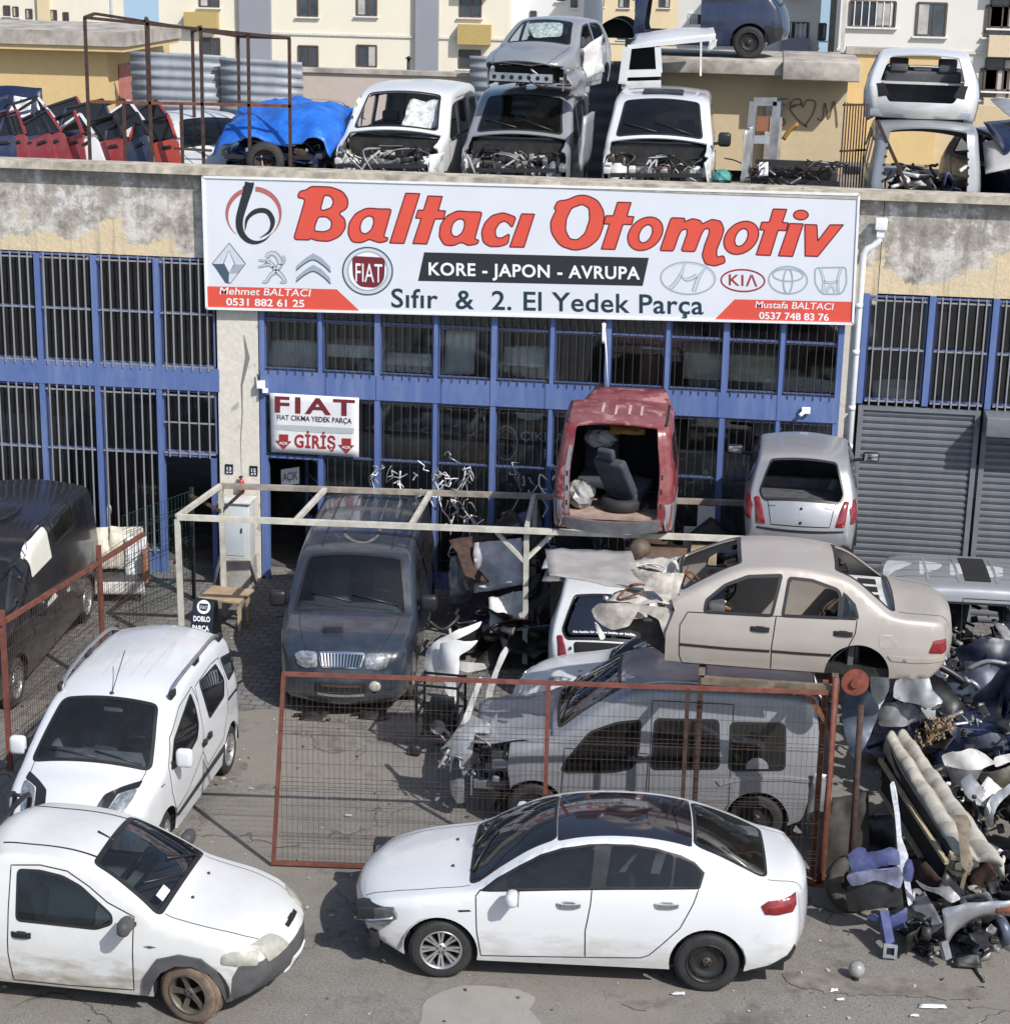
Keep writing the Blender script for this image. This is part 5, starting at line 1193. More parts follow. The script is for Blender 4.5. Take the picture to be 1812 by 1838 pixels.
 for y in (-.55, .55): mb.box(c.loc(.25, y, .42), (.3, .12, .16), M_GREASE); mb.box(c.loc(.2, y*1.25, .36), (.12, .16, .2), M_TRIM, bev=.03)
 for i in range(9): mb.tube([c.loc(.12+rnd.uniform(-.05, .1), rnd.uniform(-.7, .7), rnd.uniform(.3, .6)) for _ in range(4)], .012, M_TRIM, 6)
 mb.build('bumper_beam', c.root)
 c.decal('L', [(3.92, .245), (4.12, .30), (4.30, .40), (4.37, .50), (4.385, .44), (4.33, .35), (4.2, .285), (4.05, .245)], .008, M_TRIM, 'rear_valance')
 for at in c.px('L', c7((823, 505), (1185, 507))):
  for k in 'LR': c.handle(k, at, M_CHROME, .23)
 c.patch('L', c.px('L', c7((414, 523), (458, 522), (464, 528), (420, 530))), M_TRIM, name='side_marker')
 for k, sg in (('L', 1), ('R', -1)): c.mirror(1.58, .96, sg, PW_WHITE, (.13, .19, .15))
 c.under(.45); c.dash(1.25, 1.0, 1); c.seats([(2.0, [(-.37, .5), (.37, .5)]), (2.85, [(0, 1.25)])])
 c.wheel(.87, 1, 'split', steer=4, wd=.2, spokes=8); c.wheel(.87, -1, 'split', spokes=8)
 c.wheel(3.51, 1, 'steel', wd=.2, inset=.0); c.wheel(3.51, -1, 'split', spokes=8)
 for y in (-.3, .3): c.wiper if False else None
 mb = MB()
 for a, b in (((1.17, .55), (1.42, -.15)), ((1.17, -.05), (1.40, -.68))):
  P = c.top([(c.so(a[0]), a[1]), (c.so(b[0]), b[1])])+c.nrml('T', [(c.so(a[0]), a[1]), (c.so(b[0]), b[1])])*.02; mb.tube(P, .011, M_TRIM, 6)
 mb.build('wiper', c.root)
 mb = MB(); P = c.top([(c.so(3.15), .0)])[0]; mb.tube([P, P+np.array([-.1, 0, .16])], .008, M_TRIM, 6); mb.build('antenna', c.root)
 mb = MB()
 for y in (-.35, .35): P = c.top([(c.so(.95), y)])[0]; mb = MB(); mb.ball(P+np.array([0, 0, .008]), .018, M_TRIM, 8); mb.build('washer_jet', c.root)
sedan_white()
# ------------------------------------------------------------------ shared recipes
PW_FLEET = paint('white_paint_fleet', (.63, .645, .665), .22, .02, coat=.8)
PW_MUD = paint('white_paint_muddy', (.61, .615, .61), .38, .12, low=.85, lowz=.58, dirtcol=(.27, .23, .18), coat=.35)
P_VAN = paint('charcoal_paint', (.022, .031, .047), .28, .13, dirtcol=(.17, .155, .14), low=.25, coat=.8)
P_BLACK = paint('black_paint', (.009, .009, .012), .28, .10, dirtcol=(.10, .09, .085), low=.6, lowz=.75, coat=.5)
P_SILV = paint('silver_paint', (.31, .32, .345), .36, .25, dirtcol=(.22, .205, .19), metal=.35, low=.35, coat=.4, dent=.25)
P_SILV2 = paint('silver_paint_bright', (.37, .38, .40), .34, .2, dirtcol=(.28, .26, .24), metal=.45, low=.2, coat=.5, dent=.12)
P_BEIGE = paint('beige_paint', (.43, .39, .355), .40, .30, dirtcol=(.36, .31, .255), metal=.25, low=.45, lowz=.6, coat=.35, dent=.22)
P_RED = paint('red_paint', (.17, .022, .030), .42, .6, dirtcol=(.33, .16, .15), coat=.4, patch=.25, patchcol=(.36, .17, .16))
P_BLUE = paint('blue_paint', (.012, .020, .055), .26, .12, dirtcol=(.12, .11, .11), coat=.7)
PW_WRECK = paint('white_paint_wreck', (.62, .63, .635), .38, .14, dirtcol=(.30, .27, .23), low=.5, lowz=.7, coat=.4, dent=.2)
P_DUSTROOF = None
def tubes(mb, c, n, box, r=(.008, .022), mats=None, seg=4):
 """loose hoses and cables inside a box (x from the nose, y, z)"""
 for i in range(n):
  p = [rnd.uniform(*box[k]) for k in range(3)]; P = []
  for j in range(seg):
   P.append(c.loc(*p)); p = [min(max(p[k]+rnd.uniform(-.28, .28), box[k][0]), box[k][1]) for k in range(3)]
  q = catmull(P, .06); mb.tube(q, rnd.uniform(*r), rnd.choice(mats or [M_TRIM, M_TRIM, M_GREASE, M_STEELBLK]), 6)
def bay(c, x0, x1, frame=None, w=.72, ztop=.86, lamp=True, dense=1.):
 """stripped engine bay: firewall, rails with punched end plates, slam panel, towers, engine, hoses"""
 frame = frame or M_DIRTYWH
 mb = MB(); mb.box(c.loc(x1+.03, 0, .66), (.05, c.W*.86, .9), M_FIRE); mb.build('firewall', c.root)
 mb = MB()
 for sg in (1, -1):
  y = sg*w*.80
  mb.box(c.loc((x0+x1)/2, y, .47), (x1-x0, .085, .12), frame, bev=.012)
  e = c.loc(x0-.02, y, .47)   # punched end plate
  for dy, dz, sy, sz in ((-.075, 0, .05, .24), (.075, 0, .05, .24), (0, .095, .1, .05), (0, -.095, .1, .05)): mb.box(e+Vector((0, dy, dz)), (.02, sy, sz), frame)
  mb.box(c.loc((x0+x1)/2+.12, sg*w*1.04, ztop-.03), (x1-x0-.2, .10, .09), frame, rot=Matrix.Rotation(R(6), 3, 'Y'), bev=.01)
  mb.lathe([(.15, -.28), (.145, 0), (.07, .02), (.055, .05), (.001, .05)], c.loc(x1-.32, sg*w*.84, ztop-.03), (0, 0, 1), M_SILVERDK if frame is not M_DIRTYWH else M_DIRTYWH, 16)
 mb.build('chassis_rail', c.root)
 mb = MB(); mb.bar(c.loc(x0+.02, -w*.95, ztop-.10), c.loc(x0+.02, w*.95, ztop-.06), .07, M_TRIM, .06)
 for y in (-w*.55, w*.55): mb.bar(c.loc(x0+.02, y, ztop-.1), c.loc(x0+.05, y, .36), .05, frame if rnd.random() < .5 else M_TRIM)
 mb.bar(c.loc(x0+.05, -w*.6, .36), c.loc(x0+.05, w*.6, .36), .07, M_STEELBLK); mb.build('radiator_support', c.root)
 mb = MB(); xm = (x0+x1)/2
 mb.box(c.loc(xm+.12, -.10, .62), (.36, .62, .34), M_GREASE, bev=.04); mb.box(c.loc(xm+.02, -.08, .80), (.26, .5, .10), M_ALUM, bev=.03)
 mb.lathe([(.001, 0), (.13, 0), (.14, .05), (.09, .16), (.05, .2)], c.loc(xm-.02, .30, .55), (.5, .6, 0), M_ALUM, 14)
 mb.ball(c.loc(xm-.12, -.42, .6), .11, M_ALUM, 10, .12); mb.box(c.loc(xm+.2, .46, .68), (.26, .2, .2), M_TRIM, bev=.02)
 mb.lathe([(.001, 0), (.10, 0), (.10, .05), (.03, .06)], c.loc(xm-.16, -.3, .52), (1, 0, 0), M_RUST, 14); mb.build('engine_block', c.root)
 mb = MB(); tubes(mb, c, int(44*dense), ((x0-.02, x1), (-w*.95, w*.95), (.42, ztop+.14)), mats=[M_TRIM, M_TRIM, M_TRIM, M_GREASE, M_SILVERDK, simple('pale_hose', (.34, .32, .29), .6)]); mb.build('hose_tangle', c.root)
 mb = MB()
 for i in range(int(34*dense)):
  a = c.loc(rnd.uniform(x0, x1), rnd.uniform(-w, w), rnd.uniform(.40, ztop+.12)); s_ = rnd.uniform(.05, .18)
  mb.box(a, (s_, s_*rnd.uniform(.5, 1.4), s_*rnd.uniform(.4, 1)), rnd.choice([M_TRIM, M_GREASE, M_ALUM, M_TRIM, M_SILVERDK, M_STEELBLK, M_RUSTDK, frame]), rot=Matrix.Rotation(rnd.uniform(-.5, .5), 3, rnd.choice('XYZ')), bev=.012)
 mb.build('bay_parts', c.root)
def panel_dmg(c, pts3, mat, name='torn_panel', amp=.035, nx=8, ny=6, seed=1, thick=.006):
 mb = MB(); mb.sheet([c.loc(*p) for p in pts3], mat, nx, ny, amp, thick, seed); return mb.build(name, c.root)
def text_on(c, k, quad, txt, mat, bold=.02, pad=.0, name='lettering', off=.016, flip=False):
 """lettering on a patch of bodywork; quad = surface coordinates bottom left, bottom right, top right, top left"""
 q = [np.array(p, float) for p in quad]; f = c.surf(k); root = bpy.data.objects.new('x', None)
 class B2(Board):
  def P(s, xy, layer):
   u, v = xy; uv = (q[0]*(1-u)+q[1]*u)*(1-v)+(q[3]*(1-u)+q[2]*u)*v
   return f(uv)[0]+c.nrml(k, uv)[0]*off
 b = B2.__new__(B2); mb = MB(); Board.text(b, mb, txt, (.06, .15), (.94, .15), .7, mat, 0, 0, bold, up=(0, 1)); bpy.data.objects.remove(root)
 for m_ in mb.mats: pass
 return mb.build(name, c.root)
DOB_PROF = [(.16, .30), (.04, .45), (.0, .58), (.03, .75), (.12, .92), (.5, 1.05), (.92, 1.15), (1.05, 1.20), (1.35, 1.43), (1.68, 1.66), (1.85, 1.745), (2.1, 1.80), (2.6, 1.825), (3.3, 1.82), (3.8, 1.79), (3.98, 1.73), (4.06, 1.5), (4.12, 1.1), (4.16, .8), (4.16, .55), (4.1, .34)]
DOB_PLAN = [(0, .62), (.1, .70), (.3, .79), (.7, .845), (1.2, .86), (3.4, .86), (3.9, .84), (4.1, .80), (4.16, .76)]
DOB_SIDE = [(.2, .955), (.45, .99), (.7, 1.), (1., .99), (1.2, .965), (1.5, .905), (1.75, .865), (1.85, .855)]
def doblo(label, pos, heading, z=0, mat=None, cut=None, front='ok', windscreen='glass', rear='ok', sideglass=True, tilt=0, roll=0, group=None, name='compact_van', px_side=None, W=1.72, fender=True, bayframe=None, wheels=(), h=.085):
 c = Car(name, label, 'van', pos, heading, 4.16, W, DOB_PROF, DOB_PLAN, DOB_SIDE, (.82, 3.39), wr=.30, arch=.36, sill=.24, z=z, tilt=tilt, roll=roll, mat=mat, group=group, h=h, r=.09)
 side_w = px_side or dict(front=[(1.22, 1.14), (1.42, 1.32), (1.75, 1.58), (2.05, 1.62), (2.05, 1.12), (1.4, 1.08)], mid=[(2.2, 1.12), (2.2, 1.62), (2.98, 1.62), (2.98, 1.12)], rear=[(3.15, 1.14), (3.15, 1.6), (3.82, 1.58), (3.86, 1.14)])
 cutx = cut or (-1 if front == 'ok' else 1.02)
 if cutx > 0:
  lim = cutx if (cut or not fender) else .55
  c.S_([(-.3, 0), (lim-.1, 0), (lim, .5), (lim-.04, .8), (lim-.02, 1.1) if lim < 1 else (cutx, 2.2), (-.3, 1.3) if lim < 1 else (-.3, 2.2)], 'body', hole=True)
  c.T_([(-.1, -1), (c.so(cutx), -1), (c.so(cutx), 1), (-.1, 1)], 'body', hole=True)
 for k, p in side_w.items():
  if cut and max(q[0] for q in p) < cut+.1: continue
  c.S_(rounded(p, .06), 'window', G_TINT if k != 'front' else G_CAR, hole=not sideglass, trim=.03, rd=0)
 s1, s2 = c.so(1.10), c.so(1.78)
 if not cut: c.T_(c.quadT(s1, s2, .90, .87, .08), 'windscreen', G_DUST, trim=.04, hole=windscreen == 'none')
 for p in ([(1.13, .45), (1.16, 1.08), (2.12, 1.06), (2.10, .34), (1.35, .33)], [(2.14, .34), (2.14, 1.68), (3.06, 1.68), (3.06, .5), (3.0, .34)]):
  if not cut or p[0][0] > cut: c.line('L', p+[p[0]]); c.line('R', p+[p[0]])
 if rear == 'open':
  c.T_(rounded([(c.so(3.95), -.90*c.hw), (c.so(3.95), .90*c.hw), (c.sr(.52), .91*c.hw), (c.sr(.52), -.91*c.hw)], .07), 'tailgate', hole=True)
 elif not rear == 'none':
  c.T_(c.quadT(c.sr(1.62), c.sr(1.12), .78, .82, .06), 'rear_window', G_TINT, trim=.03)
 c.finish()
 if front == 'wreck': bay(c, .12, 1.0, bayframe, dense=1.)
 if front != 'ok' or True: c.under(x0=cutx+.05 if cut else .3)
 if not cut:
  c.dash(1.15, 1.12, 1, M_CABIN); c.seats([(1.95, [(-.38, .5), (.38, .5)])], M_CABIN, z=.42, hh=.66)
  if windscreen == 'glass':
   mb = MB(); 
   for a, b in (((1.12, .6), (1.30, -.1)), ((1.12, -.05), (1.3, -.68))): mb.tube(c.top([(c.so(a[0]), a[1]), (c.so(b[0]), b[1])])+np.array([.012, 0, .02]), .011, M_TRIM, 6)
   mb.build('wiper', c.root)
 for xa, sg, ty in wheels: c.wheel(xa, sg, ty, r=.30)
 return c
HAT_PROF = [(.15, .28), (.03, .38), (0, .52), (.05, .66), (.14, .74), (.5, .86), (.9, .93), (1.1, .98), (1.4, 1.18), (1.7, 1.35), (1.9, 1.405), (2.4, 1.44), (2.9, 1.42), (3.15, 1.375), (3.3, 1.31), (3.46, 1.12), (3.58, .95), (3.65, .86), (3.72, .68), (3.74, .5), (3.70, .32)]
HAT_PLAN = [(0, .58), (.12, .67), (.3, .74), (.6, .785), (1., .80), (2.9, .80), (3.4, .77), (3.6, .74), (3.74, .66)]
HAT_SIDE = [(.2, .955), (.45, .99), (.7, 1.), (.88, .97), (1., .94), (1.2, .86), (1.4, .77), (1.46, .74)]
def hatch(label, pos, heading, z=0, mat=None, tilt=0, roll=0, front='ok', doors=True, glass=True, rear='ok', windscreen='glass', cut=None, name='hatchback', axles=(.78, 3.15), wheels=(), lights=True, W=1.61, group=None, sideholes=False, h=.075, uw=True, roofless=False):
 c = Car(name, label, 'car', pos, heading, 3.74, W, HAT_PROF, HAT_PLAN, HAT_SIDE, axles, wr=.28, arch=.335, sill=.22, z=z, tilt=tilt, roll=roll, mat=mat, group=group, h=h, r=.058)
 if cut:
  c.S_([(-.3, 0), (cut, 0), (cut+.06, .7), (cut, 2.), (-.3, 2.)], 'body', hole=True); c.T_([(-.1, -1), (c.so(cut), -1), (c.so(cut), 1), (-.1, 1)], 'body', hole=True)
 if roofless: c.S_([(-.3, 1.0), (4, 1.0), (4, 2), (-.3, 2)], 'body', hole=True); c.T_([(c.so(1.15), -1), (c.so(3.5), -1), (c.so(3.5), 1), (c.so(1.15), 1)], 'body', hole=True)
 if front == 'wreck' and not cut:
  c.T_([(-.1, -1), (c.sf(.70), -1), (c.sf(.70), 1), (-.1, 1)], 'body', hole=True); c.S_([(-.3, 0), (.42, 0), (.40, .6), (.22, .66), (.1, .72), (-.3, .7)], 'body', hole=True)
 fwin = [(1.33, .98), (1.6, 1.2), (1.85, 1.335), (2.22, 1.365), (2.26, .97)]; rwin = [(2.36, .97), (2.33, 1.365), (2.8, 1.355), (3.05, 1.28), (3.12, 1.0)]
 if sideholes:
  c.S_(rounded([(1.28, .5), (1.33, .98), (1.6, 1.2), (1.85, 1.335), (2.22, 1.365), (2.28, .97), (2.28, .32), (1.35, .3)], .05), 'door', hole=True)
  c.S_(rwin, 'window', G_CAR, trim=.03, rd=.05)
 else:
  for p in (fwin, rwin):
   if cut and max(q[0] for q in p) < cut+.4: continue
   c.S_(p, 'window', G_CAR, hole=not glass, trim=.03, rd=.05)
  for p in ([(1.22, .5), (1.28, .96), (2.31, .95), (2.29, .30), (1.36, .30)], [(2.33, .30), (2.33, .95), (3.17, .96), (2.95, .62), (2.72, .30)]):
   if not cut or p[0][0] > cut: c.line('L', p+[p[0]]); c.line('R', p+[p[0]])
 if not cut: c.T_(c.quadT(c.so(1.14), c.so(1.76), .88, .84, .08), 'windscreen', G_DUST, hole=windscreen == 'none', trim=.035)
 if rear == 'open':
  c.T_(rounded([(c.so(3.22), -.84*c.hw), (c.so(3.22), .84*c.hw), (c.sr(.93), .88*c.hw), (c.sr(.60), .74*c.hw), (c.sr(.60), -.74*c.hw), (c.sr(.93), -.88*c.hw)], .06), 'tailgate', hole=True)
 else:
  c.T_(rounded([(c.so(3.22), -.79*c.hw), (c.so(3.22), .79*c.hw), (c.sr(1.0), .89*c.hw), (c.sr(.89), .80*c.hw), (c.sr(.89), -.80*c.hw), (c.sr(1.0), -.89*c.hw)], .05), 'rear_window', G_CAR, hole=rear == 'noglass', trim=.035)
 c.line('T', [(c.sf(.70), -.70), (c.so(.6), -.71), (c.so(1.1), -.72)]) if not cut else None
 c.line('T', [(c.sf(.70), .70), (c.so(.6), .71), (c.so(1.1), .72)]) if not cut else None
 c.finish()
 if lights:
  for sg in (1, -1):
   c.decal('T', rounded([(c.sr(.93), sg*.88*c.hw), (c.sr(.93), sg*.995*c.hw), (c.sr(.60), sg*.995*c.hw), (c.sr(.60), sg*.78*c.hw)][::sg], .03), .01, M_REDLAMP, 'tail_light', dome=.015)
   if not cut and front == 'ok': c.decal('T', rounded([(c.sf(.56), sg*.62*c.hw), (c.sf(.56), sg*.97*c.hw), (c.sf(.72), sg*.99*c.hw), (c.sf(.68), sg*.55*c.hw)][::sg], .03), .008, M_LAMP, 'headlight', dome=.012)
 if uw: c.under(x0=(cut+.05) if cut else .35, x1=3.3)
 if not cut: c.dash(1.2, .98, 1); c.seats([(1.9, [(-.34, .48), (.34, .48)]), (2.65, [(0, 1.1)])])
 for xa, sg, ty in wheels: c.wheel(xa, sg, ty, r=.28, wd=.17)
 return c
# ------------------------------------------------------------------ white people carrier on the left
def white_van():
 c6 = ZC(0, 1100, .40145)
 prof = [(.14, .30), (.03, .42), (0, .55), (.05, .72), (.16, .88), (.40, 1.02), (.66, 1.09), (.76, 1.13), (1.0, 1.30), (1.34, 1.535), (1.5, 1.61), (1.85, 1.695), (2.4, 1.735), (3.0, 1.735), (3.5, 1.70), (3.74, 1.63), (3.84, 1.45), (3.91, 1.1), (3.96, .75), (3.96, .5), (3.9, .32)]
 plan = [(0, .60), (.1, .69), (.3, .78), (.65, .83), (1.1, .85), (3.2, .85), (3.7, .82), (3.9, .77), (3.96, .73)]
 side = [(.2, .96), (.5, 1.), (.85, 1.), (1.05, .985), (1.3, .925), (1.6, .845), (1.74, .81)]
 c = Car('people_carrier', 'white high roofed people carrier with silver roof rails and black side strip', 'van', (-6.92, -8.83), -91, 3.96, 1.70, prof, plan, side, (.83, 3.34), wr=.30, arch=.36, sill=.25, mat=PW_FLEET, r=.11, c0=.05)
 fw = c.px('L', c6((766, 700), (778, 570), (850, 362), (872, 420), (887, 500), (880, 562), (830, 655)))
 rw = c.px('L', c6((890, 312), (963, 232), (1000, 300), (1000, 372), (936, 470))); qw = c.px('L', c6((984, 205), (1030, 166), (1043, 215), (1020, 300)))
 for p in (fw, rw, qw): c.S_(p, 'window', G_CAR, rd=.04, trim=.03)
 d1 = c.px('L', c6((752, 690), (757, 560), (800, 420), (856, 330), (885, 400), (905, 500), (908, 620), (840, 800), (790, 880), (770, 800))); d2 = c.px('L', c6((905, 500), (885, 400), (870, 330), (940, 230), (975, 200), (1010, 300), (1018, 420), (1000, 560), (930, 680), (908, 620)))
 c.S_(d1, 'door', seam=True); c.S_(d2, 'side_door', seam=True)
 s1, s2 = c.so(.76), c.so(1.46)
 c.T_(c.quadT(s1, s2, .97, .90, .10), 'windscreen', G_WS, trim=.05)
 c.line('T', [(c.sf(.8), -.72), (c.so(.5), -.76), (c.so(.86), -.79)]); c.line('T', [(c.sf(.8), .72), (c.so(.5), .76), (c.so(.86), .79)])
 c.finish()
 for k in 'LR':
  c.patch(k, c.px('L', c6((788, 903), (1003, 588), (1003, 612), (797, 905))), M_TRIM, .012, 'side_strip')
  c.line(k, c.px('L', c6((1020, 388), (1050, 348), (1083, 303))), .035, M_TRIM, .004)
  for x, y in ((912, 580), (934, 548)): a = c.px('L', c6((x, y)))[0]; c.handle(k, a, M_TRIM, .16, .05, .028)
 for sg in (1, -1):
  hl = [(c.sf(.62), sg*.74), (c.sf(.80), sg*.80), (c.so(.45), sg*.80), (c.so(.33), sg*.60), (c.sf(.70), sg*.56)]
  c.decal('T', rounded(hl[::sg], .05), .012, M_LAMP, 'headlight', dome=.025)
  c.patch('T', rounded([(c.so(.33), sg*.58), (c.so(.47), sg*.80), (c.so(.60), sg*.79), (c.so(.30), sg*.42), (c.sf(.66), sg*.36), (c.sf(.64), sg*.56)][::sg], .03), M_TRIM, .005, 'headlight_surround')
 c.patch('T', c.quadT(c.sf(.40), c.sf(.58), .55, .6), M_TRIM, .008, 'lower_grille')
 for sg in (1, -1):
  mb = MB(); P = [c.loc(x, sg*y, z) for x, y, z in ((1.62, .64, 1.66), (1.75, .645, 1.735), (2.2, .66, 1.79), (2.8, .665, 1.80), (3.3, .655, 1.785), (3.55, .64, 1.70))]; mb.tube(catmull(P, .08), .022, M_ALLOY, 8); rl = mb.build('roof_rail', c.root)
  for x, z in ((1.66, 1.68), (2.55, 1.755), (3.5, 1.70)): mb = MB(); mb.box(c.loc(x, sg*.655, z), (.16, .05, .09), M_TRIM, bev=.015); mb.build('rail_foot', rl)
  c.mirror(1.08, 1.12, sg, PW_FLEET, (.12, .19, .22), out=.05)
 for y in (-.36, -.12, .12, .36): c.line('T', [(c.so(1.9), y), (c.so(3.45), y)], .022, simple('roof_groove', (.50, .51, .53), .4), .0015)
 p = c.top(c.px('T', c6((500, 360))))[0]; mb = MB(); mb.ball(p, .028, M_TRIM, 8); mb.tube([p, p+np.array([-.42, .02, .36])], .0055, M_TRIM, 6); mb.build('antenna', c.root)
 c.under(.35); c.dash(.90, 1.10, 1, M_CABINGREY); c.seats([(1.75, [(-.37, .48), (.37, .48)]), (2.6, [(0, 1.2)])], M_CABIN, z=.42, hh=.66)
 mb = MB(); mb.box(c.loc(1.52, 0, 1.5), (.03, .22, .07), M_CABINGREY, bev=.015); mb.build('rear_view_mirror', c.root)
 for a, b in (((.79, .72), (.86, .05)), ((.79, .1), (.88, -.62))):
  mb = MB(); mb.tube(c.top([(c.so(a[0]), a[1]), (c.so(b[0]), b[1])])+np.array([.015, 0, .02]), .012, M_TRIM, 6); mb.build('wiper', c.root)
 c.patch('L', c.px('L', c6((718, 778), (735, 763), (737, 770), (722, 783))), M_LAMP, name='side_marker')
 c.wheel(3.34, 1, 'many', spokes=14); c.wheel(3.34, -1, 'many', spokes=14); c.wheel(.83, 1, 'many', spokes=14, steer=8); c.wheel(.83, -1, 'many', spokes=14, steer=8)
white_van()
# ------------------------------------------------------------------ muddy white pick-up, front left
def pickup():
 c6 = ZC(0, 1100, .40145)
 prof = [(.20, .30), (.10, .40), (.06, .52), (.08, .66), (.15, .745), (.45, .875), (.85, .965), (1.05, 1.02), (1.28, 1.17), (1.6, 1.355), (1.78, 1.43), (2.05, 1.49), (2.4, 1.51), (2.68, 1.49), (2.80, 1.42), (2.88, 1.2), (2.93, 1.08), (3.02, 1.05), (3.5, 1.04), (4.2, 1.03), (4.36, 1.01), (4.4, .8), (4.38, .4), (4.3, .3)]
 plan = [(0, .56), (.1, .66), (.3, .75), (.6, .80), (1., .82), (4.2, .82), (4.4, .80)]
 side = [(.2, .96), (.45, .99), (.7, 1.), (.88, .975), (1., .945), (1.25, .85), (1.45, .77), (1.52, .74)]
 c = Car('pickup_truck', 'mud splashed white pickup with black wheel arch flares and grey bumper', 'pickup', (-6.34, -12.38), -1.5, 4.4, 1.66, prof, plan, side, (.76, 3.47), wr=.305, arch=.37, sill=.24, mat=PW_MUD, r=.06, c1=.15)
 w_ = c.px('R', c6((82, 1150), (180, 1155), (280, 1180), (360, 1225), (430, 1290), (497, 1352), (500, 1390), (430, 1413), (76, 1374)))
 c.S_(w_, 'window', G_DUST, rd=.04, trim=.028)
 d = c.px('R', c6((50, 1128), (180, 1128), (300, 1155), (400, 1225), (480, 1295), (600, 1360), (600, 1687), (300, 1665), (62, 1640), (36, 1520), (36, 1390)))
 c.S_(d, 'door', seam=True)
 c.S_([(-.2, .1), (.40, .1), (.36, .5), (.30, .62), (-.2, .68)], 'bumper', M_TRIMGREY)
 c.T_([(-.1, -1), (-.1, 1), (c.sf(.60), 1), (c.sf(.63), 0), (c.sf(.60), -1)], 'bumper', M_TRIMGREY)
 c.T_(c.quadT(c.so(1.09), c.so(1.76), .955, .90, .07), 'windscreen', G_DUST, trim=.055)
 c.T_(c.quadT(c.so(3.05), c.so(4.3), .88, .88, .04), 'load_bed', hole=True)
 c.line('T', [(c.sf(.73), -.66), (c.so(.5), -.715), (c.so(1.05), -.735)]); c.line('T', [(c.sf(.73), .66), (c.so(.5), .715), (c.so(1.05), .735)])
 c.finish()
 for k in 'LR':
  c.decal(k, c.px('R', c6((640, 1690), (645, 1625), (700, 1548), (800, 1528), (900, 1548), (968, 1598), (1012, 1660), (1042, 1728), (1012, 1735), (980, 1665), (935, 1610), (860, 1577), (785, 1575), (722, 1605), (690, 1650), (668, 1706))), .03, M_TRIMGREY, 'wheel_arch_flare')
  c.handle(k, c.px('R', c6((95, 1440)))[0], M_TRIM, .19, .055, .02)
  c.patch(k, c.px('R', c6((640, 1494), (668, 1490), (698, 1497), (668, 1503))), M_TRIMGREY, name='side_marker')
 hq = c.px('R', c6((1008, 1572), (1012, 1535), (1100, 1490), (1185, 1440), (1210, 1455), (1180, 1525), (1100, 1560), (1040, 1572)))
 for sg in (1, -1): c.decal('T', rounded([(c.sf(.62), sg*.50*c.hw), (c.sf(.60), sg*1.0*c.hw), (c.so(.22), sg*.99*c.hw), (c.sf(.74), sg*.62*c.hw)][::sg], .03), .012, M_LAMPYEL, 'headlight', dome=.02)
 c.decal('R', [(.13, .615), (.46, .65), (.45, .745), (.32, .785), (.13, .745)], .010, M_LAMPYEL, 'headlight', rd=.03, dome=.012)
 for y in (-.16, .0, .16): c.patch('T', c.quadT(c.sf(.685), c.sf(.71), .10, .10, .01) if y == 0 else [(c.sf(.685), y-.06), (c.sf(.685), y+.06), (c.sf(.705), y+.06), (c.sf(.705), y-.06)], M_DARK, .003, 'grille_slot')
 q = [(c.sf(.39), -.30), (c.sf(.39), .22), (c.sf(.50), .22), (c.sf(.50), -.30)]; c.decal('T', q, .014, M_WHITEPL, 'number_plate')
 text_on(c, 'T', q, '60 AR 412', I_BLK, .01)
 c.mirror(1.32, 1.0, -1, M_TRIMGREY, (.12, .22, .15), glass=True); c.mirror(1.32, 1.0, 1, M_TRIMGREY, (.12, .22, .15))
 c.under(.4, 3.0); c.dash(1.14, 1.0, 1); c.seats([(1.95, [(-.36, .5), (.36, .5)])], simple('dusty_seat', (.20, .19, .18), .9, var=.3), hh=.6)
 mb = MB(); mb.sheet([c.loc(1.75, -.72, .75), c.loc(2.3, -.70, .72), c.loc(2.35, -.3, 1.12), c.loc(1.8, -.3, 1.05)], simple('pale_covers', (.40, .38, .33), .9, var=.3), 8, 8, .05, .03, 12); mb.build('seat_cover', c.root)
 for a, b in (((1.10, .6), (1.30, .0)), ((1.10, -.02), (1.34, -.62))):
  mb = MB(); mb.tube(c.top([(c.so(a[0]), a[1]), (c.so(b[0]), b[1])])+np.array([.015, 0, .02]), .012, M_TRIM, 6); mb.build('wiper', c.root)
 c.patch('T', [(c.so(1.13), -.62), (c.so(1.13), -.42), (c.so(1.20), -.42), (c.so(1.20), -.62)], M_WHITEPL, .004, 'paper_slip')
 for y in (-.3, .3):
  mb = MB(); mb.ball(c.top([(c.so(.9), y)])[0]+np.array([0, 0, .006]), .018, M_TRIM, 8); mb.build('washer_jet', c.root)
 p = c.top(c.px('T', c6((505, 1015))))[0]; mb = MB(); mb.ball(p, .02, M_TRIM, 8); mb.tube([p, p+np.array([-.17, .06, .045])], .010, M_TRIM, 6); mb.build('antenna', c.root)
 # black roll bar behind the cab
 mb = MB()
 for x in (2.86, 3.02): mb.tube(catmull([c.loc(x+.25, -.72, 1.03), c.loc(x+.06, -.68, 1.35), c.loc(x, -.58, 1.56), c.loc(x, 0, 1.60), c.loc(x, .58, 1.56), c.loc(x+.06, .68, 1.35), c.loc(x+.25, .72, 1.03)], .08), .028, M_TRIM, 8)
 for y in (-.5, .5): mb.tube([c.loc(2.86, y, 1.585), c.loc(3.02, y, 1.585)], .02, M_TRIM, 8)
 mb.build('roll_bar', c.root)
 for sg in (1, -1): c.line('T', [(c.so(1.78), sg*.62), (c.so(2.7), sg*.62)], .03, M_TRIM, .004)
 mudrim = simple('muddy_rim', (.14, .12, .10), .55, .5, var=.4)
 c.wheel(.76, -1, 'alloy', steer=-14, wd=.2, inset=-.01, tyre=M_TYREMUD, rimmat=mudrim); c.wheel(.76, 1, 'alloy', steer=-14, tyre=M_TYREMUD, rimmat=mudrim)
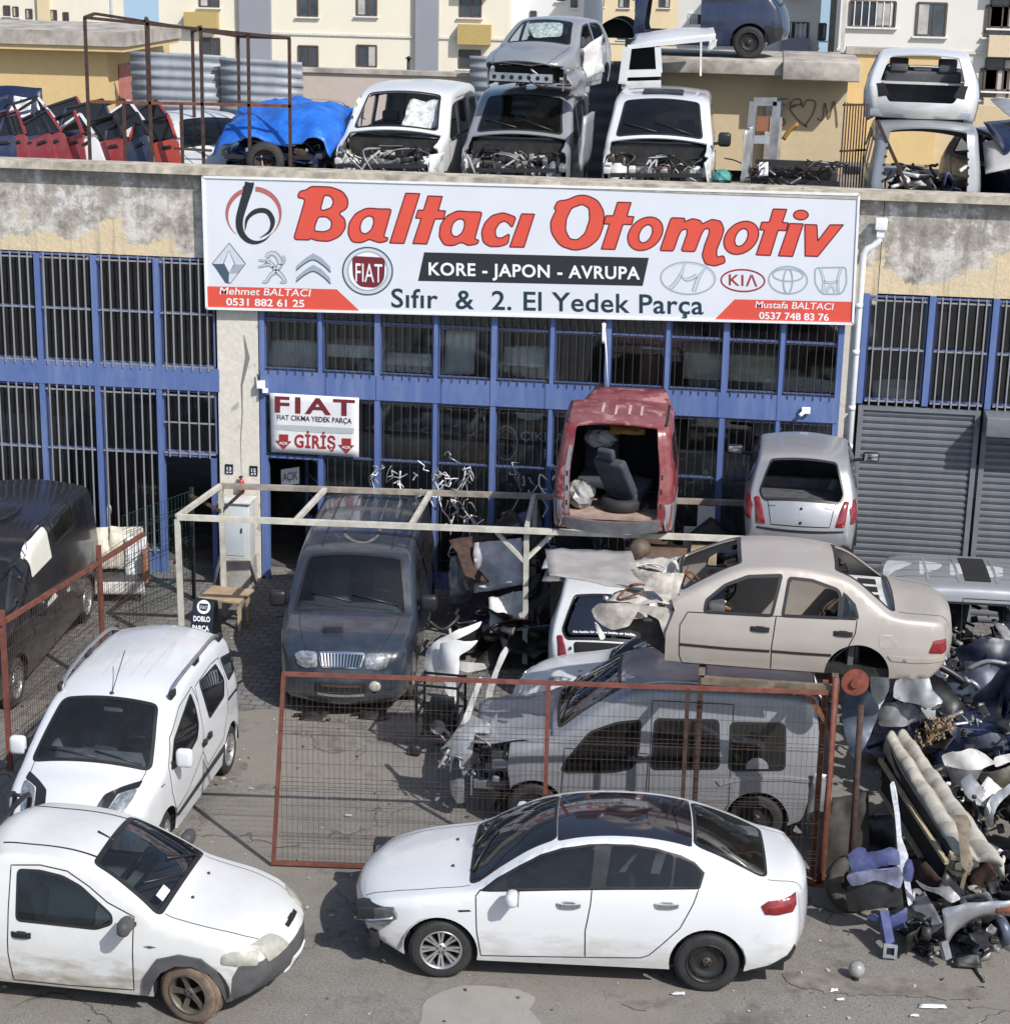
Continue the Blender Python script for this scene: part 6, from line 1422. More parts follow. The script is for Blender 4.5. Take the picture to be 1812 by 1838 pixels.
 for sg in (1, -1): c.wheel(3.47, sg, 'alloy', tyre=M_TYREMUD, rimmat=mudrim)
pickup()
# ------------------------------------------------------------------ dark grey van under the carport
def grey_van():
 c2 = ZC(300, 840, .3863)
 prof = [(.16, .22), (.05, .30), (0, .42), (.0, .58), (.05, .70), (.09, .84), (.18, .93), (.5, 1.035), (.85, 1.105), (1.0, 1.15), (1.28, 1.42), (1.55, 1.68), (1.72, 1.77), (2.1, 1.85), (2.7, 1.89), (3.6, 1.89), (4.2, 1.86), (4.45, 1.79), (4.55, 1.5), (4.62, 1.0), (4.65, .7), (4.64, .5), (4.55, .35)]
 plan = [(0, .66), (.1, .75), (.3, .835), (.6, .89), (1., .91), (4.2, .91), (4.5, .88), (4.65, .82)]
 side = [(.2, .96), (.5, 1.), (.9, 1.), (1.1, .985), (1.5, .915), (1.75, .865), (1.9, .845)]
 c = Car('minibus', 'dusty dark grey van with chrome slatted grille and bonnet scoop under the carport', 'van', (-5.29, -3.25), -85, 4.65, 1.82, prof, plan, side, (.9, 3.7), wr=.33, arch=.39, sill=.26, mat=P_VAN, r=.10)
 for p in ([(1.36, 1.17), (1.62, 1.42), (1.85, 1.58), (2.2, 1.62), (2.2, 1.15)], [(2.35, 1.15), (2.35, 1.62), (3.3, 1.62), (3.3, 1.15)], [(3.42, 1.16), (3.42, 1.61), (4.28, 1.58), (4.32, 1.17)]): c.S_(p, 'window', G_TINT, rd=.05, trim=.03)
 c.S_([(1.2, .55), (1.28, 1.1), (1.5, 1.4), (1.9, 1.7), (2.27, 1.7), (2.27, .35), (1.4, .35)], 'door', seam=True); c.S_([(2.3, .35), (2.3, 1.7), (3.36, 1.7), (3.36, .35)], 'side_door', seam=True)
 c.T_(c.quadT(c.so(.98), c.so(1.62), .97, .92, .10), 'windscreen', G_DUST, trim=.05)
 for y in (-.68, .68): c.line('T', [(c.sf(.86), y*.98), (c.so(.5), y*1.06), (c.so(1.0), y*1.16)]); c.line('T', [(c.so(1.8), y*.95), (c.so(4.3), y*.95)], .03, M_TRIM)
 c.line('T', [(c.so(2.62), -.85), (c.so(2.62), .85)], .02, M_TRIM)
 for y in (-.3, -.1, .1, .3): c.line('T', [(c.so(2.8), y), (c.so(4.1), y)], .03, simple('dust_line', (.09, .088, .085), .6), .002)
 c.finish()
 # pale tide mark of dust on the roof, grime on the bonnet
 P = catmull([(c.so(1.95), -.1), (c.so(1.9), .15), (c.so(2.15), .34), (c.so(2.5), .3), (c.so(2.58), .05), (c.so(2.5), -.25), (c.so(2.2), -.3)], .1, True); c.strip('T', P, .06, simple('dust_mark', (.115, .11, .10), .75, var=.4, vscale=10), True, .002, mb := MB()); mb.build('dust_stain', c.root)
 hq = [(c.sf(.71), .47), (c.sf(.69), .72), (c.sf(.74), .875), (c.sf(.86), .885), (c.sf(.885), .74), (c.sf(.865), .45)]
 for sg in (1, -1): c.decal('T', rounded([(a, sg*b) for a, b in hq][::sg], .03), .012, M_LAMP, 'headlight', dome=.02)
 gq = c.quadT(c.sf(.72), c.sf(.86), .40, .46, .03); c.decal('T', gq, .012, M_DARK, 'grille')
 mb = MB()
 for i in range(13):
  t_ = -.34+.68*i/12; P = [(c.sf(.735), t_), (c.sf(.855), t_*1.08)]; a = c.top(P)+c.nrml('T', P)*.026; mb.bar(a[0], a[1], .020, M_CHROME, .02)
 c.strip('T', gq, .022, M_CHROME, True, .022, mb); mb.build('grille_bars', c.root)
 c.decal('T', [(c.so(.40), -.36), (c.so(.40), -.02), (c.so(.66), -.06), (c.so(.66), -.32)], .07, P_VAN, 'bonnet_scoop', rd=.03)
 c.patch('T', [(c.so(.405), -.34), (c.so(.405), -.04), (c.so(.445), -.05), (c.so(.445), -.33)], M_DARK, .072, 'scoop_mouth')
 c.decal('T', c.quadT(c.sf(.42), c.sf(.54), .62, .62, .03), .006, M_DARK, 'lower_grille'); c.line('T', [(c.sf(.41), -.5), (c.sf(.41), .5)], .03, M_GALV, .012); c.patch('T', [(c.sf(.50), -.42), (c.sf(.50), .42), (c.sf(.53), .42), (c.sf(.53), -.42)], M_RUSTDK, .012, 'rust_strip')
 mb = MB(); p = c.top([(c.sf(.50), .70*c.hw/.91+.02)])[0]; mb.ball(p, .085, M_LAMPYEL, 14, sq=(.5, 1, .9)); mb.build('fog_light', c.root)
 for sg in (1, -1): c.mirror(1.32, 1.16, sg, M_TRIM, (.13, .24, .23), out=.03)
 c.under(.35); c.dash(1.12, 1.12, 1, M_CABINGREY); c.seats([(1.95, [(-.42, .55), (.42, .55)])], M_CABINGREY, z=.5, hh=.68)
 mb = MB(); b_ = c.loc(2.75, 0, 1.15); mb.box(b_, (.06, 1.6, .9), M_CABIN); mb.build('bulkhead', c.root)
 for a, b in (((1.08, .75), (1.16, .02)), ((1.08, .02), (1.18, -.66))): mb = MB(); mb.tube(c.top([(c.so(a[0]), a[1]), (c.so(b[0]), b[1])])+np.array([.015, 0, .02]), .013, M_TRIM, 6); mb.build('wiper', c.root)
 for at in ((2.05, 1.0), (2.45, 1.0)):
  for k in 'LR': c.handle(k, at, M_TRIM, .19, .05)
 for xa in (.9, 3.7):
  for sg in (1, -1): c.wheel(xa, sg, 'alloy', tyre=M_TYREDIRT, wd=.2)
grey_van()
# ------------------------------------------------------------------ black van at the left edge
def black_van():
 c1 = ZC(0, 850, .2649)
 prof = [(.14, .28), (.02, .42), (0, .6), (.06, .78), (.15, .92), (.5, 1.05), (.85, 1.14), (1.0, 1.2), (1.3, 1.45), (1.65, 1.70), (1.9, 1.88), (2.4, 1.96), (3.2, 1.98), (4.5, 1.97), (4.95, 1.91), (5.08, 1.6), (5.16, 1.1), (5.2, .8), (5.2, .5), (5.12, .35)]
 plan = [(0, .66), (.1, .76), (.35, .86), (.8, .93), (1.2, .95), (4.6, .95), (5., .92), (5.2, .86)]
 side = [(.2, .96), (.5, 1.), (.95, 1.), (1.15, .99), (1.5, .95), (1.8, .905), (1.98, .88)]
 c = Car('delivery_van', 'scraped black van with a papered over side window at the left edge', 'van', (-10.42, -4.25), -86.5, 5.2, 1.9, prof, plan, side, (.92, 4.30), wr=.33, arch=.395, sill=.26, mat=P_BLACK, r=.11)
 A = c.px('L', c1((220, 745), (350, 545), (372, 520), (498, 312), (187, 800), (40, 975)))
 for x0, x1, zb, m_ in ((A[0][0], A[1][0], (A[0][1]+A[1][1])/2, simple('window_paper', (.66, .65, .58), .6, var=.06)), (A[2][0]+.03, A[3][0], (A[2][1]+A[3][1])/2, G_TINT), (A[5][0], A[4][0], (A[4][1]+A[5][1])/2, G_TINT)): c.S_([(x0, zb), (x0+.02, zb+.56), (x1-.02, zb+.56), (x1, zb)], 'window', m_, rd=.05, trim=.035)
 c.T_(c.quadT(c.so(1.06), c.so(1.72), .93, .87, .10), 'windscreen', G_TINT, trim=.05)
 c.line('L', c.px('L', c1((195, 740), (235, 870), (260, 1060)))); c.line('L', c.px('L', c1((90, 545), (195, 800), (210, 960), (240, 1100))))
 c.finish()
 c.patch('L', c.px('L', c1((293, 945), (330, 865), (372, 808), (392, 830), (345, 880))), M_DIRTYWH, name='scrape'); c.patch('L', c.px('L', c1((452, 792), (470, 770), (474, 795), (458, 804))), M_DIRTYWH, name='scrape')
 c.patch('L', c.px('L', c1((236, 870), (300, 830), (300, 920), (250, 960))), simple('primer_patch', (.055, .05, .048), .7, var=.4), name='primer_patch')
 for sg in (1, -1):
  mb = MB(); mb.tube(catmull([c.loc(1.9, sg*.74, 1.83), c.loc(2.2, sg*.75, 1.93), c.loc(3.3, sg*.76, 1.965), c.loc(4.5, sg*.75, 1.95), c.loc(4.85, sg*.74, 1.87)], .1), .024, M_TRIM, 8); mb.build('roof_rail', c.root)
 c.decal('T', [(c.so(3.1)+.62*math.cos(a), .42*math.sin(a)) for a in np.linspace(0, 2*math.pi, 25)[:-1]], .04, P_BLACK, 'roof_hatch', dome=.03)
 c.under(.35); c.mirror(1.35, 1.2, 1, M_TRIM, (.13, .22, .24))
 for xa in (.92, 4.30):
  for sg in (1, -1): c.wheel(xa, sg, 'alloy', tyre=M_TYREDIRT, wd=.21)
black_van()
# ------------------------------------------------------------------ silver van behind the mesh gate
def silver_van():
 cb = ZC(740, 1120, .43046)
 c = doblo.__wrapped__ if False else None
 tmp = Car('x', None, None, (-.98, -7.62), 183, 4.16, 1.72, DOB_PROF, DOB_PLAN, DOB_SIDE, (.82, 3.39), wr=.3, arch=.36, sill=.24, r=.09)
 w = dict(front=tmp.px('L', cb((622, 608), (650, 560), (740, 452), (850, 413), (952, 402), (942, 520), (920, 598), (845, 616), (640, 618))), mid=tmp.px('L', cb((1012, 398), (1275, 402), (1275, 603), (996, 605))), rear=tmp.px('L', cb((1328, 412), (1552, 417), (1550, 608), (1320, 610))))
 bpy.data.objects.remove(tmp.root)
 c = doblo('smashed silver van behind the mesh gate with crumpled bonnet and missing front bumper', (-.98, -7.62), 183, 0, P_SILV, front='none', windscreen='glass', rear='open', px_side=w, name='compact_van', wheels=((3.39, 1, 'steel'), (3.39, -1, 'steel'), (.82, 1, 'steel'), (.82, -1, 'steel')))
 bay(c, .10, 1.0, M_SILVERDK)
 panel_dmg(c, [(.10, .62, .98), (1.12, .72, 1.20), (1.12, -.72, 1.20), (.05, -.62, 1.02)], P_SILV, 'bonnet', .05, 9, 9, 3, .012)
 for sg in (1, -1):
  mb = MB(); mb.tube(catmull([c.loc(1.9, sg*.68, 1.78), c.loc(2.1, sg*.69, 1.87), c.loc(3.0, sg*.70, 1.90), c.loc(3.6, sg*.69, 1.88), c.loc(3.75, sg*.68, 1.80)], .1), .018, M_ALLOY, 8); mb.build('roof_rail', c.root)
 c.handle('L', (2.0, 1.0), M_TRIMGREY, .2); c.decal('L', [(3.36+.13*math.cos(a), .95+.13*math.sin(a)) for a in np.linspace(0, 6.28, 21)[:-1]], .003, P_SILV, 'fuel_flap')
 c.decal('L', [(2.9, .78), (3.2, .86), (3.7, .87), (4.0, .84), (4.0, .80), (3.7, .82), (3.2, .80), (2.95, .72)], .015, P_SILV2, 'arch_crease')
 mb = MB(); q = c.loc(3.62, .62, 1.40); mb.lathe([(.08, 0), (.12, .01), (.13, 0)], q, (0, 1, 0), M_DIRTYWH, 18); mb.build('speaker_ring', c.root)
 panel_dmg(c, [(4.05, .80, .5), (4.2, .84, .55), (4.16, .72, 1.75), (4.02, .70, 1.75)], M_TRIM, 'torn_pillar', .03, 4, 10, 8); panel_dmg(c, [(3.95, .86, .35), (4.25, .88, .4), (4.2, .86, .9), (4.0, .86, .95)], P_SILV, 'torn_panel', .05, 5, 8, 9)
 panel_dmg(c, [(3.95, -.60, 1.75), (3.95, .60, 1.75), (4.08, .55, 1.45), (4.08, -.55, 1.45)], M_DARK, 'roof_end_trim', .03, 8, 4, 10)
silver_van()
# ------------------------------------------------------------------ white hatchback facing left and white hatchback without tailgate
c = hatch('white hatchback facing left behind the silver van, its paint flaking on the bonnet', (-.78, -5.92), 181, .14, PW_WRECK, wheels=((.78, 1, 'steel'), (3.15, 1, 'steel'), (.78, -1, 'steel'), (3.15, -1, 'steel')), rear='open')
for pl in ([(c.so(.35), .3), (c.so(.42), .42), (c.so(.55), .38), (c.so(.5), .27)], [(c.sf(.52), .55), (c.sf(.62), .62), (c.sf(.70), .48), (c.sf(.58), .40)], [(c.so(.7), .1), (c.so(.74), .18), (c.so(.8), .12)]): c.patch('T', rounded(pl, .04), simple('flaked_paint', (.22, .21, .19), .8, var=.4, vscale=14), .002, 'flaked_patch')
c = hatch('white hatchback seen from behind with its tailgate gone under the torn bonnet', (-1.75, -3.05), 92, .16, PW_WRECK, rear='noglass', wheels=((3.15, 1, 'steel'), (3.15, -1, 'steel')), lights=True)
c.patch('T', rounded([(c.so(3.26), -.68*c.hw), (c.so(3.26), .68*c.hw), (c.sr(1.0), .80*c.hw), (c.sr(.93), .72*c.hw), (c.sr(.93), -.72*c.hw), (c.sr(1.0), -.80*c.hw)], .05), simple('dark_screen', (.012, .015, .026), .15, coat=.8), .002, 'rear_window')
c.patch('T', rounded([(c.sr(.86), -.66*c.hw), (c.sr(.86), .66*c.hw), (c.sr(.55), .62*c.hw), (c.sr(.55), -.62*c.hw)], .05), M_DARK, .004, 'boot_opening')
mb = MB(); tubes(mb, c, 5, ((3.66, 3.76), (-.45, .45), (.56, .82)), (.012, .02), [M_ALUM, M_TRIM]); mb.build('boot_pipes', c.root)
text_on(c, 'T', [(c.sr(.945), .60), (c.sr(.945), -.55), (c.sr(.985), -.55), (c.sr(.985), .60)], 'Ne ba\u015fka bir sen ne ba\u015fka bir beden', I_WHITE, .03, off=.012)
# ------------------------------------------------------------------ beige sedan on the rack
def beige():
 cb = ZC(1200, 960, .33775)
 prof = [(.1, .35), (0, .5), (.05, .68), (.4, .8), (.9, .9), (1.2, .95), (1.32, 1.0), (1.6, 1.16), (1.95, 1.325), (2.15, 1.362), (2.6, 1.38), (3.0, 1.34), (3.2, 1.27), (3.45, 1.10), (3.62, .985), (3.75, .955), (4.05, .935), (4.2, .90), (4.245, .75), (4.27, .55), (4.24, .4), (4.12, .27)]
 plan = [(0, .6), (.3, .76), (.8, .83), (1.3, .842), (3.3, .842), (3.8, .82), (4.1, .77), (4.27, .68)]
 side = [(.2, .955), (.42, .99), (.6, 1.), (.82, .975), (.95, .945), (1.2, .83), (1.36, .74)]
 c = Car('stripped_sedan', 'dented beige sedan without wheels or front end resting on the rusty rack', 'car', (.13, -8.12), 181.5, 4.27, 1.69, prof, plan, side, (.85, 3.32), wr=.29, arch=.35, sill=.27, z=2.10, tilt=-1.6, mat=P_BEIGE, r=.055)
 L = lambda *p: c.px('L', cb(*p))
 for p in (L((200, 348), (300, 267), (420, 222), (598, 216), (592, 240), (545, 430), (190, 410)), L((640, 230), (760, 243), (895, 292), (912, 320), (903, 443), (604, 430))): c.S_(p, 'window', None, hole=True, trim=.035, rd=.03)
 c.S_(L((930, 312), (985, 372), (1004, 440), (915, 443)), 'window', G_DUST, trim=.03)
 c.S_([(-.3, 0), (1.24, 0), (1.22, .6), (1.30, .86), (1.2, 1.1), (-.3, 1.1)], 'body', hole=True)
 c.S_(L((100, 410), (545, 432), (570, 432), (545, 600), (540, 715), (70, 680), (54, 640), (58, 480)), 'door', seam=True); c.S_(L((570, 432), (1000, 452), (990, 525), (955, 592), (880, 650), (835, 735), (540, 715), (545, 600)), 'door', seam=True)
 c.T_([(-.1, -1), (c.so(1.34), -1), (c.so(1.34), 1), (-.1, 1)], 'body', hole=True)
 c.T_(c.quadT(c.so(1.38), c.so(1.98), .90, .85, .06), 'windscreen', hole=True, trim=.04); c.T_(c.quadT(c.so(3.02), c.so(3.66), .84, .88, .06), 'rear_window', hole=True, trim=.04)
 c.line('T', [(c.so(3.72), -.70), (c.so(4.15), -.68), (c.sr(.8), -.66)]); c.line('T', [(c.so(3.72), .70), (c.so(4.15), .68), (c.sr(.8), .66)])
 c.finish()
 for k in 'LR':
  c.line(k, L((55, 580), (300, 603), (535, 618)), .03, M_TRIM, .008); c.line(k, L((548, 618), (700, 630), (862, 640)), .03, M_TRIM, .008)
  for p in L((483, 502), (925, 527)): c.handle(k, p, M_TRIM, .20, .055, .012)
  c.decal(k, L((1380, 627), (1408, 562), (1470, 546), (1472, 600), (1455, 630)), .010, M_REDLAMP, 'tail_light', rd=.02, dome=.012)
  c.decal(k, rounded(L((1116, 532), (1208, 532), (1212, 602), (1118, 602)), .03), .003, simple('bare_flap', (.40, .37, .34), .5, .2), 'fuel_flap')
 c.decal('L', rounded(L((1160, 640), (1300, 655), (1470, 640), (1480, 668), (1300, 680), (1180, 668)), .02), .012, P_BEIGE, 'bumper_crease')
 mb = MB(); mb.box(c.loc(3.45, 0, .955), (.50, 1.25, .02), M_DIRTYWH)
 for y in (-.42, -.14, .14, .42): mb.box(c.loc(3.45, y, .968), (.20, .18, .008), M_DARK)
 mb.build('parcel_shelf', c.root)
 mb = MB(); mb.box(c.loc(2.6, 0, .30), (2.3, 1.45, .10), M_FIRE); mb.box(c.loc(3.25, 0, .62), (.06, 1.4, .6), M_CABIN); mb.build('floor_pan', c.root)
 mb = MB(); mb.box(c.loc(1.75, 0, .80), (.2, 1.3, .22), M_CABIN, bev=.05); mb.box(c.loc(2.1, .74, .80), (.9, .03, .12), M_CABINGREY); mb.build('dashboard', c.root)
 mb = MB(); tubes(mb, c, 16, ((1.35, 1.95), (-.6, .6), (.75, 1.05)), (.008, .02), [M_RUST, M_TRIM, simple('wire_insulation', (.26, .20, .12), .8), M_DIRTYWH]); mb.build('wiring', c.root)
 # brake drum and suspension in the empty arch
 mb = MB(); mb.lathe([(.001, .05), (.05, .05), (.055, .02), (.15, .015), (.155, -.04), (.10, -.05)], c.loc(3.32, .74, .17), (0, 1, 0), simple('rusty_disc', (.22, .065, .045), .8, .2, var=.35, vscale=12), 24, smooth=False); mb.build('brake_disc', c.root)
 mb = MB(); mb.tube([c.loc(3.32, .6, .2), c.loc(3.3, .52, .75)], .045, M_GREASE, 10)
 for dx in (-.3, .25, -.15): mb.tube([c.loc(3.32, .66, .18), c.loc(3.32+dx, .3, .35+rnd.uniform(-.1, .2))], .02, M_GREASE, 8)
 mb.box(c.loc(3.32, .2, .5), (.7, .05, .6), M_DARK); mb.build('suspension', c.root)
 # what is left of the front: inner wings, scuttle, strut towers and a grey bonnet skin
 g = simple('bare_inner_wing', (.42, .385, .345), .7, var=.45, vscale=6)
 panel_dmg(c, [(1.3, .74, .90), (.55, .70, .84), (.62, .40, .88), (1.28, .35, .92)], g, 'inner_wing', .05, 9, 7, 21, .012); panel_dmg(c, [(1.3, -.74, .92), (.50, -.70, .86), (.55, -.40, .90), (1.28, -.35, .92)], g, 'inner_wing', .05, 9, 7, 22, .012)
 k3 = ZC(900, 960, .33113)
 for nm, pl, Y_, m_ in (('torn_wing', ((480, 430), (520, 390), (650, 378), (870, 405), (952, 435), (962, 560), (945, 695), (905, 640), (850, 470), (740, 418), (690, 500), (600, 525), (540, 500), (500, 470)), -8.98, g), ('wheel_liner', ((560, 520), (690, 480), (740, 415), (850, 465), (905, 640), (930, 690), (860, 640), (800, 600), (700, 530), (620, 545)), -8.75, simple('wheel_liner', (.055, .05, .046), .9, var=.5)), ('torn_wing', ((690, 200), (830, 205), (990, 228), (962, 300), (940, 400), (905, 425), (870, 350), (800, 290), (720, 240)), -8.85, simple('scuttle', (.46, .42, .37), .7, var=.5, vscale=7)), ('bracket', ((500, 480), (530, 500), (560, 570), (535, 575)), -9.02, M_DIRTYWH)): shell(k3(*pl), Y_, m_, .07, .1, c.root, nm)
 panel_dmg(c, [(1.36, .72, .98), (1.28, -.72, .98), (1.12, -.70, .80), (1.2, .70, .78)], simple('scuttle', (.46, .42, .37), .7, var=.5, vscale=7), 'scuttle_panel', .05, 12, 5, 25, .015)
 panel_dmg(c, [(.95, .55, .97), (-.12, .30, .96), (-.25, -.62, .98), (.75, -.76, 1.0)], simple('bare_bonnet', (.32, .30, .285), .6, var=.25, vscale=3), 'bonnet_skin', .025, 10, 8, 26, .01)
 for sg in (1, -1): mb = MB(); mb.lathe([(.17, -.22), (.165, 0), (.07, .03), (.05, .03), (.001, -.02)], c.loc(.85, sg*.52, .90), (0, 0, 1), g, 18); mb.build('strut_tower', c.root)
 mb = MB(); tubes(mb, c, 12, ((.5, 1.3), (-.6, .7), (.6, 1.0)), (.008, .018), [M_TRIM, M_DIRTYWH, M_RUST]); mb.build('hose_tangle', c.root)
 mb = MB(); mb.tube(catmull([c.loc(1.22, .1, .95), c.loc(1.2, .12, 1.12), c.loc(1.26, .2, 1.22), c.loc(1.30, .15, 1.10)], .05), .022, M_DIRTYWH, 6); mb.build('hinge', c.root)
beige()
# ------------------------------------------------------------------ red van rear and silver hatchback rear, both raised on the frame
def red_van():
 c = doblo('red and silver van body seen from behind, tailgate gone and seats piled inside', (-1.80, -1.33), 91.5, 1.83, P_RED, cut=2.72, front='none', rear='open', sideglass=True, name='cut_van')
 mb = MB(); 
 for sg in (1, -1): pass
 c.patch('T', [(c.sr(.52), -.97*c.hw), (c.sr(.52), .97*c.hw), (c.S[-1]-.02, .9*c.hw), (c.S[-1]-.02, -.9*c.hw)], simple('grey_bumper', (.12, .125, .135), .5, var=.3), .03, 'rear_bumper')
 for sg, m_ in ((1, P_SILV2), (-1, P_RED)):
  k = 'L' if sg > 0 else 'R'
  c.decal('T', [(c.sr(1.5), sg*.91*c.hw), (c.sr(1.5), sg*.995*c.hw), (c.sr(.56), sg*.995*c.hw), (c.sr(.56), sg*.92*c.hw)][::sg], .008, m_, 'rear_pillar', rd=.02)
  c.patch(k, [(3.2, .28), (4.14, .36), (4.16, .74), (3.2, .74)], P_SILV2, .006, 'lower_cladding')
  for z in (.75, .95, 1.15): c.patch('T', [(c.sr(z), sg*.935*c.hw), (c.sr(z), sg*.97*c.hw), (c.sr(z-.07), sg*.97*c.hw), (c.sr(z-.07), sg*.935*c.hw)][::sg], M_DARK, .012, 'lamp_socket')
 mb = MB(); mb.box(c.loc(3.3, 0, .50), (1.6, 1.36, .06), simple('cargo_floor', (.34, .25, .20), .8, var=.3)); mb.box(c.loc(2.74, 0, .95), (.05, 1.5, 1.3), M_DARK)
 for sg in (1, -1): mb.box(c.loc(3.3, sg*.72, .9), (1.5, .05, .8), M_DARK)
 mb.build('cargo_floor', c.root)
 mb = MB()
 for y in (-.42, -.2, .05, .3): mb.box(c.top([(c.so(3.35+rnd.uniform(-.08, .08)), y)])[0]+np.array([0, 0, .004]), (.55, .035, .006), simple('scratch', (.50, .33, .32), .6))
 mb.build('roof_scratch', c.root)
 for sg in (1, -1): mb = MB(); mb.tube([c.loc(2.85, sg*.69, 1.83), c.loc(3.9, sg*.68, 1.80)], .018, M_TRIM, 8); mb.build('roof_rail', c.root)
 for sg in (1, -1): c.wheel(3.39, sg, 'steel', r=.30, tyre=M_TYREDIRT)
 # loose seats, spare wheel and bags heaped in the back
 W_ = lambda x, y, z: c.wpos(np.array(c.loc(x, y, z)))
 t = thing('salvaged_seat', 'grey car seat lying tipped in the back of the red van', 'seat', W_(3.55, -.20, .78), (R(0), R(-18), R(60))); fb = simple('seat_fabric', (.045, .052, .07), .85, var=.3)
 mb = MB(); mb.box((0, 0, 0), (.50, .50, .16), fb, bev=.05); mb.build('seat_cushion', t); mb = MB(); mb.box((-.28, 0, .36), (.15, .50, .64), fb, rot=Matrix.Rotation(R(-16), 3, 'Y'), bev=.05); mb.build('backrest', t); mb = MB(); mb.box((-.40, 0, .78), (.10, .26, .16), fb, bev=.035); mb.build('headrest', t)
 t = thing('salvaged_seat', 'grey car seat standing upright behind the tipped seat in the red van', 'seat', W_(3.15, .28, .80), (0, R(8), R(-100)))
 mb = MB(); mb.box((0, 0, 0), (.50, .50, .16), fb, bev=.05); mb.build('seat_cushion', t); mb = MB(); mb.box((-.26, 0, .36), (.15, .50, .66), fb, rot=Matrix.Rotation(R(-8), 3, 'Y'), bev=.05); mb.build('backrest', t)
 t = thing('spare_tyre', 'black tyre lying flat on the floor of the red van', 'tyre', W_(3.72, -.1, .62)); mb = MB(); mb.lathe([(.18, -.08), (.26, -.09), (.30, -.05), (.30, .05), (.26, .09), (.18, .08)], (0, 0, 0), (0, 0, 1), M_RUBBER, 30); mb.build('tread', t); mb = MB(); mb.lathe([(.18, -.02), (.001, -.02)], (0, 0, 0), (0, 0, 1), M_STEELBLK, 24); mb.build('rim', t)
 mb = MB(); mb.ball((0, 0, 0), .2, simple('plastic_bag', (.30, .30, .29), .35, var=.4), 16, .16); tag(mb.build('plastic_bag'), 'crumpled clear plastic bag on the floor of the red van', 'bag').location = W_(3.75, .48, .72)
 mb = MB(); mb.ball((0, 0, 0), .17, simple('grey_bag', (.36, .37, .38), .5, var=.3), 16, .16, (1.3, 1, .7)); tag(mb.build('grey_bag'), 'grey bag on top of the heap inside the red van', 'bag').location = W_(3.3, .25, 1.42)
 mb = MB(); mb.sheet([(-.25, -.1, 0), (.25, -.1, .02), (.25, .15, .14), (-.25, .15, .12)], simple('orange_foam', (.48, .26, .06), .9, var=.3), 10, 5, .05, .04, 3); tag(mb.build('foam_strip'), 'orange foam strip under the roof of the red van', 'foam').location = W_(3.2, -.12, 1.52)
 # red bonnet lying on the roof
 mb = MB(); o_ = np.array([-1.72, -1.55, 3.50]); mb.sheet([(-.72, -.45, .02), (.70, -.45, .06), (.52, .35, .20), (-.50, .35, .18)], P_RED, 10, 7, .012, .02, 9, .05)
 t = tag(mb.build('loose_bonnet'), 'loose red bonnet lying upside down on the roof of the red van', 'bonnet'); t.location = o_
red_van()
def silver_hatch():
 c = hatch('dusty silver hatchback seen from behind, rear glass missing, raised on the frame', (.84, -1.28), 89, 1.72, P_SILV2, rear='noglass', cut=.95, name='cut_hatchback', wheels=((3.15, 1, 'steel'), (3.15, -1, 'steel')), W=1.62, h=.07)
 c.line('T', [(c.sr(.88), -.72*c.hw), (c.sr(.60), -.66*c.hw), (c.sr(.60), .66*c.hw), (c.sr(.88), .72*c.hw)], .012); c.line('T', [(c.sr(.54), -.99*c.hw), (c.sr(.54), .99*c.hw)], .03, M_TRIM, .004)
 c.patch('T', [(c.sr(.46), -.26), (c.sr(.46), .26), (c.sr(.37), .26), (c.sr(.37), -.26)], M_GREASE, .006, 'plate_recess')
 c.patch('T', rounded([(c.sr(.80), -.02), (c.sr(.82), .05), (c.sr(.77), .02), (c.sr(.72), .05), (c.sr(.76), -.04)], .01), M_SILVER, .003, 'paint_scrape')
 for p in ((c.sr(.80), 0), (c.sr(.64), 0), (c.sr(.37), -.45)): mb = MB(); q = c.top([p])[0]; mb.ball(q, .022, M_DARK, 8); mb.build('lock_hole', c.root)
 for k in 'LR': c.decal(k, [(3.44, .64), (3.70, .64), (3.66, .84), (3.55, .96), (3.48, .95)], .012, M_REDLAMP, 'tail_light', rd=.02, dome=.012)
 for sg in (1, -1): c.mirror(1.5, 1.0, sg, M_TRIM, (.10, .24, .15), out=.12)
 mb = MB(); mb.box(c.loc(3.0, 0, .85), (.6, 1.3, .03), M_CABIN); mb.box(c.loc(2.7, 0, .7), (.1, 1.3, .6), M_CABIN); mb.box(c.loc(1.6, 0, .75), (.3, 1.3, .5), M_CABIN)
 mb.build('parcel_shelf', c.root)
 text_on(c, 'T', [(c.sr(.815), -.40), (c.sr(.815), -.55), (c.sr(.835), -.55), (c.sr(.835), -.40)], 'Palio', I_BLK, .02, off=.004); text_on(c, 'T', [(c.sr(.815), .58), (c.sr(.815), .44), (c.sr(.835), .44), (c.sr(.835), .58)], 'FIAT', I_BLK, .02, off=.004)
silver_hatch()
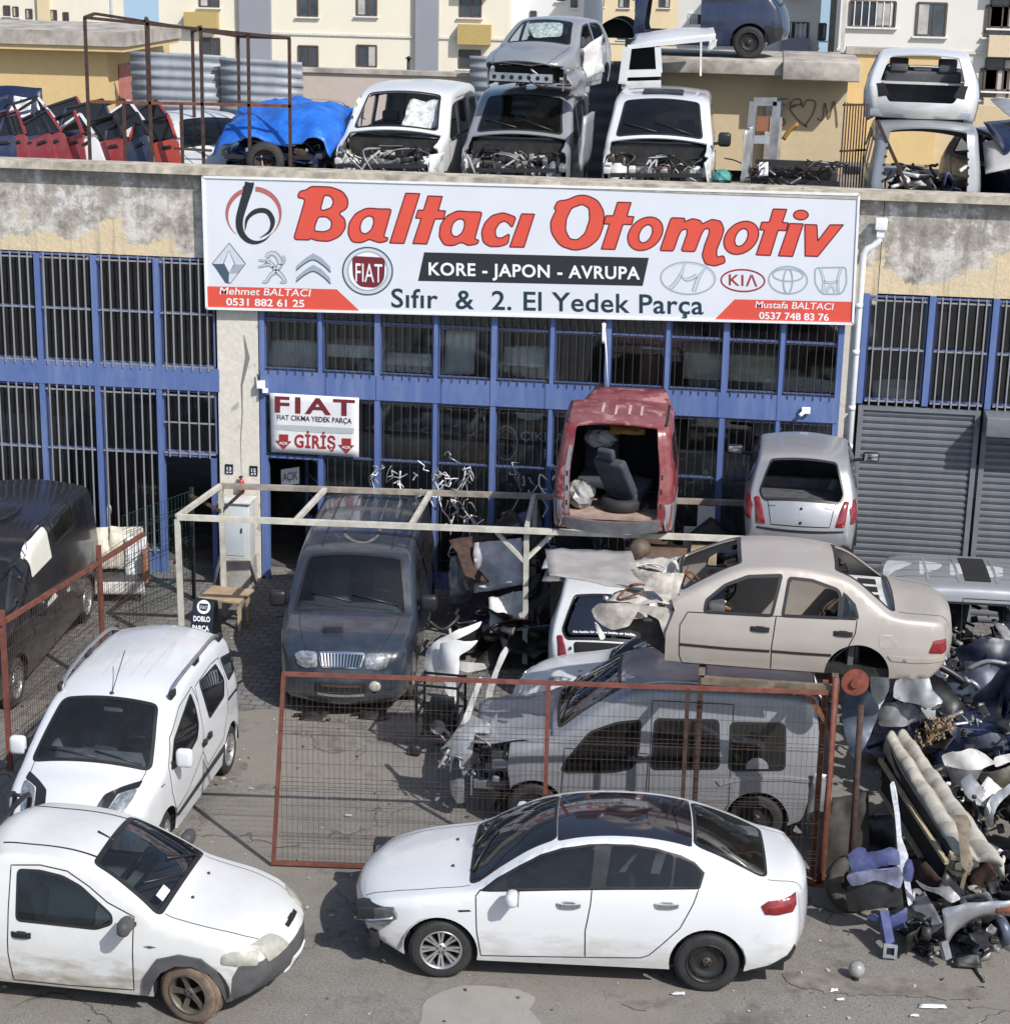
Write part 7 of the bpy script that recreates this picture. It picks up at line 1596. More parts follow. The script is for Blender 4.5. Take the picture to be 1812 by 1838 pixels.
# ================================================================== on the roof deck
DK = 5.80
YEL = None
def yellow_mat(name, base, dirty):
 mt, nt, b = newmat(name); ob = N(nt, 'ShaderNodeTexCoord').outputs['Object']
 n1 = noise(nt, .8, 8, .62, vec=ob, dist=.4); n2 = noise(nt, 7, 6, .65, vec=ob); n3 = noise(nt, 1, 6, .6, vec=ob, scl=(4, 4, .5))
 c = ramp(nt, n2, [(.3, tuple(q*.9 for q in base)), (.7, base)]); c = mixc(nt, ramp(nt, n1, [(.55, 0.), (.75, .6)]), c, dirty); c = mixc(nt, ramp(nt, n3, [(.55, 0.), (.8, .35)]), c, tuple(q*.75 for q in base))
 nt.links.new(c, b.inputs['Base Color']); b.inputs['Roughness'].default_value = .92; bump(nt, b, n2, .2, .02); return mt
M_YEL = yellow_mat('yellow_render', (.66, .485, .24), (.55, .44, .28)); M_YEL2 = yellow_mat('faded_yellow_render', (.58, .47, .30), (.42, .36, .28)); M_PINKW = yellow_mat('pinkish_render', (.52, .45, .40), (.34, .30, .27))
M_PARW = simple('weathered_slab', (.37, .335, .295), .92, var=.5, vscale=2.5, bmp=.4)
M_CORR = streaky('corrugated_zinc', (.30, .33, .37), (.17, .15, .14), .5, 2.5, .6)
def roof_buildings():
 # left: yellow hut with overhanging slab
 t = thing('yellow_hut', 'yellow rendered roof hut with overhanging concrete slab at the left', 'hut', (-15, 8, DK)); o = t.location
 c = PY(178, 200, 7.)
 mb = MB(); mb.box(Vector((-16.2, 9.0, 6.85))-o, (8.0, 4., 2.05), M_YEL); mb.build('wall', t)
 mb = MB(); mb.box(Vector((-16.0, 8.4, 8.0))-o, (8.6, 3.6, .26), M_PARW); mb.box(Vector((-16.0, 8.4, 7.82))-o, (8.5, 3.5, .10), M_YEL); mb.build('roof', t)
 mb = MB(); p = PX_(208, 170, -12.17); mb.box(Vector((-12.19, 8.0, 6.75))-o, (.04, .75, 1.45), simple('red_door', (.42, .16, .13), .7, var=.2)); mb.build('door', t)
 # right: yellow hut with a cracked concrete edge
 t = thing('yellow_hut', 'yellow rendered roof hut with crumbling concrete edge and scrawled graffiti', 'hut', (-.4, 7, DK)); o = t.location
 mb = MB(); mb.box(Vector((-.35, 9, 6.85))-o, (3.6, 4, 1.75), M_YEL2); mb.build('wall', t)
 mb = MB(); mb.box(Vector((-.95, 8.0, 7.84))-o, (2.9, 3.1, .26), M_PARW, bev=.02); mb.box(Vector((.95, 7.9, 7.82))-o, (1.35, 3.2, .34), M_PARW, bev=.03); mb.build('roof', t)
 mb = MB(); mb.box(Vector((.18, 6.9, 6.6))-o, (.30, .18, 1.2), M_PARW); mb.box(Vector((.18, 6.88, 7.24))-o, (.46, .26, .07), M_PARW); mb.build('chimney', t)
 B = Board(t, lambda x, y, l: PY(x, y, 6.985)); ink = simple('graffiti_ink', (.19, .13, .08), .8); mb = MB()
 for pts in ([(1428, 186), (1420, 192), (1440, 185)], [(1400, 178), (1410, 178), (1400, 200), (1408, 222), (1392, 225)], [(1448, 228), (1432, 215), (1418, 195), (1422, 180), (1435, 178), (1440, 192), (1447, 180), (1462, 182), (1460, 200), (1444, 226)], [(1466, 212), (1474, 216), (1480, 185), (1487, 212), (1496, 182), (1500, 200), (1502, 228)]): B.stroke(mb, pts, 2.6, ink, 0)
 mb.build('graffiti', t)
 # far right faded wall and low walls between
 t = thing('yellow_wall', 'faded yellow wall with a stepped top behind the silver car shells', 'wall', (3, 8.5, DK)); o = t.location
 mb = MB(); a = PY(1512, 88, 9); mb.box(Vector((2.35, 9, 7.0))-o, (1.7, .3, 2.0), M_YEL); mb.box(Vector((4.8, 9.3, 6.5))-o, (3.4, .3, 1.2), M_YEL2); mb.build('wall_face', t); mb = MB(); mb.box(Vector((2.35, 9, 8.06))-o, (1.8, .4, .12), M_PARW); mb.build('wall_coping', t)
 t = thing('low_wall', 'low pinkish parapet wall behind the white wreck', 'wall', (-7.4, 10, DK)); o = t.location
 mb = MB(); mb.box(Vector((-6.2, 10, 6.65))-o, (7.4, .25, 1.3), M_PINKW); mb.build('wall_face', t); mb = MB(); mb.box(Vector((-6.2, 10, 7.33))-o, (7.5, .36, .08), M_PARW); mb.build('wall_coping', t)
 # corrugated zinc sheets
 def corr(name, label, x0, x1, y, z0, z1, seed, tilt=0, dark=None):
  r = random.Random(seed); o_ = Vector(((x0+x1)/2, y, z0)); mb = MB(); n = 44; V = []
  for i in range(n+1):
   for j in (0, 1, 2, 3):
    x = x0+(x1-x0)*j/3; z = z0+(z1-z0)*i/n; V.append(Vector((x+r.uniform(-.01, .01), y+.022*math.sin(i*math.pi*2/(n/8.))+r.uniform(-.008, .008)+.05*math.sin(j*2+i*.1), z-(x-x0)*tilt))-o_)
  mb.add(V, [(i*4+j, i*4+j+1, i*4+j+5, i*4+j+4) for i in range(n) for j in range(3)], dark or M_CORR, True); ob_ = mb.build(name); ob_.location = o_
  md = ob_.modifiers.new('thickness', 'SOLIDIFY'); md.thickness = .01; return tag(ob_, label, 'metal sheet')
 corr('corrugated_sheet', 'large corrugated zinc sheet standing behind the rusty frame, left half', -11.75, -9.9, 7.0, 6.3, 7.78, 1, .02); corr('corrugated_sheet', 'corrugated zinc sheet overlapping the first, ending above the blue tarpaulin', -10.0, -8.45, 6.9, 6.3, 7.72, 2, .03)
 corr('corrugated_sheet', 'bluish corrugated sheet between the white wreck and the stacked silver car', -5.75, -4.4, 9.6, 6.3, 7.72, 3); corr('corrugated_sheet', 'dark corrugated sheet behind the two vans at the roof centre', -3.1, -1.9, 6.2, DK, 7.9, 4, 0, streaky('dark_zinc', (.075, .08, .09), (.05, .045, .045), .6, 2.5, .6))
 # rusty roof frame
 t = thing('scaffold', 'tall rusty scaffold frame standing on the roof edge at the left', 'frame', (-10.4, .5, DK)); o = t.location; w = .045
 A = [(-10.38, .45), (-10.0, 4.6)]; tops = {}
 P = lambda px, py, Y: Vector(PY(px, py, Y))-o
 for (px, py, Y) in ((152, 31, .5), (262, 32, 2.4), (265, 38, .5), (360, 48, .5), (345, 56, 2.4), (445, 62, .5), (427, 65, 2.4), (519, 68, .5)):
  p = P(px, py, Y); mb = MB(); mb.bar(p, Vector((p.x, p.y, 0)), w, M_RUSTDK); mb.build('upright', t)
 mb = MB(); mb.bar(P(152, 31, .5), P(519, 68, .5), w, M_RUSTDK); mb.build('top_rail', t); mb = MB(); mb.bar(P(170, 24, 2.4), P(430, 65, 2.4), w, M_RUSTDK); mb.build('top_rail', t)
 for a, b in (((152, 31, .5), (170, 24, 2.4)), ((265, 38, .5), (262, 32, 2.4)), ((360, 48, .5), (345, 56, 2.4)), ((519, 68, .5), (427, 65, 2.4))): mb = MB(); mb.bar(P(*a), P(*b), w, M_RUSTDK); mb.build('cross_rail', t)
 mb = MB(); mb.bar(P(163, 182, .5), P(525, 190, .5), w, M_RUST); mb.build('middle_rail', t); mb = MB(); mb.bar(P(312, 266, .42), P(380, 270, .42), w*.8, M_RUSTDK); mb.build('low_rail', t)
 for px in (222, 325): p = P(px, 185, .42); mb = MB(); mb.bar(p, Vector((p.x, p.y, 0)), w, M_RUSTDK); mb.build('upright', t)
 t = thing('iron_grating', 'rusty iron grating standing beside the stack of silver car shells', 'grating', (1.35, .9, DK)); o = t.location
 for k in range(9): x = 1.18+k*.045; mb = MB() if k == 0 else mb; mb.bar(Vector((x, .9+k*.07, DK))-o, Vector((x, .9+k*.07, 7.72-.01*k))-o, .022, M_RUSTDK)
 for z in (6.3, 7.0, 7.68): mb.bar(Vector((1.16, .88, z))-o, Vector((1.56, 1.5, z-.03))-o, .03, M_RUSTDK)
 mb.build('grating_bars', t)
 t = thing('utility_pole', 'grey lattice pole rising behind the yellow hut', 'pole', PY(1490, 95, 11)); mb = MB(); mb.bar((0, 0, -2), (0, 0, 3), .12, M_STEELBLK); mb.bar((.22, 0, -2), (.22, 0, 3), .07, M_STEELW); mb.build('shaft', t)
 t = thing('vent_pipe', 'thin black vent pipe with a cap behind the white wreck', 'pipe', PY(733, 128, 10.4)); mb = MB(); mb.tube([(0, 0, -.4), (0, 0, .25)], .035, M_STEELBLK, 8); mb.build('pipe', t); mb = MB(); mb.lathe([(.001, .06), (.08, 0), (.05, 0)], (0, 0, .25), (0, 0, 1), M_STEELBLK, 10); mb.build('cap', t)
roof_buildings()
def roof_cars():
 # wreck under the blue tarpaulin
 c = hatch('dark blue wreck without front panels under the blue tarpaulin on the roof', (-7.50, 2.35), -91, DK+.06, P_BLUE, roofless=True, front='wreck', windscreen='none', lights=False, W=1.68)
 bay(c, .08, .95, M_SILVERDK, dense=.7)
 mb = MB(); mb.lathe([(.18, -.08), (.26, -.09), (.30, -.05), (.30, .05), (.26, .09), (.18, .08)], (0, 0, 0), (.1, -1, .1), M_RUBBER, 30); mb.lathe([(.18, .0), (.05, -.05), (.001, -.05)], (0, 0, 0), (.1, -1, .1), M_RUSTDK, 20)
 tag(mb.build('loose_tyre'), 'old tyre leaning in the nose of the wreck under the blue tarpaulin', 'tyre').location = (-7.56, .52, 6.58)
 mt, nt, b = newmat('blue_tarpaulin'); cc = ramp(nt, noise(nt, 3, 7, .65), [(.35, (.012, .085, .40)), (.62, (.025, .16, .62)), (.8, (.12, .25, .62))]); nt.links.new(cc, b.inputs['Base Color']); b.inputs['Roughness'].default_value = .38
 mb = MB(); r = random.Random(5); n, k = 36, 40; V = []
 for i in range(n+1):
  for j in range(k+1):
   u, v = i/n, j/k; x = -8.42+1.86*u; y = .62+2.6*v
   z = 6.98+.36*min(1, v*2.2)**.7-.10*max(0, v-.75)*4; e = abs(2*u-1); z -= .16*max(0, e-.62)/.38*(1+.8*(e > .9))
   z += .035*math.sin(9*u+5*v)+.03*math.sin(14*v-6*u+1)+.02*math.sin(23*u+11*v)+r.uniform(-.012, .012)
   if v < .10: z -= (.10-v)*.9*(1+.7*math.sin(12*u))
   V.append((x+.05*math.sin(7*v), y, z))
 o_ = Vector((-7.5, 1.6, 7.1)); mb.add([Vector(q)-o_ for q in V], [(i*(k+1)+j, (i+1)*(k+1)+j, (i+1)*(k+1)+j+1, i*(k+1)+j+1) for i in range(n) for j in range(k)], mt, True); o2 = mb.build('tarpaulin'); o2.location = o_
 o2.modifiers.new('thickness', 'SOLIDIFY').thickness = .008; tag(o2, 'crumpled bright blue tarpaulin draped over the dark wreck on the roof', 'tarpaulin')
 # white wreck
 c = doblo('white van wreck with smashed open windscreen and bare engine bay on the roof', (-5.66, 2.42), -92, DK, PW_WRECK, front='wreck', windscreen='none', W=1.70, wheels=((.82, 1, 'steel'), (.82, -1, 'steel')), sideglass=False, fender=True)
 panel_dmg(c, [(.10, .66, .95), (.62, .84, .98), (.75, .86, .52), (.2, .74, .42)], PW_WRECK, 'torn_wing', .07, 8, 8, 41); panel_dmg(c, [(.3, -.66, .95), (.9, -.82, 1.1), (1.6, -.88, .6), (.5, -.86, .35)], M_SILVERDK, 'torn_wing', .09, 9, 8, 42); panel_dmg(c, [(1.1, -.72, 1.25), (1.7, -.70, 1.75), (1.9, -.82, 1.2), (1.3, -.86, .9)], M_DIRTYWH, 'torn_pillar', .07, 8, 7, 43)
 panel_dmg(c, [(1.2, .05, 1.25), (1.35, .65, 1.3), (1.7, .62, 1.66), (1.65, .1, 1.68)], simple('crazed_glass', (.50, .52, .52), .4, var=.4, vscale=12), 'hanging_glass', .07, 8, 8, 44, .004); panel_dmg(c, [(1.0, -.7, 1.16), (1.0, .7, 1.16), (1.25, .65, 1.22), (1.25, -.65, 1.22)], M_TRIM, 'scuttle', .03, 8, 4, 45)
 panel_dmg(c, [(.0, .5, .55), (.05, .66, .55), (.1, .62, .0), (.0, .5, .02)], M_DIRTYWH, 'bumper_piece', .03, 5, 8, 46)
 # grey van
 c = doblo('dusty silver van with dark windscreen and stripped nose on the roof', (-3.75, 2.45), -90, DK, P_SILV2, front='wreck', W=1.66, bayframe=M_SILVERDK, wheels=((.82, 1, 'steel'),))
 panel_dmg(c, [(.15, -.70, .9), (.6, -.82, 1.0), (.7, -.84, .45), (.25, -.76, .4)], M_DIRTYWH, 'torn_wing', .05, 7, 7, 47)
 # white van
 c = doblo('clean white van with intact windscreen and gutted engine bay on the roof', (-1.60, 2.50), -89, DK, PW_FLEET, front='wreck', W=1.72, wheels=((.82, 1, 'steel'), (.82, -1, 'steel')))
 c.decal('T', [(c.so(2.0), -.42), (c.so(2.0), .42), (c.so(2.5), .42), (c.so(2.5), -.42)], .03, M_TRIM, 'roof_hatch', rd=.03); c.mirror(1.30, 1.18, 1, M_TRIM, (.12, .2, .22))
 panel_dmg(c, [(.2, .72, .98), (.95, .86, 1.1), (1.0, .88, .35), (.42, .84, .35)], PW_FLEET, 'front_wing', .015, 8, 8, 48, .012)
 # door propped beside it
 mb = MB(); mb.sheet([(-.05, -.55, -.4), (.0, .55, -.4), (.05, .5, .42), (0, -.45, .42)], M_SILVER, 6, 6, .02, .05, 50); tag(mb.build('van_door'), 'silver van side panel standing between the silver and the white roof vans', 'van door').location = (-2.68, 1.5, 6.95)
 # silver hatchback stacked on top
 c = hatch('wrecked silver hatchback with shattered windscreen stacked on the silver roof van', (-3.45, 2.75), -101, 7.52, P_SILV2, front='wreck', W=1.60, windscreen='glass', glass=False, lights=False, uw=False); c.root.scale = (.84, .84, .84)
 panel_dmg(c, [(.10, .60, .72), (1.1, .72, .97), (1.12, -.72, .97), (.05, -.60, .70)], P_SILV2, 'bonnet', .03, 9, 9, 51, .012)
 mb = MB(); mb.box(c.loc(.12, 0, .46), (.06, 1.2, .15), M_GALV)
 for y in np.linspace(-.5, .5, 7): mb.lathe([(.04, 0), (.001, 0)], c.loc(.085, y, .46), (1, 0, 0), M_DARK, 12)
 mb.build('bumper_beam', c.root); mb = MB(); tubes(mb, c, 12, ((.1, .8), (-.75, .8), (.3, .68)), (.01, .025), [M_TRIM, M_GREASE, M_ALUM]); mb.box(c.loc(.5, 0, .5), (.5, 1.1, .3), M_DARK); mb.build('hose_tangle', c.root)
 panel_dmg(c, [(.35, .80, .62), (.9, .98, .66), (1.0, 1.0, .1), (.4, .86, .15)], M_SILVERDK, 'hanging_wing', .08, 8, 8, 52); panel_dmg(c, [(1.2, .82, .95), (1.95, 1.0, 1.2), (2.0, 1.05, .5), (1.3, .9, .4)], M_DIRTYWH, 'open_door_frame', .05, 7, 8, 53)
 c.patch('T', rounded([(c.so(1.2), -.1), (c.so(1.3), .5), (c.so(1.66), .45), (c.so(1.6), -.5)], .1), simple('crazed_screen', (.30, .36, .35), .3, var=.6, vscale=15), .003, 'shattered_glass')
 # cut white cab roof
 t = thing('cab_section', 'cut off white cab roof with one hollow pillar stacked behind the white roof van', 'car wreck', (-1.5, 5.0, 7.0)); o = t.location
 Q = lambda x, y, Y: Vector(PY(x, y, Y))-o
 mb = MB(); mb.sheet([Q(1128, 82, 4.6), Q(1284, 62, 4.6), Q(1280, 48, 6.0), Q(1140, 60, 6.0)], PW_WRECK, 12, 10, .008, .04, 120, .10); mb.build('roof', t)
 mb = MB(); mb.bar(Q(1126, 84, 4.6), Q(1117, 150, 4.6), .13, PW_WRECK, .14); mb.bar(Q(1180, 84, 4.6), Q(1183, 130, 4.6), .07, PW_WRECK, .1); mb.bar(Q(1115, 132, 4.6), Q(1186, 130, 4.6), .10, PW_WRECK, .12); mb.bar(Q(1115, 152, 4.6), Q(1186, 150, 4.6), .05, PW_WRECK, .12); mb.bar(Q(1126, 84, 4.6), Q(1284, 68, 4.6), .07, PW_WRECK, .07); mb.build('pillar', t)
 mb = MB(); mb.bar(Q(1258, 66, 4.6), Q(1257, 136, 4.55), .05, M_DIRTYWH, .03); mb.build('hanging_strip', t)
 mb = MB(); mb.box(Q(1152, 110, 5.2), (.6, .05, .75), M_DARK); mb.box(Q(1150, 175, 5.0), (.8, .6, .5), M_GREASE, bev=.05); mb.build('inner_panel', t)
 mb = MB(); mb.sheet([Q(1272, 72, 4.55), Q(1286, 70, 4.6), Q(1284, 84, 4.6), Q(1268, 92, 4.6)], M_DIRTYWH, 5, 5, .03, .01, 121); mb.build('torn_edge', t)
 # blue hatchback on the hut
 c = hatch('dark blue hatchback without front doors on top of the yellow hut', (-1.62, 7.6), 180, 7.97, P_BLUE, cut=1.05, front='wreck', windscreen='none', sideholes=True, lights=False, wheels=((3.15, 1, 'steel'), (3.15, -1, 'steel')), W=1.62)
 for k in 'LR': c.patch(k, [(3.42, .30), (3.72, .34), (3.74, .55), (3.42, .58)], M_TRIM, .02, 'bumper')
 # white shell seen from behind on the right stack
 c = hatch('bare silver white car shell seen from behind, topmost of the right hand stack', (2.46, 3.3), 86, 7.2, PW_WRECK, front='wreck', windscreen='none', glass=False, rear='open', lights=False, W=1.66, uw=False); c.root.scale = (1, 1.10, .84)
 for sg in (1, -1): c.patch('T', [(c.sr(.90), sg*.80*c.hw), (c.sr(.90), sg*.96*c.hw), (c.sr(.68), sg*.94*c.hw), (c.sr(.70), sg*.70*c.hw)][::sg], M_DARK, .004, 'lamp_opening')
 mb = MB(); mb.box(c.loc(3.70, 0, .40), (.10, 1.36, .13), M_GALV, bev=.01); mb.box(c.loc(3.05, 0, .90), (.5, 1.2, .03), M_DIRTYWH); mb.box(c.loc(3.4, 0, .3), (.4, 1.2, .1), M_DARK); mb.build('rear_frame', c.root)
 c = doblo('silver van shell with open rear, lowest of the right hand stack on the roof', (2.44, 2.5), 89, 5.60, P_SILV2, cut=1.4, front='none', rear='open', sideglass=False, W=1.74)
 mb = MB()
 for sg in (1, -1):
  for z in np.linspace(.55, 1.5, 9): P = [(c.sr(z), sg*.90*c.hw)]; q = c.top(P)[0]+c.nrml('T', P)[0]*.003; mb.lathe([(.022, 0), (.001, 0)], q, (-1, 0, .1), M_DARK, 8)
 mb.build('rivet_holes', c.root)
 mb = MB(); tubes(mb, c, 22, ((3.2, 4.1), (-.7, .7), (.35, 1.2)), (.012, .035), [M_SILVERDK, M_TRIM, M_GREASE, M_DIRTYWH, M_BLUEPANEL]); mb.lathe([(.001, 0), (.13, 0), (.14, .04), (.06, .14)], c.loc(4.0, -.55, .45), (-1, .2, .3), M_RUST, 16); mb.bar(c.loc(4.2, -.1, .3), c.loc(4.0, .75, 1.9), .045, M_RUSTDK); mb.build('loose_parts', c.root)
 for i in range(6): panel_dmg(c, [(rnd.uniform(3.3, 4), rnd.uniform(-.7, .1), rnd.uniform(.3, .9)), (rnd.uniform(3.3, 4), rnd.uniform(.1, .7), rnd.uniform(.3, .9)), (rnd.uniform(3.2, 3.8), rnd.uniform(.1, .6), rnd.uniform(.8, 1.3)), (rnd.uniform(3.2, 3.8), rnd.uniform(-.6, 0), rnd.uniform(.8, 1.3))], rnd.choice([M_SILVER, M_SILVERDK, M_DIRTYWH, M_TRIM]), 'loose_panel', .06, 6, 6, 60+i)
 # stacked parts at the far right
 c = hatch('dark blue car shell lying under white panels at the right roof end', (4.15, 2.3), -70, DK, P_BLUE, front='wreck', windscreen='none', glass=False, lights=False)
 for i, (m_, lb) in enumerate(((PW_WRECK, 'white car roof panel on top of the dark blue shell'), (P_BLUE, 'blue bonnet lying on the white roof panel at the right end'), (M_SILVER, 'silver bonnet propped at the right end of the roof'))):
  mb = MB(); mb.sheet([(-.7, -.5, 0), (.7, -.5, .05), (.6, .5, .25), (-.6, .5, .2)], m_, 8, 8, .03, .015, 70+i, .08); o_ = tag(mb.build('car_panel'), lb, 'car panel'); o_.location = (3.95+.1*i, 1.1+.5*i, 7.0+.16*i+(0 if i < 2 else .08)); o_.rotation_euler = (R(10), R(-12+9*i), R(20*i))
 # front clip with door frame
 t = thing('front_clip', 'dirty car front clip with a tall door frame beside the white roof van', 'car wreck', (.15, .9, DK)); o = t.location
 P = lambda px, py, Y: Vector(PY(px, py, Y))-o
 mb = MB()
 for a, b, w_, m_ in (((1352, 182), (1338, 322), .09, M_SILVERDK), ((1352, 182), (1394, 182), .06, M_SILVERDK), ((1394, 182), (1386, 290), .06, M_SILVERDK), ((1345, 250), (1392, 250), .05, M_SILVER)): mb.bar(P(*a, .9), P(*b, .9), w_, m_, .12)
 mb.build('door_frame', t); mb = MB(); mb.box(P(1369, 222, .92), (.20, .02, .22), simple('brown_sheet', (.26, .10, .05), .7)); mb.build('window_board', t)
 mb = MB(); mb.sheet([P(1330, 328, .6), P(1350, 328, .9), P(1350, 225, .9), P(1338, 235, .6)], M_SILVER, 6, 10, .04, .01, 80); mb.build('side_panel', t)
 mb = MB(); mb.bar(P(1355, 290, .7), P(1508, 296, .7), .08, M_TRIM, .08); mb.bar(P(1350, 322, .6), P(1505, 330, .6), .09, M_STEELBLK, .07); mb.box(P(1430, 310, 1.1), (1.2, .5, .3), M_GREASE, bev=.04)
 for i in range(34):
  a = P(rnd.uniform(1350, 1500), rnd.uniform(288, 328), rnd.uniform(.5, 1.0)); q = [a]
  for _ in range(3): a = a+Vector((rnd.uniform(-.18, .18), rnd.uniform(-.1, .1), rnd.uniform(-.1, .1))); q.append(a)
  mb.tube(catmull(q, .05), rnd.uniform(.008, .02), rnd.choice([M_TRIM, M_TRIM, M_GREASE, M_SILVERDK, M_RUST]), 6)
 mb.build('engine_tangle', t)
 mb = MB(); mb.sheet([P(1362, 292, .55), P(1378, 290, .55), P(1378, 315, .5), P(1360, 318, .5)], M_WHITEPL, 5, 5, .05, .01, 81); mb.build('headlamp_shell', t)
 mb = MB(); mb.ball((0, 0, 0), .13, simple('green_sack', (.06, .23, .21), .7, var=.3), 14, .15, (1.2, 1, .9)); tag(mb.build('green_sack'), 'small turquoise sack at the roof edge beside the white van', 'sack').location = PY(1295, 318, .8)
 mb = MB(); mb.tube(catmull([P(1405, 250, 1.5)+o-o, P(1418, 232, 1.5), P(1432, 222, 1.5)], .05), .035, simple('ochre_hose', (.30, .16, .03), .6), 8); o3 = mb.build('ochre_hose', t)
roof_cars()
def car_doors():
 """one door recipe, stacked in two rows along the left roof edge"""
 def door(mat, label, loc, rz, lean, sc=1.):
  t = thing('salvaged_door', label, 'car door', loc, (R(lean), R(rnd.uniform(-30, -8)), R(rz)), 'loose car doors stacked on the roof'); w_ = .95*sc
  mb = MB(); V = rounded([(-w_/2, 0), (w_/2, .04), (w_/2, .62), (-w_/2, .60)], .07); A = [Vector((x, -.03-.035*math.sin(math.pi*z/.62), z)) for x, z in V]
  mb.prism([Vector((x, -.045, z)) for x, z in V], (0, .09, 0), mat); mb.build('door_skin', t)
  fr = [(-w_/2+.02, .60), (-w_/2+.22, .98), (w_/2-.12, 1.03), (w_/2-.02, .62)]; mb = MB()
  for a, b in zip(fr, fr[1:]): mb.bar((a[0], 0, a[1]), (b[0], 0, b[1]), .05, mat if rnd.random() < .5 else M_TRIM, .035)
  mb.build('window_frame', t)
  if rnd.random() < .55: mb = MB(); mb.prism([Vector((x, .004, z)) for x, z in fr], (0, .005, 0), G_TINT); mb.build('window', t)
  mb = MB(); mb.box((w_/2-.17, -.06, .50), (.17, .03, .05), M_TRIM, bev=.01); mb.build('door_handle', t); mb = MB(); mb.box((0, .05, .30), (w_*.8, .02, .42), M_CABIN, bev=.008); mb.build('inner_trim', t)
 P_R1 = paint('door_red', (.25, .028, .03), .3, .15); P_R2 = paint('door_orange_red', (.38, .05, .03), .3, .12); P_D = paint('door_maroon', (.22, .025, .03), .35, .2); P_N = paint('door_navy', (.02, .03, .075), .3, .2); P_W = paint('door_white', (.72, .72, .73), .35, .12)
 rows = [(-14, 262, P_N, 'navy'), (10, 258, P_D, 'maroon'), (35, 262, P_N, 'dark blue'), (62, 262, P_D, 'dark red'), (90, 262, P_D, 'faded maroon'), (112, 264, P_R1, 'crimson'), (150, 266, P_W, 'white'), (182, 266, P_R1, 'cherry red'), (205, 268, P_R1, 'bright red'), (240, 270, P_N, 'black'), (276, 270, P_R2, 'orange red')]
 for i, (px, py, m_, nm) in enumerate(rows):
  p = PY(px, 285, .75); door(m_, nm+' car door, '+('front row by the roof edge, number %s from the left' % ('first', 'second', 'third', 'fourth', 'fifth', 'sixth', 'seventh', 'eighth', 'ninth', 'tenth', 'eleventh')[i]).replace('number ', ''), (p[0], .72+.05*(i % 3), DK+.36), rnd.uniform(-14, 2), rnd.uniform(-24, -14), rnd.uniform(.85, 1.02))
 back = [(5, P_N, 'dark blue'), (45, P_D, 'maroon'), (85, P_W, 'white framed'), (125, P_R1, 'red'), (165, P_N, 'navy'), (205, P_D, 'dark red'), (245, P_W, 'pale'), (285, P_R1, 'red rimmed')]
 for i, (px, m_, nm) in enumerate(back):
  p = PY(px, 260, 1.9); door(m_, nm+' car door in the back row of loose doors, %s from the left' % ('first', 'second', 'third', 'fourth', 'fifth', 'sixth', 'seventh', 'eighth')[i], (p[0], 1.85+.1*(i % 2), DK+.45), rnd.uniform(-16, 10), rnd.uniform(-20, -8))
 c = hatch('white hatchback standing side on between the loose doors and the tarpaulin', (-9.05, 2.55), -60, DK-.2, PW_WRECK, front='ok', W=1.6)
 mb = MB(); mb.sheet([(-.55, -.1, -.25), (.5, -.1, -.22), (.4, .15, .3), (-.42, .15, .32)], P_BLUE, 8, 8, .03, .02, 90, .06); tag(mb.build('loose_bonnet'), 'dark blue tailgate standing behind the doors at the far left', 'tailgate').location = PY(30, 190, 3.2)
 mb = MB(); mb.sheet([(-.2, -.05, -.25), (.2, -.05, -.25), (.22, .1, .2), (-.1, .1, .25)], M_WHITEPL, 6, 6, .05, .01, 91); tag(mb.build('white_trim'), 'crumpled white panel in front of the dark blue tailgate', 'car panel').location = PY(32, 200, 2.4)
car_doors()
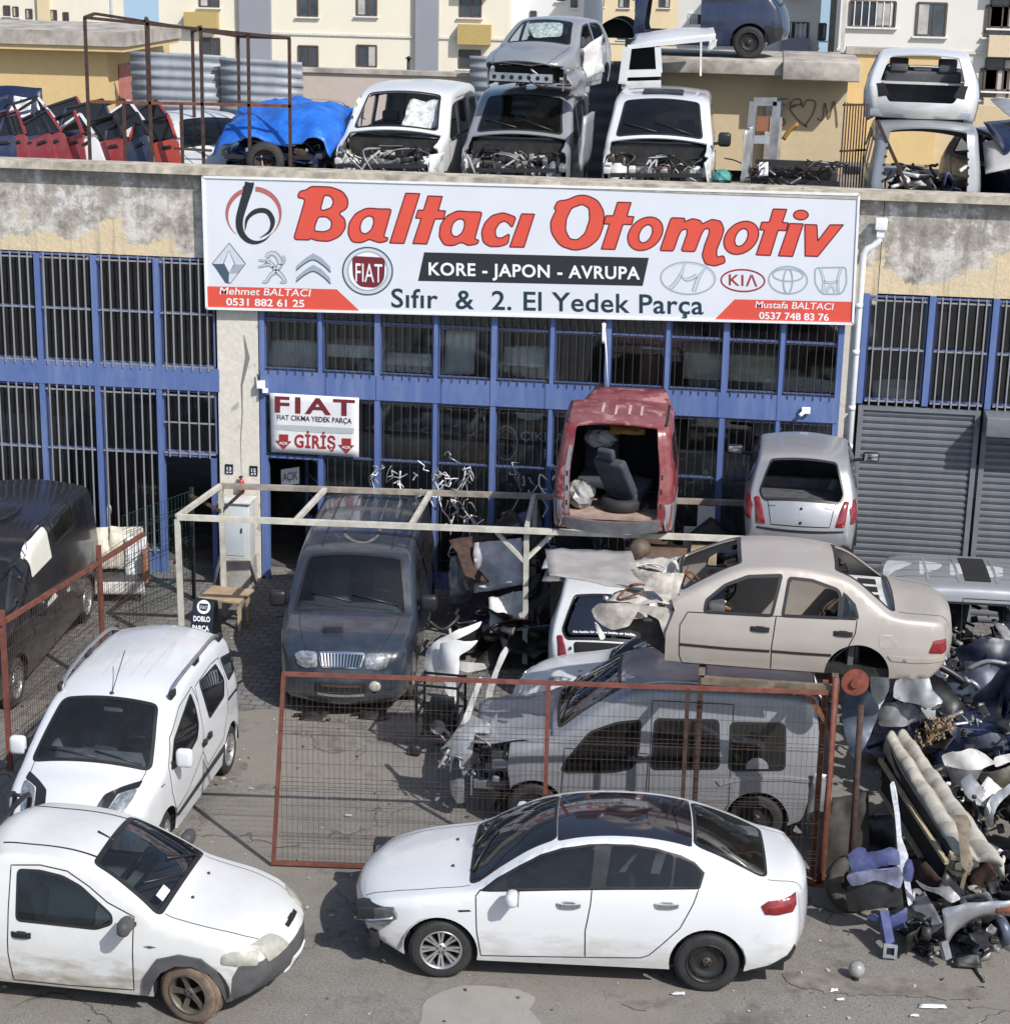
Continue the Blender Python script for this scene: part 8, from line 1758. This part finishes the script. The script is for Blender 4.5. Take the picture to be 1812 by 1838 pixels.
# ================================================================== scrap in the yard
def place(mb, name, label, cat, o, group=None):
 o_ = mb.build(name); o_.location = [float(q) for q in o]; return tag(o_, label, cat, group)
M_WHP = paint('white_scrap', (.74, .75, .75), .35, .14, dirtcol=(.28, .25, .21), coat=.4)
M_TARPW = simple('white_sheeting', (.52, .52, .54), .5, var=.3, vscale=4); M_BLUEGREY = simple('blue_grey_panel', (.085, .10, .14), .4, .2, var=.35, vscale=4)
def heap(name, label, boxes, n, seed, mats, smin=.08, smax=.5):
 """a heap nobody could count: panels, pipes, blocks and hoses thrown together"""
 r = random.Random(seed); mb = MB(); o = Vector(boxes[0][0])
 for i in range(n):
  (x0, y0, z0), (x1, y1, z1) = r.choice(boxes); p = Vector((r.uniform(x0, x1), r.uniform(y0, y1), z0+(z1-z0)*r.random()**1.25))-o
  k = r.random(); m_ = r.choice(mats); s_ = r.uniform(smin, smax)
  d = [Vector((r.uniform(-1, 1), r.uniform(-1, 1), r.uniform(-.7, .7))).normalized() for _ in range(2)]; d[1] = (d[1]-d[0]*d[0].dot(d[1])).normalized()
  if k < .34: a, b = d[0]*s_, d[1]*s_*r.uniform(.35, .9); mb.sheet([p-a-b, p+a-b*.8, p+a*.9+b, p-a+b*.9], m_, 6, 6, s_*.12, .008, r.random(), r.uniform(-.1, .1)*s_)
  elif k < .62:
   q = [p]
   for _ in range(r.randint(1, 4)): q.append(q[-1]+Vector((r.uniform(-1, 1), r.uniform(-1, 1), r.uniform(-.6, .6)))*s_*.7)
   mb.tube(catmull(q, .06), r.uniform(.008, .028), m_, 6)
  elif k < .86: mb.box(p, (s_*r.uniform(.3, .8), s_*r.uniform(.3, .8), s_*r.uniform(.2, .6)), m_, rot=Matrix.Rotation(r.uniform(-1, 1), 3, r.choice('XYZ')), bev=.015)
  else: ax = d[0]; rr = s_*.4; mb.lathe([(rr*.3, -.04), (rr, -.05), (rr, .05), (rr*.5, .06), (.001, .06)], p, ax, m_, 14)
 ob_ = mb.build(name); ob_.location = o; ob_['kind'] = 'stuff'; tag(ob_, label, 'scrap heap')
DKM = [M_TRIM, M_TRIM, M_GREASE, M_GREASE, M_STEELBLK, M_RUSTDK, M_SILVERDK, M_DARK]
heap('scrap_heap', 'dark heap of loose car parts and pipes behind the carport posts', [((-4.15, -3.5, 0), (-2.3, -.5, .75)), ((-3.9, -2.2, .5), (-2.3, -.5, 1.35)), ((-2.5, -2.9, 0), (.3, -.5, .9)), ((-2.4, -2.3, .7), (.2, -.6, 1.45))], 330, 3, DKM+[M_SILVER, M_BLUEGREY, M_TARPW])
heap('scrap_heap', 'tangled heap of broken body parts filling the right side of the yard', [((2.0, -8.8, 0), (4.8, -4.4, .8)), ((2.3, -8.4, .4), (4.8, -4.5, 1.35)), ((2.3, -5.6, .2), (4.8, -4.5, 1.2)), ((2.3, -4.2, .1), (5.2, -2.8, 1.3)), ((1.9, -10.6, 0), (4.4, -9.0, .45))], 720, 4, DKM+[M_SILVER, M_SILVERDK, M_SILVERDK, M_BLUEGREY, M_DIRTYWH, M_SILVER], .06, .42)
heap('scrap_heap', 'jumble of small torn metal pieces lying on top of the right hand heap', [((2.25, -9.3, .35), (4.4, -8.2, 1.05)), ((2.2, -7.9, .8), (4.6, -6.2, 1.45)), ((2.3, -5.8, .8), (4.6, -4.8, 1.5))], 260, 6, [M_SILVER, M_SILVERDK, M_DIRTYWH, M_TRIM, M_TRIM, M_GREASE, M_BLUEGREY, M_STEELBLK], .05, .24)
heap('engine_scrap', 'greasy pile of engine parts beside the blue chassis corner', [((1.95, -10.9, 0), (2.9, -10.2, .5)), ((2.5, -10.6, 0), (3.8, -9.9, .65))], 110, 5, [M_TRIM, M_GREASE, M_GREASE, M_STEELBLK, M_ALUM, M_DARK], .05, .24)
def center_scrap():
 # white tangle of plastic strips hanging from the rear beam
 r = random.Random(11); k = 0
 for (px0, px1, py0, py1, n, lb) in ((660, 760, 828, 900, 13, 'white plastic strips tangled on the carport beam, left bunch'), (755, 850, 832, 905, 20, 'white plastic strips tangled on the carport beam, thick middle bunch'), (800, 870, 890, 985, 12, 'white plastic strips dangling below the carport beam'), (920, 1000, 830, 880, 8, 'white plastic strips caught on the bars beside the red van')):
  o = Vector(PY((px0+px1)/2, (py0+py1)/2, -1.35)); mb = MB()
  for i in range(int(n*1.5)):
   x, y = r.uniform(px0, px1), r.uniform(py0, py1); q = []
   for j in range(r.randint(3, 6)):
    q.append(Vector(PY(x, y, -1.35+r.uniform(-.12, .12)))-o); x += r.uniform(-14, 14); y += r.uniform(-12, 22)
   mb.tube(q if r.random() < .6 else catmull(q, .05), r.uniform(.006, .013), r.choice([M_WHITEPL, M_DIRTYWH, M_GALV, M_SILVERDK]), 5)
  place(mb, 'plastic_strips', lb, 'plastic strips', o)
 # white sheeting in the heap
 for i, (pts, Y, m_, lb) in enumerate((([(845, 985), (930, 978), (938, 1050), (850, 1065)], -2.4, M_TARPW, 'crumpled pale sheeting thrown over the dark heap'), ([(872, 1085), (935, 1075), (948, 1130), (880, 1138)], -3.2, M_DIRTYWH, 'white torn panel at the foot of the carport post'), ([(895, 980), (935, 985), (930, 1020), (900, 1015)], -2.0, M_WHITEPL, 'small white plastic sheet hanging in the heap'), ([(800, 1010), (845, 1000), (845, 1060), (805, 1075)], -2.2, M_SILVERDK, 'grey metal panel standing beside the dark grey van'))):
  q = [Vector(PY(x, y, Y)) for x, y in pts]; o = q[3]; q[0].y += .3; q[1].y += .35; mb = MB(); mb.sheet([v-o for v in (q[3], q[2], q[1], q[0])], m_, 10, 10, .07, .006, 30+i); place(mb, 'torn_sheet', lb, 'sheet', o)
 mb = MB(); mb.box((0, 0, .25), (.5, .4, .55), simple('purple_crate', (.05, .035, .075), .6), rot=Matrix.Rotation(.2, 3, 'Y'), bev=.02); place(mb, 'plastic_crate', 'dark purple plastic crate tipped in the heap behind the carport', 'crate', PZ(875, 1120, .1))
 # white bumper skins and strips beside the van, smashed front carrier before the silver van
 k2 = ZC(300, 840, .3863); k5 = ZC(740, 1120, .43046)
 for pl, Y, m_, bu, lb, nm in ((k2((1180, 1000), (1188, 880), (1240, 820), (1340, 765), (1445, 752), (1432, 778), (1330, 812), (1265, 850), (1250, 960), (1222, 1005)), -5.15, M_WHP, .22, 'broken white bumper skin standing upright beside the dark grey van', 'bumper_skin'), (k2((1255, 842), (1330, 815), (1432, 832), (1400, 862), (1350, 885), (1352, 960), (1335, 1000), (1352, 1112), (1300, 1060), (1268, 1000), (1248, 930)), -5.35, M_WHP, .16, 'pointed white bumper half in front of the upright bumper skin', 'bumper_skin'),
  (k2((1470, 1195), (1478, 1050), (1540, 880), (1565, 848), (1577, 870), (1535, 960), (1502, 1080), (1497, 1205)), -5.2, M_DIRTYWH, .03, 'narrow pale sill strip standing behind the mesh gate', 'body_strip'), (k2((1335, 1225), (1440, 985), (1466, 978), (1452, 1020), (1382, 1195), (1360, 1240)), -6.0, M_DIRTYWH, .02, 'pale bent sill rail leaning on the smashed front carrier', 'body_strip'), (k2((1345, 905), (1470, 910), (1485, 935), (1400, 950), (1350, 940)), -5.0, M_DIRTYWH, .03, 'small torn white panel lying behind the white bumper halves', 'torn_panel')):
  tag(shell(pl, Y, m_, bu, .15, None, nm), lb, 'bumper' if 'bumper' in nm else 'body strip')
 t = thing('front_carrier', 'smashed silver front carrier lying at the nose of the silver van', 'car part', PY(812, 1400, -8.3))
 shell(k5((105, 552), (150, 498), (200, 420), (232, 395), (320, 450), (312, 482), (252, 472), (242, 600), (212, 645), (190, 565), (140, 560)), -8.3, M_SILVER, .1, .2, t, 'inner_wing'); shell(k5((200, 425), (272, 228), (292, 234), (235, 405)), -8.25, M_DIRTYWH, .02, .1, t, 'rail'); shell(k5((152, 660), (212, 640), (218, 748), (186, 752), (160, 705)), -8.35, M_SILVERDK, .05, .1, t, 'bracket'); shell(k5((280, 440), (330, 400), (350, 380), (345, 470), (300, 500)), -8.1, M_SILVERDK, .05, .1, t, 'corner_plate')
 mb = MB()
 for i in range(14): a = Vector((rnd.uniform(-.25, .4), rnd.uniform(.0, .4), rnd.uniform(.0, .5))); mb.tube(catmull([a, a+Vector((rnd.uniform(-.2, .2), rnd.uniform(-.2, .2), rnd.uniform(-.2, .2))), a+Vector((rnd.uniform(-.3, .3), 0, rnd.uniform(-.2, .1)))], .05), .012, rnd.choice([M_TRIM, M_SILVERDK, M_DIRTYWH]), 6)
 mb.build('cable', t)
 # black trolley cage
 t = thing('trolley_cage', 'black wheeled metal trolley holding an engine behind the mesh gate', 'trolley', PZ(790, 1348, 0)); mb = MB(); c = [(-.28, -.2), (.25, -.24), (.28, .2), (-.25, .24)]
 for x, y in c: mb.bar((x, y, .08), (x, y, .98), .03, M_TRIM)
 for z in (.18, .55, .96):
  for a, b in zip(c, c[1:]+c[:1]): mb.bar((*a, z), (*b, z), .025, M_TRIM)
 mb.build('cage', t)
 mb = MB(); mb.box((0, 0, .42), (.42, .34, .36), M_GREASE, bev=.04); mb.box((.02, -.05, .66), (.3, .24, .16), M_TRIM, bev=.03); mb.lathe([(.001, 0), (.1, 0), (.1, .05)], (0, -.18, .42), (0, -1, 0), M_ALUM, 14); mb.build('engine', t)
 for x, y in c[:2]: mb = MB(); mb.lathe([(.001, -.02), (.07, -.02), (.08, 0), (.07, .02), (.001, .02)], (x, y-.03, .08), (0, 1, 0), M_TRIM, 14); mb.build('wheel', t)
 for i, (px, py, lb) in enumerate(((560, 1290, 'small rusty bracket on the ground under the nose of the grey van'), (665, 1288, 'black hose and pump lying on the ground under the grey van'))):
  mb = MB(); mb.sheet([(-.15, -.1, .02), (.2, -.1, .03), (.2, .1, .08), (-.15, .1, .06)], M_GREASE, 5, 5, .03, .02, 50+i); mb.tube([(-.25, 0, .03), (0, .05, .05), (.25, -.05, .03)], .025, M_GREASE, 6); place(mb, 'loose_part', lb, 'car part', PZ(px, py, 0))
 # things under and beside the raised cars
 t = thing('white_boards', 'three white boards leaning upright to the right of the red van', 'boards', (-.62, -1.0, 0))
 for x, w_, h_, y in ((-.12, .20, 1.55, 0), (.10, .26, 1.85, .1), (.22, .28, 1.45, -.08)): mb = MB(); mb.box((x, y, h_/2), (w_, .03, h_), M_WHITEPL, rot=Matrix.Rotation(R(-6), 3, 'X')); mb.build('board', t)
 t = thing('timber_stack', 'dark wooden beams and boards propping up the red van', 'timber', (-1.8, -2.3, 0)); wd_ = simple('dark_timber', (.10, .065, .045), .85, var=.4)
 for x, y, sz in ((-2.45, -2.9, (.3, .5, 1.62)), (-1.15, -2.9, (.35, .5, 1.62)), (-2.3, -1.2, (.4, .4, 1.75)), (-1.2, -1.2, (.4, .4, 1.75)), (.35, -2.7, (.3, .4, 1.6)), (1.35, -2.7, (.3, .4, 1.6)), (.4, -.9, (.3, .4, 1.6)), (1.3, -.9, (.3, .4, 1.6))): mb = MB(); mb.box(Vector((x, y, sz[2]/2))-t.location, sz, wd_, bev=.01); mb.build('block', t)
 t['label'] = 'dark timber blocks propping up the red van and the raised silver hatchback'
 mb = MB(); mb.box((0, 0, 0), (.85, .6, .75), simple('brown_board', (.13, .085, .06), .8, var=.3), bev=.01); place(mb, 'brown_chest', 'brown wooden chest below the red van', 'chest', PY(1175, 1025, -3.35)+np.array([0, .1, -.1]))
 mb = MB(); mb.box((0, 0, 0), (.36, .3, .28), simple('tan_box', (.28, .22, .14), .8, var=.2), bev=.01); place(mb, 'cardboard_box', 'tan cardboard box on the end of the brown chest', 'box', PY(1262, 1000, -3.2))
 t = thing('gearbox', 'rusty gearbox hanging under the rear of the red van', 'gearbox', PY(1148, 985, -3.5)); mb = MB(); mb.lathe([(.001, -.16), (.09, -.16), (.14, -.05), (.14, .06), (.08, .16), (.001, .17)], (0, 0, 0), (.3, 1, -.2), simple('gearbox_rust', (.12, .09, .068), .7, .3, var=.4), 16); mb.build('housing', t); mb = MB(); mb.bar((.05, -.05, -.05), (.08, -.08, -.24), .04, M_DIRTYWH); mb.build('bracket', t)
 for i, (px, py, lb) in enumerate(((1040, 1010, 'grey bonnet lying on the shelf under the red van, upper one'), (1040, 1032, 'grey bonnet lying on the shelf under the red van, lower one'))):
  mb = MB(); mb.sheet([(-.5, -.3, 0), (.45, -.3, .02), (.4, .4, .08), (-.45, .4, .06)], [M_TARPW, M_SILVERDK][i], 8, 8, .03, .02, 55+i); place(mb, 'shelf_bonnet', lb, 'bonnet', PY(px, py, -3.2))
center_scrap()
def right_scrap():
 # silver van shell lying along the shutters
 c = doblo('silver van shell with an opening cut in its roof in front of the grey shutters', (3.92, -3.45), 1, .08, P_SILV2, front='ok', windscreen='none', rear='none', sideglass=False, px_side=dict(front=[(1.22, .4), (1.42, 1.32), (1.75, 1.62), (2.05, 1.64), (2.05, .3)], mid=[(2.2, .35), (2.2, 1.62), (3.55, 1.62), (3.55, .35)], rear=[(3.75, 1.2), (3.75, 1.6), (3.9, 1.58), (3.92, 1.2)]))
 for y in (-.5, -.2, .2, .5): c.line('T', [(c.so(2.05), y), (c.so(2.55), y)], .03, M_SILVERDK, .003); c.line('T', [(c.so(3.1), y), (c.so(3.9), y)], .03, M_SILVERDK, .003)
 for x in (2.6, 3.1, 3.5): c.line('T', [(c.so(x), -.7), (c.so(x), .7)], .035, M_SILVER, .006)
 c.patch('T', c.quadT(c.so(2.68), c.so(3.02), .78, .78, .03), M_DARK, .008, 'roof_opening')
 for i in range(5): c.patch('T', catmull([(c.so(rnd.uniform(2.1, 3.9))+.22*math.cos(a)*rnd.uniform(.6, 1.2), rnd.uniform(-.1, .1)+.3*math.sin(a)*rnd.uniform(.6, 1.2)) for a in np.linspace(0, 5.5, 7)], .08, True) if False else rounded([(c.so(2.1+.4*i), -.5+.15*i), (c.so(2.4+.4*i), -.45), (c.so(2.35+.4*i), .1+.1*i), (c.so(2.05+.4*i), .2)], .1), simple('bare_roof_patch', (.58, .59, .60), .5, .3, var=.15), .0015+.0003*i, 'worn_patch')
 # dark blue wreck
 c = hatch('dark navy car wreck with open bonnet behind the old sofa at the right edge', (4.15, -6.55), 170, .28, P_BLUE, front='wreck', windscreen='none', glass=False, lights=False, roll=-4)
 bay(c, .1, .95, M_SILVERDK, dense=.8)
 panel_dmg(c, [(.2, .72, .8), (1.2, .86, .98), (1.15, .92, .3), (.3, .84, .3)], P_BLUE, 'bent_wing', .05, 9, 9, 62, .012); panel_dmg(c, [(.9, -.6, 1.0), (1.0, .62, 1.02), (1.3, .6, 1.75), (1.2, -.6, 1.72)], P_BLUE, 'open_bonnet', .03, 9, 9, 63, .014)
 # torn panels leaning and lying on the heap
 z8 = ZC(1420, 1180, .358); olive = simple('olive_panel', (.075, .07, .05), .6, var=.4)
 for pl, Y, m_, bu, lb in (
  (((508, 205), (520, 132), (560, 118), (692, 113), (708, 172), (765, 240), (690, 258), (640, 235), (560, 232)), -7.3, M_SILVER, .04, 'silver inner door panel leaning behind the iron pole'), (((395, 72), (420, 38), (472, 58), (498, 95), (490, 172), (440, 262), (414, 282), (400, 180)), -7.8, M_DIRTYWH, .03, 'narrow white pillar panel standing behind the rusty brake disc'),
  (((290, 182), (362, 165), (400, 210), (442, 282), (430, 342), (332, 512), (300, 502), (270, 400), (248, 262)), -8.45, M_BLUEGREY, .08, 'blue grey plate leaning against the iron pole'), (((790, 130), (870, 98), (1000, 60), (1110, 108), (1110, 332), (962, 332), (900, 320), (868, 250), (800, 212)), -6.5, M_BLUEGREY, .16, 'blue grey inner wing on the dark wreck at the right edge'),
  (((690, 108), (762, 120), (870, 252), (882, 342), (800, 335), (760, 322), (700, 242)), -6.9, M_TRIM, .08, 'black inner wheel arch between the silver inner door panel and the blue grey wing'), (((755, 512), (800, 486), (900, 470), (968, 500), (1032, 546), (962, 562), (862, 612), (800, 602), (764, 542)), -8.3, M_DIRTYWH, .05, 'white engine cover lying on the heap right of the tipped sofa'),
  (((768, 560), (960, 575), (905, 645), (830, 640), (785, 600)), -8.55, M_TRIMGREY, .05, 'dark grey felt hanging under the white engine cover'), (((850, 642), (902, 600), (1002, 712), (990, 752), (930, 742), (870, 692)), -8.8, M_SILVER, .05, 'silver bent leg panel below the white engine cover'), (((975, 852), (968, 782), (1000, 720), (1110, 650), (1110, 695), (1032, 752), (1010, 802), (1016, 860)), -8.95, M_SILVER, .05, 'silver door arch at the right edge above the sofa end'),
  (((1015, 512), (1110, 488), (1110, 526), (1020, 552)), -8.2, M_DIRTYWH, .02, 'narrow white strip beside the engine cover at the right edge'), (((755, 308), (770, 300), (852, 400), (842, 442), (800, 390)), -7.6, M_NAVY, .03, 'dark navy blade of metal above the dry branch'), (((930, 602), (1110, 558), (1110, 642), (1042, 692), (950, 642)), -8.4, olive, .06, 'olive green torn panel below the white strip at the right edge'),
  (((430, 240), (530, 232), (640, 262), (650, 320), (560, 350), (440, 345)), -7.2, M_SILVERDK, .04, 'dull silver tailgate skin behind the tipped sofa head'), (((620, 1132), (690, 1162), (792, 1158), (852, 1222), (800, 1232), (740, 1192), (660, 1172)), -10.5, M_SILVERDK, .04, 'curved grey sill strip in front of the sofa end'), (((885, 420), (1000, 380), (1110, 400), (1110, 470), (1000, 470), (900, 460)), -7.4, M_BLUEGREY, .08, 'dark blue grey panel edge above the white engine cover'),
  (((640, 60), (720, -20), (790, -60), (800, 20), (740, 90), (690, 110)), -5.4, M_SILVER, .06, 'silver quarter panel between the beige sedan and the silver shell'), (((820, -20), (960, -90), (1110, -60), (1110, 60), (980, 50), (860, 70)), -5.6, M_NAVY, .12, 'dark navy bonnet edge under the silver shell at the right edge')):
  tag(shell(z8(*pl), Y, m_, bu, .22, None, 'scrap_piece', seed=3, amp=.02), lb, 'car panel')
 for i, (pl, r_, m_, lb) in enumerate(((((540, 140), (430, 300)), .035, M_BLUEGREY, 'blue grey bar leaning across the white pillar panel'), (((700, 20), (860, 120), (960, 260)), .045, M_TRIM, 'black curved seal arching over the blue grey wing'), (((880, 60), (980, 20), (1110, 40)), .03, M_SILVERDK, 'grey tube lying across the dark wreck'))):
  q = [Vector(PY(*z8(v)[0], -6.3-.8*(i == 0))) for v in pl]; mb = MB(); mb.tube(catmull([v-q[0] for v in q], .08), r_, m_, 8); place(mb, 'scrap_tube', lb, 'tube', q[0])
 # old sofa tipped on the scrap
 TLA, TLB, TRA, TRB = [Vector(PZ(*p)) for p in ((1586, 1324, 1.42), (1708, 1530, .92), (1626, 1312, 1.42), (1806, 1552, .92))]
 BLA, BLB = [Vector(PZ(*p)) for p in ((1580, 1420, .80), (1690, 1602, .34))]
 t = thing('tipped_sofa', 'tipped old sofa with beige tufted cushions and a bare frame end on the scrap', 'sofa', TLA); o = t.location; cush = simple('beige_upholstery', (.37, .345, .30), .92, var=.2, vscale=6, bmp=.5); blk = simple('sofa_lining', (.022, .022, .020), .95, var=.4)
 L_ = lambda p: p-o
 mb = MB(); mb.sheet([L_(BLA), L_(BLB), L_(TLB), L_(TLA)], blk, 12, 8, .03, .02, 90); mb.build('lining', t)
 n, k = 90, 28; V = []
 for i in range(n+1):
  s_ = i/n; a = TLA*(1-s_)+TLB*s_; b = TRA*(1-s_)+TRB*s_; tuft = 1-.10*math.exp(-(((s_*11) % 1-.5)/.10)**2)
  for j in range(k+1):
   u = j/k; h_ = abs(math.sin(math.pi*2*u*.98+.03))**.45; q = L_(a*(1-u)+b*u)+Vector((0, 0, -.06+.125*h_*tuft+.012*math.sin(s_*23+u*5)+.008*math.sin(s_*57)))
   if j in (0, k): q.z -= .14
   if i in (0, n): q.z -= .10*h_
   V.append(q)
 mb = MB(); mb.add(V, [(i*(k+1)+j, (i+1)*(k+1)+j, (i+1)*(k+1)+j+1, i*(k+1)+j+1) for i in range(n) for j in range(k)], cush, True); mb.build('cushion', t).modifiers.new('thickness', 'SOLIDIFY').thickness = .05
 mb = MB(); wood = simple('bleached_wood', (.36, .30, .19), .8, var=.3)
 E0 = L_(TLB); E1 = L_(BLB); dx = (TRB-TLB)*.75
 for a, b in ((E0, E1), (E0+dx*.42, E1+dx*.42), (E1, E1+dx*.95+Vector((0, 0, .10))), (E0+Vector((0, 0, -.05)), E0+dx*.5+Vector((0, 0, -.05))), (E0*.55+E1*.45, E0*.55+E1*.45+dx*.45), (E0*.1+E1*.9, E0*.1+E1*.9+dx*.45), (L_(BLA), L_(BLB)), (L_(TLA)+Vector((-.03, -.05, -.25)), L_(TLB)+Vector((-.05, -.05, -.1)))): mb.bar(a, b, .045, wood)
 mb.build('wooden_frame', t)
 shell(z8((820, 812), (880, 800), (905, 850), (890, 960), (916, 1040), (890, 1092), (850, 1040), (838, 900)), TLB.y-.08, simple('torn_fabric', (.24, .20, .15), .95, var=.4), .03, .1, t, 'torn_cover')
 # blue chassis corner
 t = thing('chassis_corner', 'cut blue chassis corner with a square rail end lying on the asphalt', 'car part', PZ(1575, 1640, 0)); o = t.location; Yc = -10.55
 Q = lambda x, y, Y=Yc: Vector(PY(x, y, Y))-o; foam = simple('white_foam', (.60, .61, .66), .8, var=.3, vscale=16)
 bf = simple('blue_faded', (.17, .18, .27), .5, .2, var=.5, vscale=6)
 for pl, Y_, m_, nm in ((((500, 682), (520, 668), (545, 800), (556, 930), (582, 992), (586, 1060), (610, 1242), (585, 1256), (560, 1100), (500, 1012), (536, 982), (520, 800)), -10.35, foam, 'pillar'), (((285, 1002), (330, 966), (372, 966), (376, 990), (500, 966), (540, 985), (545, 1050), (500, 1042), (400, 1072), (300, 1076)), -10.4, M_BLUEPANEL, 'crossmember'), (((275, 1108), (300, 1085), (540, 1060), (562, 1122), (546, 1168), (420, 1122), (300, 1152)), -10.5, bf, 'crossmember'), (((272, 1215), (285, 1160), (420, 1130), (552, 1172), (562, 1262), (440, 1252), (290, 1286)), -10.45, M_TRIM, 'inner_panel'), (((375, 1322), (410, 1294), (460, 1320), (582, 1268), (576, 1342), (540, 1372), (480, 1352)), -10.6, M_BLUEPANEL, 'bracket'), (((560, 1010), (600, 1015), (612, 1080), (598, 1130), (570, 1100)), -10.3, M_BLUEPANEL, 'gusset')): shell(z8(*pl), Y_, m_, .05, .15, t, nm, .02, 5, .016)
 mb = MB(); a = Q(1585, 1640, -10.5); b = Q(1597, 1706, -10.85); mb.bar(a, b, .095, M_BLUEPANEL, .11); mb.build('chassis_rail', t)
 mb = MB(); e = b+Vector((0, -.01, 0)); 
 for dx_, dz_, sx, sz in ((-.055, 0, .03, .15), (.055, 0, .03, .15), (0, .06, .08, .03), (0, -.06, .08, .03)): mb.box(e+Vector((dx_, -.01, dz_)), (sx, .03, sz), M_GALV)
 mb.box(e+Vector((0, .005, 0)), (.08, .01, .09), M_DARK); mb.build('rail_end', t)
 # front wing with arch
 t = thing('front_wing', 'grey front wing with a rusty end and an arch lying at the right edge', 'car panel', PZ(1700, 1705, 0)); o = t.location
 Q = lambda x, y, Y=-10.95: Vector(PY(x, y, Y))-o; top_ = [(1690, 1632), (1730, 1622), (1775, 1618), (1830, 1615)]; bot_ = [(1698, 1702), (1722, 1672), (1770, 1648), (1830, 1650)]; V = []
 n = 16; T_ = catmull(top_, 4); B_ = catmull(bot_, 4); pick = lambda A, s_: A[min(len(A)-1, int(s_*(len(A)-1)))]
 mb = MB()
 for i in range(n+1):
  a = pick(T_, i/n); b = pick(B_, i/n)
  for j in range(5): p = a*(1-j/4)+b*(j/4); V.append(Q(p[0], p[1])+Vector((0, .10-.12*math.sin(math.pi*(.35+.5*j/4))+.01*math.sin(i*1.3+j), 0)))
 mb.add(V, [(i*5+j, i*5+j+1, i*5+j+6, i*5+j+5) for i in range(n) for j in range(4)], M_SILVER, True); ob_ = mb.build('wing_skin', t); ob_.modifiers.new('thickness', 'SOLIDIFY').thickness = .012
 mb = MB(); mb.sheet([Q(1786, 1640, -10.99), Q(1815, 1640, -10.99), Q(1815, 1618, -10.95), Q(1788, 1620, -10.95)], M_RUST, 4, 4, .008, .004, 96); mb.build('rusty_end', t)
 mb = MB(); mb.bar(Q(1692, 1690), Q(1700, 1722, -11.0), .10, M_SILVERDK, .04); mb.build('bracket', t)
 mb = MB(); mb.tube(catmull([PZ(1712, 1684, .12)-PZ(1712, 1684, .12), PZ(1730, 1712, .04)-PZ(1712, 1684, .12), PZ(1765, 1763, .012)-PZ(1712, 1684, .12)], .05), .014, M_TRIM, 6); place(mb, 'black_rod', 'thin black rod lying on the asphalt in front of the grey wing', 'rod', PZ(1712, 1684, .12))
 t = thing('leaning_tyre', 'worn black tyre leaning in the shade behind the blue chassis corner', 'tyre', PZ(1530, 1585, .30)); mb = MB(); mb.lathe([(.18, -.08), (.26, -.09), (.31, -.05), (.31, .05), (.26, .09), (.18, .08)], (0, 0, 0), (.5, -1, .35), M_TYREDIRT, 32); mb.build('tread', t); mb = MB(); mb.lathe([(.18, .0), (.001, 0)], (0, 0, 0), (.5, -1, .35), M_DARK, 24); mb.build('rim', t)
 mb = MB(); mb.sheet([(-.3, -.2, 0), (.3, -.25, .0), (.25, .25, .85), (-.15, .25, .75)], simple('dark_liner', (.035, .03, .026), .8, var=.5), 9, 10, .09, .02, 97); place(mb, 'wheel_liner', 'dark dusty plastic wheel liner standing behind the rust red post', 'car part', PZ(1510, 1560, 0))
 mb = MB(); mb.sheet([(-.25, 0, 0), (.25, -.05, 0), (.22, .2, .6), (-.2, .2, .55)], M_TRIM, 8, 8, .08, .02, 98); place(mb, 'wheel_liner', 'black plastic liner between the tyre and the tipped sofa', 'car part', PZ(1580, 1560, 0))
 # dry branch
 r = random.Random(8); mb = MB(); o = PY(1652, 1348, -8.2); tw = simple('dry_twig', (.30, .20, .11), .9, var=.3); e = np.array(PY(1698, 1305, -8.2))-o
 for i in range(34):
  s_ = r.random(); a = Vector(e*s_); b = a+Vector((r.uniform(-.10, .16), r.uniform(-.1, .1), r.uniform(.02, .20))); mb.tube([a, (a+b)/2+Vector((.01, 0, .02)), b], [.007, .005, .003], tw, 5)
  for k in range(2): mb.ball(b+Vector((r.uniform(-.03, .03), 0, r.uniform(-.02, .03))), .016, tw, 6, .3)
 mb.tube([Vector((-.1, 0, -.06)), Vector(e)], .010, tw, 6); place(mb, 'dry_branch', 'dry brown branch sticking out behind the tipped sofa', 'branch', o)
 t = thing('plastic_globe', 'cloudy plastic globe lamp lying on the asphalt at the lower right', 'lamp globe', PZ(1537, 1742, .09)); mb = MB(); mb.ball((0, 0, .01), .085, simple('cloudy_plastic', (.25, .25, .24), .3, var=.3, coat=.5), 20, 0, (1, 1, 1.05)); mb.build('globe', t); mb = MB(); mb.lathe([(.001, -.04), (.035, -.03), (.035, .02)], (-.01, -.04, -.055), (0, .3, 1), M_GREASE, 12); mb.build('socket', t)
 for i, (px, py, w_, h_, lb) in enumerate(((1216, 1785, .14, .06, 'white paper scrap on the asphalt beside the rear wheel of the white sedan'), (1672, 1808, .28, .09, 'long white plastic scrap on the asphalt at the lower right corner'), (1496, 1779, .08, .06, 'small white scrap in the damp streak at the lower right'), (625, 1465, .09, .05, 'pinkish paper scrap behind the mesh gate'), (1507, 1796, .08, .04, 'thin white scrap below the damp streak'), (1640, 1825, .09, .05, 'grey scrap beside the long white plastic scrap'))):
  mb = MB(); mb.sheet([(-w_/2, -h_/2, .012), (w_/2, -h_/2*.6, .016), (w_/2*.9, h_/2, .02), (-w_/2*.8, h_/2*.7, .014)], M_WHITEPL if i != 3 else simple('pink_paper', (.6, .42, .42), .8), 5, 4, .008, .003, 110+i); place(mb, 'litter', lb, 'litter', PZ(px, py, .008))
right_scrap()
